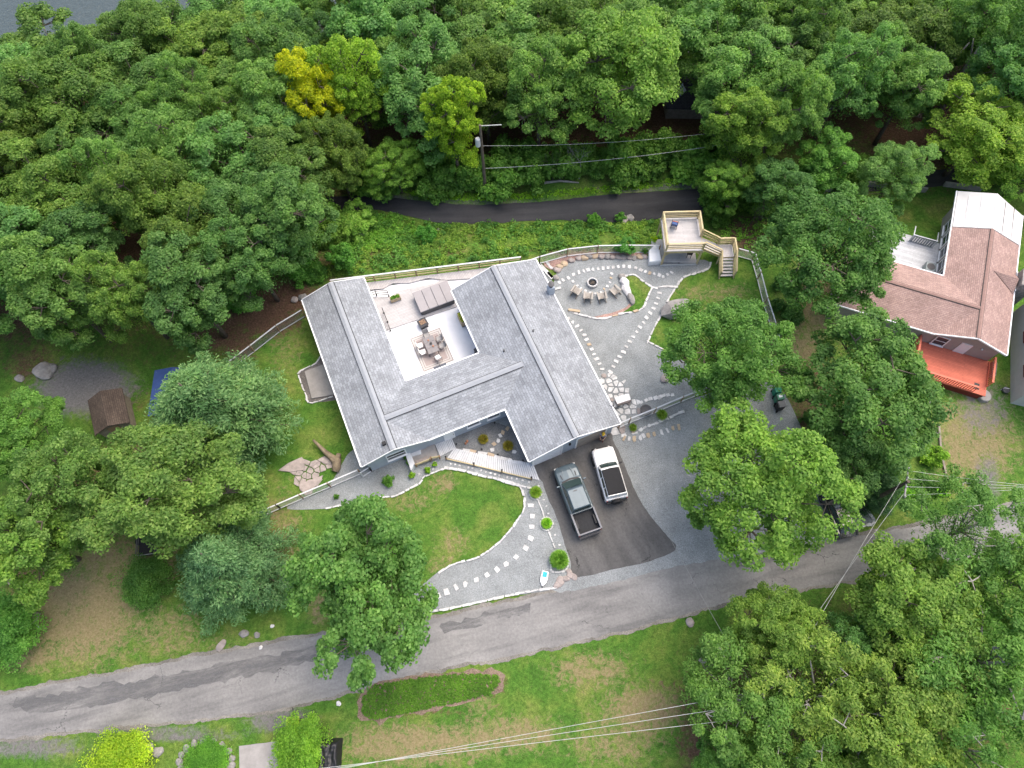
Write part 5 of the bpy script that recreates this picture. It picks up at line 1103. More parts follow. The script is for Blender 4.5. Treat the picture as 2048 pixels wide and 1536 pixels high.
cp = MB().lathe((0, .03, 1.71), [(.125, 0), (.12, .06), (.08, .11), (.01, .13)], 16).build("cap", mat("yellow_cap", (.75, .5, .04), None, 6, .7), pers, smooth=True); MB().prism([(-.09, .12), (.09, .12), (.07, .25), (-.07, .25)], 1.71, 1.73).build("brim", MATS["yellow_cap"], cp)
for s in (-1, 1): MB().lathe((s * .032, .107, 1.655), [(.004, -.01), (.012, 0), (.004, .01)], 8).build("eye", M_BLACK, pers)
MB().box((0, .13, 1.625), (.025, .035, .045), taper=.5).build("nose", M_SKIN, pers); MB().box((0, .112, 1.585), (.05, .015, .012)).build("mouth", mat("lip", (.35, .13, .11), None, 4, .6), pers)
# toy-boat planter on the gravel
bt = thing("boat_ornament", "small white boat ornament with turquoise well on the gravel corner", "ornament", PG(1088, 1157, .024), R(-105))
MB().loft([[(x, y, z) for y, z in ((-w_, .16), (-w_ * .6, .03), (w_ * .6, .03), (w_, .16), (w_ * .8, .18), (-w_ * .8, .18))] for x, w_ in ((-.55, .24), (0, .28), (.3, .24), (.6, .04))]).build("hull", M_WHITE, bt)
MB().box((-.28, 0, .19), (.4, .34, .03)).build("well", mat("turquoise", (.02, .42, .46), None, 4, .4), bt); MB().box((.05, 0, .19), (.2, .4, .03)).build("thwart", M_WHITE, bt); MB().tube([(.55, 0, .15), (.8, .02, .03)], .02, 6).build("mooring_post", M_BLACK, bt)
for i, q in enumerate(((1121, 1163), (1131, 1158), (1140, 1150), (1113, 1170), (1148, 1154), (1138, 1143))): rock("corner_rock", "pinkish rock in the cluster at the drive and road corner", PG(*q), (random.uniform(.25, .5), random.uniform(.2, .36), .16), random.uniform(0, 3), M_STONE_P, "rock", "rocks at the driveway corner", .4)
an = thing("clay_figure", "small orange clay figure group on the entry gravel", "ornament", P(*ZP([(1040, 305)])[0], .034))
for i in range(4): MB().lathe((random.uniform(-.22, .22), random.uniform(-.15, .15), 0), [(.07, 0), (.09, .12), (.04, .22), (.06, .28), (.02, .33)], 9).build("figure", mat("terracotta", (.45, .2, .11)), an)
# lower lawn bits
for q, s_, m_, lb in (((575, 1165), (.7, .6, .3), M_BOULDER, "low heap of grey rubble on the lawn under the front maple"), ((443, 1290), (.35, .5, .2), M_STONE_P, "flat tan stump stone near the road verge"), ((488, 1268), (.45, .3, .2), M_BOULDER, "grey stone among the lawn rubble, bigger of the pair"), ((515, 1270), (.3, .22, .16), M_BOULDER, "grey stone among the lawn rubble, smaller of the pair"), ((545, 1252), (.17, .17, .1), M_BOULDER_W, "round white stone on grass by the rubble"), ((522, 1295), (.16, .16, .1), M_BOULDER_W, "round white stone on grass nearest the road verge"), ((1380, 1245), (.42, .35, .3), M_STONE_P, "tan boulder on grass beside the road"), ((1405, 1318), (.4, .3, .25), M_BOULDER, "mossy grey boulder below the road"), ((90, 742), (1.1, .85, .6), M_BOULDER, "big grey boulder at the wood edge gravel"), ((105, 737), (.6, .5, .4), M_BOULDER, "medium grey rock touching the big wood-edge boulder"), ((40, 757), (.5, .36, .3), M_BOULDER, "dark low rock on the wood-edge grass"), ((606, 596), (.5, .4, .3), M_BOULDER, "rubble rock behind the left wing gable"), ((590, 600), (.4, .35, .3), M_STONE_P, "tan rubble rock behind the left wing gable"), ((1585, 570), (.6, .5, .4), M_STONE_P, "brown rock heap by the leaning trunk"), ((1600, 562), (.5, .45, .4), M_BOULDER, "grey rock beside the brown rock heap"), ((678, 1407), (.2, .2, .12), M_BOULDER_W, "white stone at the end of the clover bed"), ((1245, 440), (.7, .5, .5), M_STONE_P, "pale boulder at the back road edge"), ((880, 462), (.4, .3, .2), M_STONE_P, "tan rock on the weedy bank"), ((1260, 437), (.5, .4, .4), M_BOULDER, "grey boulder at the back road edge"), ((1330, 758), (.5, .4, .3), M_STONE_P, "pink rock edging the bed under the backyard oak")):
    rock("field_rock" , lb, PG(*q), s_, random.uniform(0, 3), m_, "rock", None, .4)
cart = thing("garden_cart", "lime green tipping garden cart behind a bush by the road", "cart", PG(591, 1443), R(5))
MB().loft([[(x, y, .35) for x, y in ((-.35, -.28), (.35, -.28), (.35, .28), (-.35, .28))], [(x, y, .72) for x, y in ((-.48, -.36), (.48, -.36), (.48, .36), (-.48, .36))]]).build("tub", mat("lime_plastic", (.55, .68, .08), None, 3, .45), cart, bevel=.03)
for s in (-1, 1): MB().lathe((s * .42, 0, .0), [(.12, .05), (.17, .1), (.17, .25), (.12, .3)], 12).build("wheel", M_RUBBER, cart)
MB().tube([(0, .3, .4), (0, .95, .75)], .025, 6).build("handle", M_BLACK, cart)
def drape(w, d, h, seed, n=22):
    vs = []; fs = []
    for i in range(n + 1):
        for j in range(n + 1):
            x, y = (i / n - .5), (j / n - .5); e = max(abs(x), abs(y)) * 2
            z = h * (1 - max(0, (e - .72)) / .28) if e > .72 else h
            z += (.12 * noise.noise(Vector((x * 9 + seed, y * 4, seed))) + .07 * noise.noise(Vector((x * 5, y * 16, seed + 4)))) * h * (1.4 if e < .9 else .5)
            vs.append((x * w + .05 * noise.noise(Vector((y * 8, seed, 0))), y * d, max(z, .01)))
    for i in range(n):
        for j in range(n): k_ = i * (n + 1) + j; fs.append((k_, k_ + n + 1, k_ + n + 2, k_ + 1))
    return MB().add(vs, fs)
tag(drape(1.7, 2.3, .8, 3).build("tarp_heap", mat("black_tarp", (.018, .018, .02), None, 3, .35), None, loc=PG(660, 1512), smooth=True), "crumpled black tarpaulin over a heap beside the bush", "tarp")
pole_ = thing("bent_sign_pole", "thin pale bent pole lying across the round stone bed", "pole", PG(437, 1524)); MB().tube([(-.4, -.2, .05), (0, .05, .45), (.45, .3, .5)], .035, 7).build("pole", M_WHITEB, pole_); MB().tube([(-.4, -.2, .05), (-.2, -.5, .3)], .03, 6).build("brace", M_WHITEB, pole_)
for t in np.linspace(-.2, 3.5, 11):
    rock("ring_rock", "grey rock in the ring round the clipped bed", PG(412 + 52 * math.cos(t), 1524 - 40 * math.sin(t)), (random.uniform(.28, .42), random.uniform(.22, .32), .2), t, M_BOULDER, "rock", "rocks ringing the round bed", .4)
for q in ((316, 1505), (298, 1497)): rock("bed_rock", "grey rock beside the yellow green bush", PG(*q), (.5, .34, .25), .6, M_BOULDER, "rock", "rocks by the yellow green bush", .4)

# ------------------------------------------------------------------ sheds and clutter left
sh = thing("garden_shed", "small shed with mossy brown shingle roof among the oaks", "shed", P(240, 838, 0), R(22))
MB().loft([[(s_, y, z) for s_, z in ((-1.2, 0), (-1.2, 1.9), (0, 2.5), (1.2, 1.9), (1.2, 0))] for y in (-1.5, 1.5)]).build("wall", M_WOOD_W, sh)
for s in (-1, 1): roof_plane("roof_slope", [(s * 1.45, -1.7, 1.85), (0, -1.7, 2.58), (0, 1.7, 2.58), (s * 1.45, 1.7, 1.85)], (0, 1, 0), M_SHINGLE_B, sh, .08)
MB().box((0, -1.52, .95), (.9, .05, 1.8)).build("door", M_WOOD_P, sh)
bs = thing("blue_shelter", "blue tarpaulin roofed shelter under the blue green conifer", "shelter", P(362, 800, 0), R(2))
for sx in (-1, 1):
    for sy in (-1, 1): MB().tube([(sx * 1.5, sy * 1.9, 0), (sx * 1.5, sy * 1.9, 1.9)], .04, 7).build("post", M_WIRE, bs)
    roof_plane("roof_sheet", [(sx * 1.7, -2.1, 1.85), (0, -2.1, 2.3), (0, 2.1, 2.3), (sx * 1.7, 2.1, 1.85)], (0, 1, 0), mat("blue_tarp", (.05, .09, .24), (.04, .07, .19), 2, .45), bs, .03)
tr_ = thing("utility_trailer", "dark open utility trailer frame under the oak edge", "trailer", P(305, 1082, 0), R(5))
MB().box((0, 0, .5), (1.5, 2.5, .06)).build("deck", M_BLACK, tr_)
for sx in (-1, 1):
    for z_ in (.75, 1.0): MB().beam((sx * .75, -1.25, z_), (sx * .75, 1.25, z_), .05).build("side_rail", M_DKGREY, tr_)
    MB().lathe((sx * .88, 0, .0), [(.28, .2), (.32, .26), (.32, .4), (.28, .46)], 14).build("wheel", M_RUBBER, tr_)
for y in (-1.25, 1.25): MB().beam((-.75, y, 1.0), (.75, y, 1.0), .05).build("end_rail", M_WIRE, tr_)
bn = thing("old_bench", "old slatted bench with pale rails under the trees", "bench", P(36, 1168, 0), R(-18))
for i in range(3): MB().box((0, -.15 + i * .15, .45), (1.7, .13, .04)).build("seat_slat", M_WOOD_W, bn)
MB().beam((-.85, .32, .85), (.85, .32, .85), .05, .3).build("backrest", M_WOOD_G, bn)
for sx in (-1, 1): MB().box((sx * .75, .05, .22), (.08, .45, .44)).build("leg", M_WHITEB, bn)
wr = thing("firewood_rack", "dark timber firewood rack beside the dry lawn", "rack", P(62, 1232, 0), R(-22))
MB().box((0, 0, .1), (1.3, .9, .12)).build("base", M_WOOD_W, wr)
for sx in (-1, 1): MB().box((sx * .6, 0, .55), (.08, .9, .9)).build("side_frame", M_WOOD_W, wr)
for i in range(4):
    for j in range(3): MB().tube([(-.42 + i * .27, -.4, .27 + j * .24), (-.42 + i * .27, .4, .27 + j * .24)], .11, 9).build("log", M_BARK, wr)
MB().beam((.6, -.3, .12), (1.35, -.5, .08), .07).build("skid", M_WHITEB, wr)

# ------------------------------------------------------------------ neighbour house on the right
NO, NA = (35.92, 26.66), R(-21.8)
NL = hl_frame(NO, NA)
nh = thing("neighbour_house", "L-shaped neighbour house with red brown shingle roof and coral front deck", "house", (*NO, 0), NA)
EN, W2 = 3.0, 2.93; rN = EN + W2 * .38
M_NWALL = mat("taupe_stucco", (.36, .32, .29), (.32, .285, .26), 2, .85); M_MEMB = mat("white_membrane", (.66, .645, .62), (.52, .5, .48), .8, .7)
um2 = W2 * (3.0 / W2) if False else W2
roof_plane("roof_slope", [(0, 6.0, EN), (0, 11.5, EN), (W2, 11.5, rN), (W2, 3.0, rN)], (0, 1, 0), M_SHINGLE_R, nh)
roof_plane("roof_slope", [(W2, 3.0, rN), (W2, 0, rN), (0, 0, EN)], (0, 1, 0), M_SHINGLE_R, nh)
roof_plane("roof_slope", [(W2, 0, rN), (2 * W2, 0, EN), (2 * W2, 11.5, EN), (W2, 11.5, rN)], (0, 1, 0), M_SHINGLE_R, nh)
roof_plane("roof_slope", [(W2, 3.0, rN), (0, 6.0, EN), (-8.5, 6.0, EN), (-8.5, 3.0, rN)], (1, 0, 0), M_SHINGLE_R, nh)
roof_plane("roof_slope", [(W2, 3.0, rN), (0, 0, EN), (-8.5, 0, EN), (-8.5, 3.0, rN)], (1, 0, 0), M_SHINGLE_R, nh)
ridge_cap((W2, 0, rN), (W2, 11.5, rN), .3, .38, nh, M_SHINGLE_R if False else mat("red_cap", (.3, .19, .16), None, 4, .85)); ridge_cap((-8.5, 3, rN), (W2 - .2, 3, rN), .3, .38, nh, mat("red_cap", (.3, .19, .16)))
roof_plane("flat_roof", [(.05, 11.55, EN + .05), (.05, 15.8, EN), (W2, 15.6, rN + .02), (W2, 11.55, rN + .02)], (0, 1, 0), M_MEMB, nh)
roof_plane("flat_roof", [(W2, 11.55, rN + .02), (W2, 15.6, rN + .02), (2 * W2, 15.0, EN), (2 * W2, 11.55, EN + .05)], (0, 1, 0), M_MEMB, nh)
for i, x in enumerate((.95, 1.9, 2.93, 3.9, 4.9)):
    z_ = rN - abs(x - W2) * .38 + .03; MB().beam((x, 11.6, z_), (x, 15.2, z_), .09 if i < 3 else .05, .03).build("roof_seam", M_WHITE if i < 3 else M_BLACK, nh)
for a_, b_ in (((-.05, 6.05, EN), (-.05, 15.8, EN)), ((-8.5, 6.06, EN), (0, 6.06, EN)), ((-8.5, -.06, EN), (0, -.06, EN)), ((2 * W2 + .05, 0, EN), (2 * W2 + .05, 15, EN)), ((0, -.04, EN), (W2, -.04, rN)), ((W2, -.04, rN), (2 * W2, -.04, EN))):
    MB().beam(V3(*a_) - V3(0, 0, .06), V3(*b_) - V3(0, 0, .06), .09, .15).build("fascia", M_WHITE, nh)
wall_prism("wall", [(.35, 0), (.35, EN - .06), (W2, rN - .17), (2 * W2 - .35, EN - .06), (2 * W2 - .35, 0)], .35, 15.0, 'v', M_NWALL, nh)
wall_prism("wall", [(.35, 0), (.35, EN - .06), (3.0, rN - .17), (5.65, EN - .06), (5.65, 0)], -8.2, 1.0, 'u', M_NWALL, nh)
for v_ in (6.9, 8.4, 9.9, 11.4, 12.9): window(nh, (.345, v_, 1.5), 1.1, 1.5, math.pi)
window(nh, (1.1, .345, 1.7), 1.0, 1.3, -math.pi / 2, M_WHITE); MB().box((3.0, .32, 1.4), (.9, .06, 2.0)).build("door", M_WHITE, nh)
wl_ = MB().lathe((4.2, .28, 2.3), [(.04, 0), (.09, .05), (.04, .15)], 8).build("wall_lamp", M_WHITE, nh)
# cross gable and stone chimney on the far slope
roof_plane("dormer_slope", [(3.6, 7.3, rN - .2), (5.75, 7.3, rN - .35), (5.75, 6.2, EN + .1)], (1, 0, 0), M_SHINGLE_R, nh, .05); roof_plane("dormer_slope", [(3.6, 7.3, rN - .2), (5.75, 7.3, rN - .35), (5.75, 8.3, EN + .1)], (1, 0, 0), M_SHINGLE_R, nh, .05)
chm = MB().box((6.45, 7.5, 2.0), (1.2, 1.9, 4.0), taper=.92).build("chimney", mat("fieldstone", (.36, .33, .3), (.17, .155, .14), 3.5, .9, bump=.8, bscale=5), nh, bevel=.05); MB().box((6.45, 7.5, 4.03), (.5, .9, .08)).build("flue", M_BLACK, chm); MB().box((5.88, 7.5, 3.1), (.06, 2.1, .2)).build("flashing", M_WHITE, chm)
# grey back deck and coral front deck
bd = thing("grey_deck", "weathered grey plank deck in the neighbour house corner", "deck", (*NO, 0), NA)
MB().prism([(-6.5, 5.75), (.3, 5.75), (.3, 11.6), (-4.5, 11.6)], .35, .42).build("floor", board_mat("silvered_boards", (.56, .57, .58), (.44, .45, .46), (.2, .2, .2), .14, axis=1), bd); MB().box((-3, 8.6, .18), (6, 5.6, .32)).build("skirt", M_WOOD_G, bd)
ac = thing("air_conditioner", "grey boxy air conditioning unit on the grey deck", "air conditioner", NL(-.45, 8.1, .42), NA); MB().box((0, 0, .4), (.85, 1.0, .8)).build("cabinet", mat("ac_grey", (.3, .34, .34), None, 3, .5), ac, bevel=.03); MB().lathe((0, 0, .8), [(.36, 0), (.36, .02)], 18).build("fan_grille", M_DKGREY, ac)
gg = thing("grey_deck_gate", "grey slatted gate and stair railing at the grey deck end", "gate", NL(-1.2, 10.9, .42), NA)
for i in range(9): MB().box((-1.1 + i * .22, 0, .5), (.16, .04, .95)).build("slat", mat("slate_slat", (.26, .28, .3), None, 3, .7), gg)
for z_ in (.1, .98): MB().beam((-1.25, .03, z_), (.85, .03, z_), .09, .05).build("rail", mat("pale_grey_rail", (.5, .52, .53), None, 3, .6), gg)
for x in (-1.25, .85): MB().beam((x, 0, .95), (x + .25, 1.6, .35), .09, .05).build("hand_rail", mat("pale_grey_rail", (.5, .52, .53)), gg); MB().box((x, 0, .5), (.1, .1, 1.05)).build("post", mat("pale_grey_rail", (.5, .52, .53)), gg)
od = thing("coral_deck", "coral painted front deck with slatted red balustrade", "deck", (*NO, 0), NA)
M_COR = mat("coral_paint", (.62, .17, .105), (.54, .14, .085), 1.5, .6); M_COR_D = mat("dark_gap_red", (.2, .035, .025), None, 2, .6)  # skirt red is darkened so the gaps between balusters read dark
MB().prism([(-.6, -3.1), (5.7, -3.1), (5.7, .36), (-.6, .36)], .78, .86).build("floor", board_mat("coral_boards", (.6, .17, .105), (.52, .14, .088), (.28, .065, .045), .14, axis=1), od); MB().box((2.55, -1.4, .38), (6.1, 3.3, .74)).build("skirt", M_COR_D, od)
def balus(a, b):
    a, b = V3(*a), V3(*b); n = int((b - a).length / .2)
    MB().beam(a + V3(0, 0, .98), b + V3(0, 0, .98), .16, .05).build("top_rail", M_COR, od); MB().beam(a + V3(0, 0, .1), b + V3(0, 0, .1), .05, .09).build("bottom_rail", M_COR, od)
    for i in range(n + 1): p = a.lerp(b, i / n); MB().box((p.x, p.y, p.z + .52), (.06, .06, .9), math.atan2(b.y - a.y, b.x - a.x)).build("baluster", M_COR, od)
balus((-.55, -3.05, .86), (4.6, -3.05, .86)); balus((5.65, -2.2, .86), (5.65, .3, .86)); balus((-.55, -3.05, .86), (-.55, .3, .86))
tag(MB().box((0, 0, .01), (.6, .42, .02)).build("door_mat", M_BLACK, None, loc=NL(4.9, -2.4, .86), rz=NA + R(90)), "black door mat on the coral deck by its step", "mat")
tag(MB().lathe((0, 0, 0), [(.55, 0), (.55, .35), (.5, .4), (.1, .42)], 18).build("concrete_step", M_CONC, None, loc=NL(5.9, -2.7, 0)), "round concrete step at the coral deck opening", "step")
wb = thing("window_well_planter", "narrow grey plank planter leaning beside the coral deck corner", "planter", NL(6.3, .0, 0), NA); MB().box((0, 0, .3), (.35, 1.3, .6)).build("box", M_WOOD_G, wb); MB().box((0, 0, .62), (.25, 1.2, .03)).build("soil", M_BLACK, wb)
# grey house at the frame edge
g2 = thing("grey_house", "grey sided house with dark framed windows next door to the red roofed one", "house", NL(8.2, -2.5, 0), NA + R(5))
M_G2 = mat("dove_siding", (.52, .51, .49), (.47, .46, .44), 2, .75)
MB().loft([[(x, y, z) for x, z in ((0, 0), (0, 4.2), (3.5, 5.6), (7, 4.2), (7, 0))] for y in (0, 9)]).build("wall", M_G2, g2)
for s0, s1 in ((-.35, 3.5), (7.35, 3.5)): roof_plane("roof_slope", [(s0, -.3, 4.1), (s1, -.3, 5.68), (s1, 9.3, 5.68), (s0, 9.3, 4.1)], (0, 1, 0), M_SHINGLE_D, g2)
for v_ in (2.2, 5.5): window(g2, (-.005, v_, 2.6), 1.0, 1.2, math.pi, mat("maroon_frame", (.12, .03, .035), None, 3, .6))
hr = thing("hose_reel", "pale hose reel on the grass by the grey house wall", "hose reel", NL(7.6, -1.5, 0), NA); MB().lathe((0, 0, .1), [(.12, 0), (.3, .05), (.3, .2), (.12, .25)], 14).build("drum", M_DKGREY, hr); MB().tube([(-.3, 0, 0), (-.25, 0, .5), (.1, 0, .6)], .03, 6).build("frame", M_WHITEB, hr)
# dark roofed cabin in the lakeside wood
cbp = PG(1392, 214); cb = thing("wood_cabin", "charcoal roofed cabin half hidden in the lakeside wood", "house", cbp, R(-4))
MB().loft([[(x, y, z) for y, z in ((-2.4, -.6), (-2.4, 2.6), (0, 3.6), (2.4, 2.6), (2.4, -.6))] for x in (-3.6, 3.4)]).build("wall", M_WOOD_W, cb)
for s in (-1, 1): roof_plane("roof_slope", [(-3.9, s * 2.75, 2.5), (-3.9, 0, 3.68), (3.7, 0, 3.68), (3.7, s * 2.75, 2.5)], (1, 0, 0), M_SHINGLE_D, cb)
MB().loft([[(x, y, z) for x, z in ((1.2, -.6), (1.2, 2.5), (2.6, 3.2), (4.0, 2.5), (4.0, -.6))] for y in (2.0, 5.2)]).build("wall", M_WOOD_W, cb)
for s0 in (.95, 4.25): roof_plane("roof_slope", [(s0, 1.2, 2.45), (2.6, 1.2, 3.3), (2.6, 5.5, 3.3), (s0, 5.5, 2.45)], (0, 1, 0), M_SHINGLE_D, cb)
sk_ = MB().box((-.2, -1.3, 3.2), (.7, .6, .12)).build("skylight", mat("skylight_pale", (.4, .5, .52), None, 3, .2), cb); cu = MB().lathe((-2.4, -1.0, 3.1), [(.55, 0), (.55, .25), (.06, 1.0), (.04, 1.15)], 4).build("cupola", M_WHITE, cb)
for y in (2.2, 3.2): MB().beam((-1.9, y + .4, 2.0), (-.2, y + .4, 2.0), .08).build("porch_rail", mat("pale_pine", (.55, .42, .3), None, 3, .7), cb); MB().box((-.3, y + .4, 1.0), (.1, .1, 2.0)).build("porch_post", mat("pale_pine", (.55, .42, .3)), cb)
tag(drape(3.2, 2.4, .5, 9).build("orange_tarp", mat("orange_tarp", (.72, .32, .14), (.6, .25, .1), 2, .6), None, loc=PG(1421, 138), smooth=True), "orange tarpaulin spread in a gap of the lakeside wood", "tarp")
# timber retaining border and litter on the slope
tb = thing("timber_border", "silvered landscape timbers edging a stony terrace above the back road", "border", PG(1670, 380))
for a_, b_ in (((1630, 400), (1672, 374)), ((1672, 374), (1738, 372)), ((1738, 372), (1810, 380)), ((1810, 380), (1850, 384)), ((1885, 372), (1960, 382))):
    p, q = PG(*a_) - tb.location, PG(*b_) - tb.location
    for k_ in range(3): MB().beam(p + V3(0, 0, .12 + k_ * .2), q + V3(0, 0, .12 + k_ * .2), .2, .19).build("timber", M_WOOD_G, tb)
for q, lb, m_ in (((1603, 441), "bright blue scrap of tarp on the weedy slope", "cyan_tarp"), ((1707, 461), "blue bag among litter beside the grey deck", "cyan_tarp")):
    tag(drape(1.0, .6, .2, q[0]).build("tarp_scrap", mat(m_, (.05, .4, .6), None, 3, .5), None, loc=PG(*q), smooth=True), lb, "tarp")
lf = thing("low_timber_edge", "low dark timber edging along the dry front grass", "edging", PG(1878, 870))
for a_, b_ in (((1876, 850), (1880, 898)), ((1880, 905), (1893, 960))):
    p, q = PG(*a_) - lf.location, PG(*b_) - lf.location; MB().beam(p + V3(0, 0, .1), q + V3(0, 0, .1), .16, .18).build("timber", M_WOOD_W, lf)
for q, lb in (((1854, 803), "grey block at the edge of the neighbour lawn under the trees"), ((1866, 865), "pale broken block beside the timber edging")):
    tag(MB().box((0, 0, .14), (.35, .6, .28), .2, .9).build("concrete_block", M_CONC, None, loc=PG(*q), rz=.2, bevel=.03), lb, "block")

# ------------------------------------------------------------------ utility poles and wires
def upole(label, base, top, arm_dir, arm=2.2, lamp=False):
    o = thing("utility_pole", label, "utility pole", base); t = top - base
    MB().tube([(0, 0, -.1), t * .5, t], [.17, .15, .11], 10).build("pole", M_BARK, o)
    d = V3(math.cos(arm_dir), math.sin(arm_dir), 0)
    if arm:
        MB().beam(t - d * arm / 2 - V3(0, 0, .35), t + d * arm / 2 - V3(0, 0, .35), .1, .12).build("crossarm", M_WOOD_G, o)
        for s in (-.46, -.15, .15, .46): MB().lathe(t + d * arm * s - V3(0, 0, .29), [(.05, 0), (.06, .1), (.03, .16)], 8).build("insulator", M_WHITEB, o)
    return o
def wire(a, b, sag, r_=.02, m=M_CABLE, name="overhead_wire", label=None, group=None):
    a, b = Vector(a), Vector(b); pts = [a.lerp(b, i / 24) - V3(0, 0, sag * 4 * (i / 24) * (1 - i / 24)) for i in range(25)]
    tag(MB().tube([p - a for p in pts], r_, 5).build(name, m, None, loc=a), label, "wire", group)
b1 = PG(972, 394); t1 = V3(b1.x, b1.y + .05, b1.z + 10.0)
q_ = P(960, 250, t1.z); t1 = V3(q_.x, q_.y, t1.z)
up1 = upole("utility pole with grey transformer drum beside the back road", b1, t1, 0, 0)
MB().lathe(t1 - b1 - V3(.3, .1, 2.5), [(.1, 0), (.24, .05), (.24, .85), (.2, .95), (.05, 1.0)], 14).build("transformer", mat("transformer_grey", (.55, .56, .57), None, 3, .5), up1); MB().beam(t1 - b1 - V3(0, 0, .12), t1 - b1 + V3(1.9, 0, -.05), .07).build("lamp_arm", M_WIRE, up1)
b2 = PG(1806, 214); q_ = P(1837, 160, b2.z + 8.5); up2 = upole("leaning utility pole with short crossarm in the wood behind the neighbour house", b2, q_, .2, 1.6)
b3 = PG(1724, 1012); q3 = P(1816, 963, 7.4); up3 = upole("dark utility pole with angled crossarm beside the front road", b3, V3(b3.x, b3.y, 7.5), R(70), 2.4)
t3 = V3(b3.x, b3.y, 7.4)
q4 = P(1530, 1405, 6.8); up4 = upole("utility pole hidden among the ash trees below the road", V3(q4.x, q4.y, 0), q4, R(80), 2.0)
W = "pair of pole-top wires"
for dz, z0 in ((0, 0), (2.9, 1.4), (.2, .1)): pass
wire(t1 - V3(0, 0, 2.6), P(1425, 266, 3.5), .5, .014, label="grey wire from the transformer along the back road trees", m=M_CABLE)
wire(P(1425, 266, 3.5), q_ - V3(0, 0, 1), .3, .014, label="grey wire running to the leaning pole in the wood", m=M_CABLE_D)
wire(b1 + V3(0, 0, 4.3), P(1440, 290, 2.0), .5, .022, label="thick low telephone cable along the back road", m=M_CABLE)
wire(q_ - V3(0, 0, .4), PG(1990, 225, 7), .4, .014, label="wire leaving the leaning pole towards the neighbour trees")
for i, off in enumerate((-.9, -.3, .3, .9)):
    wire(t3 + V3(.3 * off, off, -.25), P(2200, 975 + off * 9, 7.6) , .4, .013, label="overhead wire from the roadside pole past the red roofed house", group="wires right of the roadside pole")
for i, off in enumerate((-.6, .7)):
    wire(t3 + V3(.3 * off, off, -.25 - i * .2), q4 + V3(off, .2 * off, -.2), .5, .014, label="overhead wire crossing the front road between two poles", group="wires over the front road")
for i, off in enumerate((-.8, .0, .7)):
    wire(q4 + V3(.1, off, -.2), P(380, 1582 + off * 17, 8.0), .45, .014, label="overhead wire crossing the lower lawn", group="wires over the lower lawn")
gp = P(1236, 878, 3.2); wire(gp, q4 - V3(0, 0, .6), .6, .014, label="service wire from the garage gable across the driveway to the pole", m=M_CABLE_D)
# ------------------------------------------------------------------ vegetation
LEAF = leaf_mat("broad_leaf", (.082, .178, .042), (.142, .282, .07), (.215, .355, .11), .48)
NEEDLE = leaf_mat("needle_leaf", (.075, .165, .07), (.125, .24, .11), (.2, .32, .16), .4)
GRASSB = leaf_mat("grass_blade", (.045, .11, .018), (.085, .165, .03), (.15, .22, .055), .25)
def unit(a): return a / np.maximum(np.linalg.norm(a, axis=1, keepdims=True), 1e-6)
def quads_mesh(name, C, N, size, asp, m, along=None):
    n = len(C); N = unit(N); r_ = rng.normal(size=(n, 3)) if along is None else along
    T = unit(r_ - N * np.sum(r_ * N, 1, keepdims=True)); B = np.cross(N, T)
    s = np.asarray(size).reshape(-1, 1) * np.ones((n, 1))
    V = np.empty((n, 4, 3)); cup = N * s * .12
    V[:, 0] = C - T * s * .5; V[:, 1] = C + B * s * asp * .5 + T * s * .06 + cup; V[:, 2] = C + T * s * .5; V[:, 3] = C - B * s * asp * .5 + T * s * .06 + cup
    me = bpy.data.meshes.new(name); me.vertices.add(n * 4); me.vertices.foreach_set('co', V.astype(np.float32).ravel())
    me.loops.add(n * 4); me.loops.foreach_set('vertex_index', np.arange(n * 4, dtype=np.int32))
    me.polygons.add(n); me.polygons.foreach_set('loop_start', np.arange(0, n * 4, 4, dtype=np.int32)); me.polygons.foreach_set('loop_total', np.full(n, 4, np.int32))
    me.update(calc_edges=True); me.materials.append(m); return me
def clump_leaves(cc, cr, per, leaf, flat=.75, upw=.5):
    k = len(cc); D = unit(rng.normal(size=(k * per, 3))); D[:, 2] = np.where(D[:, 2] < -.25, -D[:, 2] * .7, D[:, 2]); D = unit(D)
    c = np.repeat(cc, per, 0); r_ = np.repeat(cr, per)[:, None]
    pos = c + D * r_ * (rng.uniform(.45, 1.08, (k * per, 1))) * np.array([1, 1, flat])
    nn = D * .6 + np.array([0, 0, upw * 1.25]) + rng.normal(size=D.shape) * .4
    return pos, nn, leaf * rng.uniform(.65, 1.3, k * per)
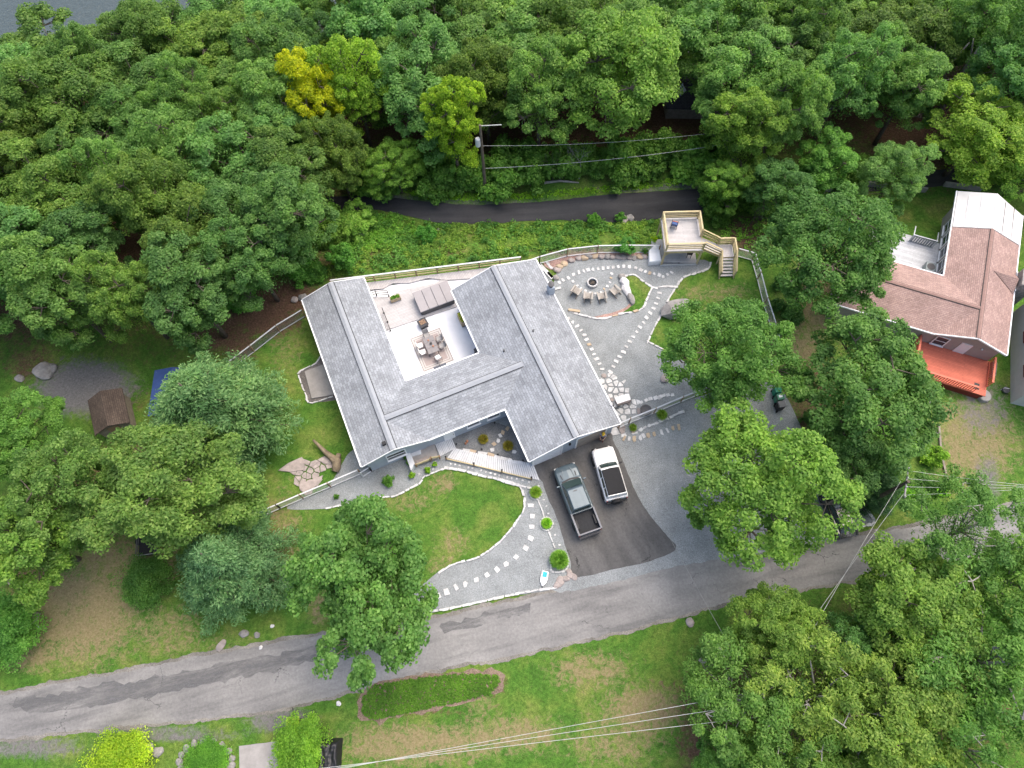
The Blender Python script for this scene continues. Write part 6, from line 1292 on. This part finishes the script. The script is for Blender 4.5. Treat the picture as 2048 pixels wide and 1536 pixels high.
def make_deciduous(seed, R_=4.5, H=12.0, lobes=15, per_lobe=13, per=250, leaf=.23, bark=M_BARK, low=-.55, narrow=1.0, sparse=0.0, asp=.55):
    global rng
    rng = np.random.default_rng(seed); hc, rz = H * .62, H * .38
    i = np.arange(lobes) + .5; zf = 1 - (1 - low) * i / lobes; az = i * 2.39996 + rng.uniform(0, 6)
    rad = np.sqrt(np.clip(1 - zf ** 2, 0, 1)); k = rng.uniform(.42, .9, lobes)
    L_ = np.stack([np.cos(az) * rad * k * R_ * narrow, np.sin(az) * rad * k * R_ * narrow, hc + zf * k * rz * 1.05], 1)
    L_ += rng.normal(size=L_.shape) * .35
    lr = rng.uniform(.28, .5, lobes) * R_ * .92
    cc, cr, lid = [], [], []
    for j in range(lobes):
        n = int(per_lobe * (lr[j] / (.42 * R_)) ** 2 + 1); D = unit(rng.normal(size=(n * 3, 3)))
        out = unit((L_[j] - np.array([0, 0, hc - .8]))[None]); keep = (D @ out[0] > -.15) & (D[:, 2] > -.55); D = D[keep][:n]
        cc.append(L_[j] + D * lr[j] * rng.uniform(.72, 1.08, (len(D), 1)) * np.array([1, 1, .85])); cr.append(rng.uniform(.4, .88, len(D)) * R_ / 4.5); lid += [j] * len(D)
    cc, cr = np.concatenate(cc), np.concatenate(cr)
    if sparse: kp = rng.uniform(size=len(cc)) > sparse; cc, cr = cc[kp], cr[kp]; lid = [l for l, q in zip(lid, kp) if q]
    C, N, S = clump_leaves(cc, cr, per, leaf)
    # inner fill so that the crown is not hollow
    fi = np.clip(rng.normal(size=(int(len(C) * .12), 3)), -1.7, 1.7) * np.array([R_ * .32 * narrow, R_ * .32 * narrow, rz * .36]) + np.array([0, 0, hc])
    C = np.concatenate([C, fi]); N = np.concatenate([N, rng.normal(size=fi.shape) + np.array([0, 0, .6])]); S = np.concatenate([S, np.full(len(fi), leaf)])
    crown = quads_mesh("crown", C, N, S, asp, LEAF)
    mb = MB(); lean = rng.normal(size=2) * .3; tb = Vector((lean[0], lean[1], hc - rz * .35)); r0 = .035 * H * .62
    mb.tube([(0, 0, -.3), (lean[0] * .4, lean[1] * .4, H * .2), tb, (lean[0] * 1.3, lean[1] * 1.3, hc + rz * .5)], [r0, r0 * .8, r0 * .62, r0 * .2], 9)
    for j in range(lobes):
        t = Vector(L_[j]); st = Vector((lean[0] * .8, lean[1] * .8, H * .22 + (hc + rz * .2 - H * .22) * rng.uniform(.25, .9) * min(1, max(.3, (t.z - H * .2) / (hc))))); md = st.lerp(t, .55) + Vector((rng.normal() * .25, rng.normal() * .25, .35))
        mb.tube([st, md, t], [r0 * .34, r0 * .2, r0 * .1], 6)
    for c, l in zip(cc[::2], lid[::2]):
        a = Vector(L_[l]); b = Vector(c); mb.tube([a, a.lerp(b, .5) + Vector((rng.normal() * .1, rng.normal() * .1, .1)), b], [.05, .035, .018], 4, False)
    trunk = mb.mesh("trunk", True); trunk.materials.append(bark)
    return dict(crown=crown, trunk=trunk, R=R_ * 1.2, H=H)
def make_conifer(seed, R_=3.2, H=11.0, per=70):
    global rng
    rng = np.random.default_rng(seed); mb = MB(); mb.tube([(0, 0, -.3), (0, 0, H * .5), (.1, 0, H)], [.2, .13, .03], 8); C, N, A = [], [], []
    z = 1.2
    while z < H - .4:
        f = 1 - (z / H); ln = R_ * (f ** .75) * 1.15; nb = 7 if f > .3 else 5; a0 = rng.uniform(0, 6)
        for b in range(nb):
            az = a0 + b * 6.283 / nb + rng.normal() * .18; l_ = ln * rng.uniform(.72, 1.12); d = np.array([math.cos(az), math.sin(az), 0]); rise = rng.uniform(-.05, .25)
            p0 = np.array([0, 0, z]); tip = p0 + d * l_ + np.array([0, 0, l_ * rise]); mb.tube([p0, (p0 + tip) / 2 + np.array([0, 0, .08 * l_]), tip], [.045, .03, .01], 5, False)
            m_ = int(per * (l_ / R_) + 12); t = rng.uniform(.15, 1.05, m_) ** .8; side = np.cross(d, [0, 0, 1]); w = (1.05 - t) * l_ * .42 + .16
            off = rng.uniform(-1, 1, m_) * w
            C.append(p0 + np.outer(t, tip - p0) + np.outer(off, side) + np.array([0, 0, .06]) + rng.normal(size=(m_, 3)) * .1); N.append(np.array([0, 0, .9]) + rng.normal(size=(m_, 3)) * .45 + d * .2)
            A.append(d * .8 + np.outer(np.sign(off) * .7, side) + rng.normal(size=(m_, 3)) * .25)
        z += rng.uniform(.34, .5)
    C, N, A = np.concatenate(C), np.concatenate(N), np.concatenate(A); rep = 8
    C = np.repeat(C, rep, 0) + rng.normal(size=(len(C) * rep, 3)) * .14; N = np.repeat(N, rep, 0) + rng.normal(size=(len(N) * rep, 3)) * .3; A = np.repeat(A, rep, 0) + rng.normal(size=(len(A) * rep, 3)) * .35
    crown = quads_mesh("crown", C, N, rng.uniform(.14, .26, len(C)), .3, NEEDLE, A); trunk = mb.mesh("trunk", True); trunk.materials.append(M_BARK)
    return dict(crown=crown, trunk=trunk, R=R_, H=H)
def make_bush(seed, R_=1.2, H=1.6, n=34, per=110, leaf=.17):
    global rng
    rng = np.random.default_rng(seed); D = unit(rng.normal(size=(n, 3))); D[:, 2] = np.abs(D[:, 2])
    cc = D * np.array([R_ * .72, R_ * .72, H * .62]) * rng.uniform(.4, 1.25, (n, 1)) + np.array([0, 0, H * .25]); cr = rng.uniform(.15, .4, n) * R_
    C, N, S = clump_leaves(cc, cr, per, leaf); crown = quads_mesh("foliage", C, N, S, .55, LEAF); mb = MB()
    for c in cc[::2]: mb.tube([(rng.normal() * .08, rng.normal() * .08, -.05), c * .5, c], [.03, .022, .01], 5, False)
    trunk = mb.mesh("stem", True); trunk.materials.append(M_BARK); return dict(crown=crown, trunk=trunk, R=R_, H=H, names=("foliage", "stem"))
DEC = [make_deciduous(1), make_deciduous(2, lobes=18, per_lobe=11), make_deciduous(3, lobes=12, per_lobe=14, leaf=.26), make_deciduous(4, R_=4.2, H=13, lobes=17, low=-.75), make_deciduous(5, R_=4.8, H=12, lobes=20, per_lobe=10, per=230), make_deciduous(6, R_=4.0, H=13, lobes=16, narrow=.8, low=-.8)]
ASH = [make_deciduous(21, lobes=16, per_lobe=11, per=170, leaf=.27, bark=M_BARK_P, sparse=.22, asp=.38), make_deciduous(22, lobes=14, per_lobe=12, per=170, leaf=.27, bark=M_BARK_P, sparse=.25, asp=.38)]
MAPLE = make_deciduous(31, R_=5.0, H=11, lobes=22, per_lobe=12, per=220, leaf=.26, asp=.75)
CON = [make_conifer(41), make_conifer(42, 3.4, 10)]
BIGB = [make_bush(61, 2.4, 2.4, 90, 260, .13), make_bush(62, 2.2, 3.0, 90, 260, .13)]
BUSH = [make_bush(51), make_bush(52, 1.2, 1.3, 40), make_bush(53, 1.1, 2.0, 36)]
def put(pr, name, label, cat, base, sc, rz, tint, group=None):
    o = thing(name, label, cat, base, rz, group); o.scale = sc; nm = pr.get('names', ("crown", "trunk"))
    for key, n_ in (('crown', nm[0]), ('trunk', nm[1])):
        c = bpy.data.objects.new(n_, pr[key]); col.objects.link(c); c.parent = o
        if key == 'crown': c.color = (*tint, 1)
    return o
KEEP = []
def tree_at(pr, name, label, u, v, rpx, h, tint=(1, 1, 1), sy=1.0, rz=None, group=None, cat="tree", cz=.64):
    z = 0.0
    for _ in range(12):
        p = P(u, v, z + h * cz); z = float(g(p.x, p.y))
    dist = math.sqrt(p.x ** 2 + p.y ** 2 + (CAM_H - p.z) ** 2); r_ = rpx * dist / F_PX; s = r_ / pr['R']
    if h > 5: KEEP.append((p.x, p.y, r_))
    return put(pr, name, label, cat, (p.x, p.y, z - .05), (s, s * sy, h / pr['H']), random.uniform(0, 6.28) if rz is None else rz, tint, group)
GR, DK, BRT, YL = (1, 1, 1), (.74, .8, .86), (1.4, 1.28, .95), (2.9, 1.75, .22)
T = tree_at
T(MAPLE, "maple_tree", "rounded dark green maple standing between front lawn and road", 732, 1152, 140, 10.5, (.95, 1.05, 1.0), 1.2, .0)
T(DEC[0], "oak_tree", "broad olive oak beside the left yard fence, behind the blue green conifers", 368, 985, 160, 12, (1.2, 1.08, 1.0), .9, 0)
T(DEC[1], "oak_tree", "green oak between the shed and the open bench clearing", 130, 985, 108, 11.5, (1.1, 1.05, 1.0))
T(DEC[2], "oak_tree", "bright green oak leaning over the old bench", 45, 1085, 105, 11, (1.3, 1.25, .9))
T(DEC[3], "oak_tree", "green tree at the grassy gravel left of the shed", 15, 870, 80, 9, (1.1, 1.2, .95))
T(BIGB[1], "leafy_shrub", "large green shrub hiding the firewood rack", 12, 1258, 58, 3.5, (1.0, 1.25, .9), cat="shrub", cz=.4)
T(BIGB[0], "leafy_shrub", "dark green shrub under the trailer conifer", 295, 1160, 48, 3, (.8, .95, .8), cat="shrub", cz=.4)
T(CON[0], "larch_tree", "blue green feathery conifer spreading over the blue shelter", 418, 818, 132, 11, (1.15, 1.2, 1.0), cz=.5)
T(CON[1], "spruce_tree", "blue green conifer beside the utility trailer", 455, 1128, 105, 9, (1.1, 1.2, 1.15), cz=.5)
T(DEC[4], "oak_tree", "dense green oak overhanging the back lawn and patio gravel", 1455, 710, 132, 11, (1.0, 1.1, .95))
T(DEC[0], "ash_tree", "bright yellow green tree between parking gravel and road", 1518, 960, 160, 12.5, (1.32, 1.28, .9), 1.0, 2.0)
T(DEC[1], "oak_tree", "tall dark oak between the parking gravel and the coral deck", 1738, 790, 150, 12.5, (.92, .98, .95))
T(DEC[3], "oak_tree", "deep green tree behind the dark hatchback", 1690, 905, 85, 10, DK)
T(DEC[4], "oak_tree", "wide dark oak with bare lower trunk behind the lawn fence", 1665, 505, 135, 12, (.85, .95, .9))
T(CON[0], "yew_shrub", "dark feathery conifer at the foot of the roadside pole", 1752, 965, 55, 5, (.6, .75, .7), cz=.5)
T(DEC[5], "ash_tree", "tall yellow tipped tree beside the lookout platform and back road", 1490, 260, 80, 12, (1.4, 1.25, .8), 1.1)
T(DEC[5], "young_tree", "light green young tree right beside the lookout platform", 1450, 370, 55, 7, (1.2, 1.25, .8))
T(DEC[2], "willow_tree", "dark grey green tree by the brush pile", 1555, 375, 75, 8, (.75, .88, .95))
T(DEC[3], "birch_tree", "pale silvery green tree in front of the timber border", 1795, 345, 65, 8, (1.2, 1.2, 1.25))
T(DEC[2], "young_tree", "green tree beside the timber border, back road side", 1650, 330, 70, 7, (1.0, 1.2, .85))
T(DEC[1], "oak_tree", "bright yellow green tree behind the white membrane roof", 1960, 265, 100, 9.5, (1.6, 1.4, .75))
T(DEC[4], "oak_tree", "bright green tree right of the white membrane roof", 2070, 330, 70, 8, (1.35, 1.35, .85))
T(DEC[5], "locust_tree", "half golden yellow tree at the wood corner above the back road", 622, 205, 72, 13, YL, 1.0)
T(DEC[3], "locust_tree", "lime green tree next to the golden tree", 705, 165, 78, 14, (1.8, 1.6, .7))
T(DEC[5], "locust_tree", "tall narrow yellow green tree beside the utility pole", 908, 255, 68, 13.5, (1.9, 1.6, .5), 1.0, cz=.6)
T(DEC[1], "young_tree", "bright green low tree left of the back road pole", 790, 330, 62, 6.5, (1.3, 1.3, .8))
T(DEC[0], "oak_tree", "big crowned oak with bare leaning trunk over the wood cabin", 1250, 120, 140, 15, (1.3, 1.25, .9), 1.0, 1.0, cz=.72)
# trees below the road
for k_, (u, v, r_, h, tn, lb) in enumerate(((1555, 1262, 90, 8.5, (1.35, 1.2, .9), "sparse olive ash touching the front road edge"), (1465, 1400, 125, 9, (1.0, 1.05, .9), "sparse ash round the hidden lower pole"), (1640, 1395, 140, 10, (1.45, 1.2, .9), "broad ash with pale bare limbs below the road"), (1815, 1240, 130, 10, (1.25, 1.15, .85), "olive green ash opposite the roadside pole"), (1925, 1060, 110, 10.5, (1.0, 1.08, 1.05), "airy grey green ash overhanging the front road"), (1975, 1330, 150, 11, (1.0, 1.1, .9), "deep green ash in the lower wood corner"), (1790, 1465, 130, 10, (1.35, 1.15, .85), "yellow tinged ash next to the bare brown clearing"), (2050, 1160, 105, 11, (1.15, 1.15, .95), "ash at the far end of the lower wood by the road"), (1580, 1510, 110, 9, (1.1, 1.1, .9), "green ash at the lawn side of the lower wood"), (1470, 1525, 70, 7, (.9, 1.05, .9), "small green tree at the brush edge of the lower lawn"), (1930, 1500, 110, 10, (.95, 1.08, .9), "dark ash beyond the bare brown clearing"), (1720, 1300, 80, 8, (.8, .95, 1.0), "dark bluish tree between the pale limbed ashes"))):
    T(ASH[k_ % 2] if k_ % 3 else DEC[(k_ * 2) % 6], "ash_tree", lb, u, v, r_, h, tn)
# bushes
T(BIGB[0], "golden_bush", "yellow green golden bush beside the road at the ringed bed", 240, 1528, 58, 2.2, (2.6, 2.0, .55), cat="bush", cz=.4)
T(BIGB[1], "green_bush", "bright green bush between the path slab and the black tarp", 600, 1495, 48, 2.6, (1.55, 1.6, .7), 1.3, 0, cat="bush", cz=.4)
T(BIGB[0], "clipped_bush", "clipped green bush ringed by grey rocks", 412, 1525, 42, 1.2, (1.1, 1.4, .7), cat="bush", cz=.4)
T(BUSH[1], "hedge_bush", "low round bush by the timber edging of the dry lawn", 1868, 915, 22, 1.4, (1.6, 1.6, .7), cat="bush", cz=.4)
T(BUSH[0], "round_shrub", "round green shrub on the front gravel", 777, 962, 12, 1.0, (1.0, 1.2, .8), 1.3, 0, cat="shrub", cz=.4)
for (u, v, r_, tn, lb) in ((869, 929, 6, (2.0, 1.9, .7), "small yellow green perennial beside the boardwalk corner post"), (855, 940, 7.5, (2.0, 1.9, .7), "small yellow green perennial in front of the porch rail"), (824, 951, 7.5, (2.0, 1.9, .7), "small yellow green perennial near the planting wall shadow"), (672, 993, 6, (1.0, 1.2, .8), "tiny green plant alone in the fence side gravel"), (812, 915, 6, (.9, 1.1, .7), "leafy rose on the porch planting wall, house end"), (819, 926, 7, (1.2, 1.6, .7), "bright green rose on the porch planting wall, lawn end"), (1250, 495, 22, (.75, 1.1, .9), "blue green shrub behind the patio wire fence"), (1290, 497, 10, (1.0, 1.2, .7), "small green shrub at the lookout end of the mulch bed"), (1308, 480, 8, (3.2, 2.4, .4), "yellow flowering plant below the lookout post"), (1186, 441, 16, (1.0, 1.3, .8), "round green bush at the back road edge"), (1241, 436, 12, (.9, 1.2, .8), "small dark green bush beside the road edge boulders"), (850, 470, 22, (.8, 1.2, .8), "dark green feathery bush on the weedy bank")):
    T(BUSH[hash(lb) % 3 if False else int(u) % 3], "garden_shrub", lb, u, v, r_, r_ * .065 + .3, tn, cat="shrub", cz=.4)
def grass_tuft(name, label, p, r_, h, n, tint, cat="ornamental grass"):
    global rng
    rng = np.random.default_rng(int(p.x * 100) % 9999); o = thing(name, label, cat, p); C, N, A = [], [], []
    az = rng.uniform(0, 6.283, n); rr = r_ * np.sqrt(rng.uniform(0.02, 1, n)); D = np.stack([np.cos(az), np.sin(az), np.zeros(n)], 1)
    f = rr / r_; C = D * rr[:, None] * .8 + np.array([0, 0, 1]) * (h * (1 - .55 * f ** 2))[:, None] * rng.uniform(.55, 1, (n, 1)); A = D * (f * .9 + .1)[:, None] + np.array([0, 0, 1]) * (1 - f * .8)[:, None]; N = np.cross(A, np.cross(np.array([0, 0, 1.]), D)) * -1 + rng.normal(size=(n, 3)) * .3
    c = link("blades", quads_mesh("blades", C, N, np.full(n, h * .75), .07, GRASSB, A), None, o, fix=False); c.color = (*[q * 2.1 for q in tint], 1)
    MB().lathe((0, 0, 0), [(r_ * .3, 0), (r_ * .22, h * .2), (.02, h * .4)], 10).build("crown_base", mat("thatch", (.12, .13, .05), (.07, .08, .03), 9, .95), o); return o
for (u, v), r_, h, n, tn, lb in (((1118, 1121), .62, 1.0, 1500, (1, 1.15, .8), "large dark green ornamental grass in the white stone ring"), ((1093, 1048), .38, .6, 900, (1.6, 1.8, .8), "bright green ornamental grass mound ringed with small stones"), ((1071, 986), .42, .7, 800, (1.4, 1.3, .8), "green brown ornamental grass at the boardwalk end"), ((1322, 832), .4, .7, 500, (1.2, 1.1, .8), "spiky yucca outside the patio fence, near the stone edging bend"), ((1265, 857), .3, .5, 400, (1.1, 1.0, .7), "small spiky yucca outside the patio fence, near the garage corner"), ((967, 880), .42, .5, 700, (1.5, .75, .55), "brown dried ornamental grass in the entry gravel, closer to the house wall"), ((1016, 893), .45, .5, 700, (1.5, .75, .55), "brown dried ornamental grass in the entry gravel, closer to the garage eave")):
    grass_tuft("ornamental_grass", lb, PG(u, v, .03), r_, h, n, tn)
for o, w_, d_, z_, tn in PLANTERS:
    rng = np.random.default_rng(5); n = 260; C = np.stack([rng.uniform(-w_ / 2, w_ / 2, n), rng.uniform(-d_ / 2, d_ / 2, n), z_ + rng.uniform(-.05, .16, n)], 1)
    c = link("plants", quads_mesh("plants", C, np.array([0, 0, 1.]) + rng.normal(size=(n, 3)) * .6, np.full(n, .12), .5, LEAF), None, o, fix=False); c.color = (tn[0] * 14, tn[1] * 11, tn[2] * 18, 1)
# bare saplings
def bare(label, u, v, h, seed, m=M_BARK_P):
    r_ = random.Random(seed); o = thing("bare_sapling", label, "tree", PG(u, v)); mb = MB()
    def grow(p, d, l, rad, k):
        q = p + d * l; mb.tube([p, (p + q) / 2 + Vector((r_.gauss(0, .04), r_.gauss(0, .04), 0)) * l, q], [rad, rad * .8, rad * .6], 5, False)
        if k > 0:
            for _ in range(3 if k > 1 else 4): grow(q, (d + Vector((r_.gauss(0, .5), r_.gauss(0, .5), r_.gauss(.1, .3)))).normalized(), l * r_.uniform(.55, .8), rad * .55, k - 1)
    grow(Vector((0, 0, -.1)), Vector((.05, 0, 1)), h * .38, .06, 4); mb.build("branches", m, o, fix=False)
bare("leafless grey sapling fanning out below the telephone cable", 1158, 358, 4.5, 3); bare("crooked bare branch tree at the back road verge", 1105, 360, 4.0, 8, M_BARK); bare("tall leafless sapling among the wood behind the pole", 1045, 265, 7, 5); bare("dead grey brush standing in the leaf litter by the fence", 520, 610, 3, 12, M_BARK); bare("dead brush on the litter slope behind the lookout stairs", 1500, 450, 3, 15, M_BARK); bare("grey dead shrub on the weedy bank", 727, 478, 2.2, 17)
ft_ = thing("fallen_log", "pale fallen log lying along the back road verge", "log", PG(1120, 366)); MB().tube([(-1.6, 0, .1), (0, .15, .14), (1.9, -.1, .1)], [.14, .12, .07], 8).build("trunk", M_BARK_P, ft_)
st_ = thing("leaning_stake", "pale leaning stake by the bright verge below the pole", "stake", PG(876, 392)); MB().tube([(0, 0, 0), (1.1, .4, .9)], .03, 6).build("stake", M_WIRE, st_)

lt_ = thing("leaning_trunk_tree", "tree with a thick bare grey trunk leaning over the back road wood", "tree", PG(1878, 222)); tb_ = P(1968, 85, 6.0) - lt_.location
mb = MB(); mb.tube([(0, 0, -.3), tb_ * .5 + V3(-.2, 0, .3), tb_], [.36, .28, .18], 10); mb.tube([tb_ * .45, tb_ * .62 + V3(1.4, .3, .6)], [.13, .06], 7); mb.tube([tb_ * .7, tb_ * .9 + V3(-1.2, .2, 1.2)], [.12, .06], 7); mb.tube([tb_ * .12, tb_ * .35 + V3(-2.0, .4, 2.2), tb_ * .5 + V3(-1.2, .6, 4)], [.2, .13, .07], 8); mb.build("trunk", M_BARK_P, lt_, smooth=True)
cr_ = bpy.data.objects.new("crown", ASH[0]['crown']); col.objects.link(cr_); cr_.parent = lt_; cr_.location = tb_ + V3(1.2, 1.0, -5.2); cr_.color = (.85, .95, .85, 1)
# woods: every tree its own object, copies of the crowns above
def in_poly(x, y, poly):
    c = False
    for i in range(len(poly)):
        (ax, ay), (bx, by) = poly[i], poly[i - 1]
        if (ay > y) != (by > y) and x < (bx - ax) * (y - ay) / (by - ay) + ax: c = not c
    return c
LEFTW = [(-160, 250), (20, 235), (60, 165), (120, 125), (330, 80), (540, 40), (560, 150), (545, 300), (625, 330), (672, 400), (615, 455), (540, 512), (455, 552), (398, 612), (330, 645), (220, 625), (110, 600), (-160, 590)]
TOPW = [(540, -170), (2230, -170), (2230, 260), (2080, 190), (1900, 205), (1760, 215), (1600, 235), (1480, 210), (1445, 130), (1345, 130), (1340, 300), (1150, 318), (1000, 325), (850, 328), (740, 335), (660, 330), (640, 200), (560, 30)]
def woods(poly, labels, name, group, spacing, seed, hr):
    r_ = random.Random(seed); pts = []
    for _ in range(14000):
        u, v = r_.uniform(-160, 2230), r_.uniform(-170, 700)
        if not in_poly(u, v, poly): continue
        h = r_.uniform(*hr); z = 0
        for _k in range(6):
            p = P(u, v, z + h * .6); z = float(g(p.x, p.y))
        if p.y > 73 - .12 * max(0, -p.x - 30) or any((p.x - q[0]) ** 2 + (p.y - q[1]) ** 2 < spacing ** 2 for q in pts): continue
        if 1355 < u < 1432 and 125 < v < 235: continue
        if 1850 < u < 1985 and 95 < v < 260: continue
        if any((p.x - q[0]) ** 2 + (p.y - q[1]) ** 2 < (q[2] * .6 + spacing * .32) ** 2 for q in KEEP): continue
        if 925 < u < 1440 and p.y < 50.5 or 700 < u < 1440 and p.y < 47.5: continue
        pts.append((p.x, p.y))
        k_ = r_.choice((0, 1, 2, 3, 4, 5, 0, 3)); b = r_.uniform(.78, 1.3); hue = r_.uniform(-.12, .14)
        tn = (b * (1 + hue), b, b * (.95 - hue * 1.5)); s = r_.choice((.72, .85, .95, 1.05, 1.2)) * r_.uniform(.93, 1.07) * spacing / 4.6
        pr = DEC[k_]; li = 0 if b * (1 + hue) > 1.15 else (2 if b < .95 else 1)
        put(pr, name, labels[li], "tree", (p.x, p.y, z - .05), (s, s * r_.uniform(.9, 1.1), h / pr['H']), r_.uniform(0, 6.28), tn, group[li])
    return len(pts)
n1 = woods(LEFTW, ["light olive tree in the wood beside the fenced side lawn", "mid green tree in the wood beside the fenced side lawn", "dark green tree in the wood beside the fenced side lawn"], "wood_tree", ["light trees of the side wood", "mid green trees of the side wood", "dark trees of the side wood"], 4.5, 4, (9.5, 13))
n2 = woods(TOPW, ["light olive tree in the lakeside wood behind the back road", "mid green tree in the lakeside wood behind the back road", "dark green tree in the lakeside wood behind the back road"], "wood_tree", ["light trees of the lakeside wood", "mid green trees of the lakeside wood", "dark trees of the lakeside wood"], 4.6, 9, (9.5, 14.5))
# understorey bushes along the wood edges
r_ = random.Random(77)
def under(line, n, jit, label, group, tn0=(.9, 1.05, .8), sz=(1.0, 2.0)):
    pts = densify([PG(u, v) for u, v in line], .5, False)
    for i in range(n):
        p = r_.choice(pts); x, y = p.x + r_.gauss(0, jit), p.y + r_.gauss(0, jit * .6); s = r_.uniform(*sz); b = r_.uniform(.75, 1.25); pr = r_.choice(BUSH)
        put(pr, "understorey_bush", label, "bush", (x, y, float(g(x, y))), (s, s, s * r_.uniform(.8, 1.3)), r_.uniform(0, 6), tuple(b * q for q in tn0), group)
under([(745, 360), (860, 372), (1000, 355), (1200, 340), (1390, 330)], 55, 1.3, "leafy bush at the wood foot along the back road verge", "bushes along the back road wood", (1.05, 1.15, .8))
under([(600, 470), (680, 470), (720, 450)], 14, 1.2, "leafy bush at the side wood corner above the weedy bank", "bushes at the side wood corner", (1.2, 1.2, .8))
under([(470, 600), (560, 560), (640, 540)], 12, .9, "leafy bush at the wood foot behind the left wing", "bushes behind the left wing", (.9, 1.2, .8), (.8, 1.4))
under([(1420, 405), (1520, 425), (1600, 400), (1700, 370)], 16, 1.3, "leafy bush on the slope between lookout and timber border", "bushes on the lookout slope", (1.1, 1.2, .8), (.7, 1.5))
under([(1560, 560), (1600, 780), (1620, 870)], 6, .8, "leafy bush under the dark oaks by the bins", "bushes under the dark oaks", (.7, .85, .8), (.6, 1.1))
under([(1700, 340), (1850, 330), (2000, 330)], 12, 1.2, "leafy bush behind the timber border along the back road", "bushes behind the timber border", (1.2, 1.2, .8), (1.0, 1.8))
# weedy ground cover (too many plants to count)
def cover(name, label, px, n, per, leaf, hmax, tint, seed, cat="ground cover", dens=-.28):
    global rng
    rng = np.random.default_rng(seed); poly = [tuple(PG(u, v).to_2d()) for u, v in px]; xs = [p[0] for p in poly]; ys = [p[1] for p in poly]; C = []
    while len(C) < n:
        x, y = rng.uniform(min(xs), max(xs)), rng.uniform(min(ys), max(ys))
        if in_poly(x, y, poly) and noise.noise(Vector((x * .35, y * .5, seed))) > dens + rng.uniform(-.2, .25): C.append((x, y, float(g(x, y)) + rng.uniform(.02, .25) * hmax))
    cr = rng.uniform(.12, .42, n) * (hmax ** .5); P_, N, S = clump_leaves(np.array(C), cr, per, leaf, .9, .6)
    o = link(name, quads_mesh(name, P_, N, S, .5, LEAF), None, fix=False); o.color = (*tint, 1); tag(o, label, cat, None, 'stuff')
cover("bank_weeds", "mixed weeds and brambles covering the bank above the back road", [(735, 428), (860, 450), (1050, 448), (1290, 446), (1325, 440), (1316, 497), (1200, 497), (1100, 505), (1042, 512), (800, 540), (660, 555), (640, 540), (720, 480)], 1300, 22, .2, .8, (1.45, 1.3, .85), 3, dens=-.12)
cover("bank_herbs", "darker broad leaved herbs dotted through the bank weeds", [(735, 428), (860, 450), (1050, 448), (1290, 446), (1325, 440), (1316, 497), (1200, 497), (1100, 505), (1042, 512), (800, 540), (660, 555), (640, 540), (720, 480)], 420, 26, .26, 1.5, (.85, 1.05, .8), 13, dens=.02)
cover("bank_brush", "taller leafy brush at the low end of the weedy bank", [(720, 440), (800, 430), (850, 455), (860, 480), (790, 500), (690, 500)], 260, 26, .2, 1.6, (1.2, 1.4, .8), 5)
cover("clover_bed", "dense bright clover filling the long bed beside the road", [(724, 1428), (726, 1395), (750, 1370), (835, 1357), (930, 1347), (995, 1350), (1000, 1365), (980, 1388), (900, 1407), (745, 1440)], 2600, 16, .1, .12, (.85, 1.0, .5), 7, dens=-2)
cover("slope_weeds", "patchy weeds on the litter slope behind the lookout stairs", [(1440, 440), (1560, 430), (1650, 400), (1700, 440), (1600, 480), (1500, 500), (1440, 490)], 300, 14, .17, .7, (1.3, 1.5, .8), 8)
cover("roadside_hedge_plants", "low green plants in a row by the roadside pole", [(1790, 975), (1890, 972), (1900, 990), (1800, 998)], 130, 18, .15, .6, (1.4, 1.7, .7), 9)
cover("verge_grass", "long bright grass verge along the top of the back road", [(800, 382), (1000, 390), (1200, 374), (1400, 352), (1400, 366), (1200, 386), (1000, 403), (860, 399)], 700, 12, .14, .2, (1.9, 1.9, .6), 10)
print("trees", n1, n2)
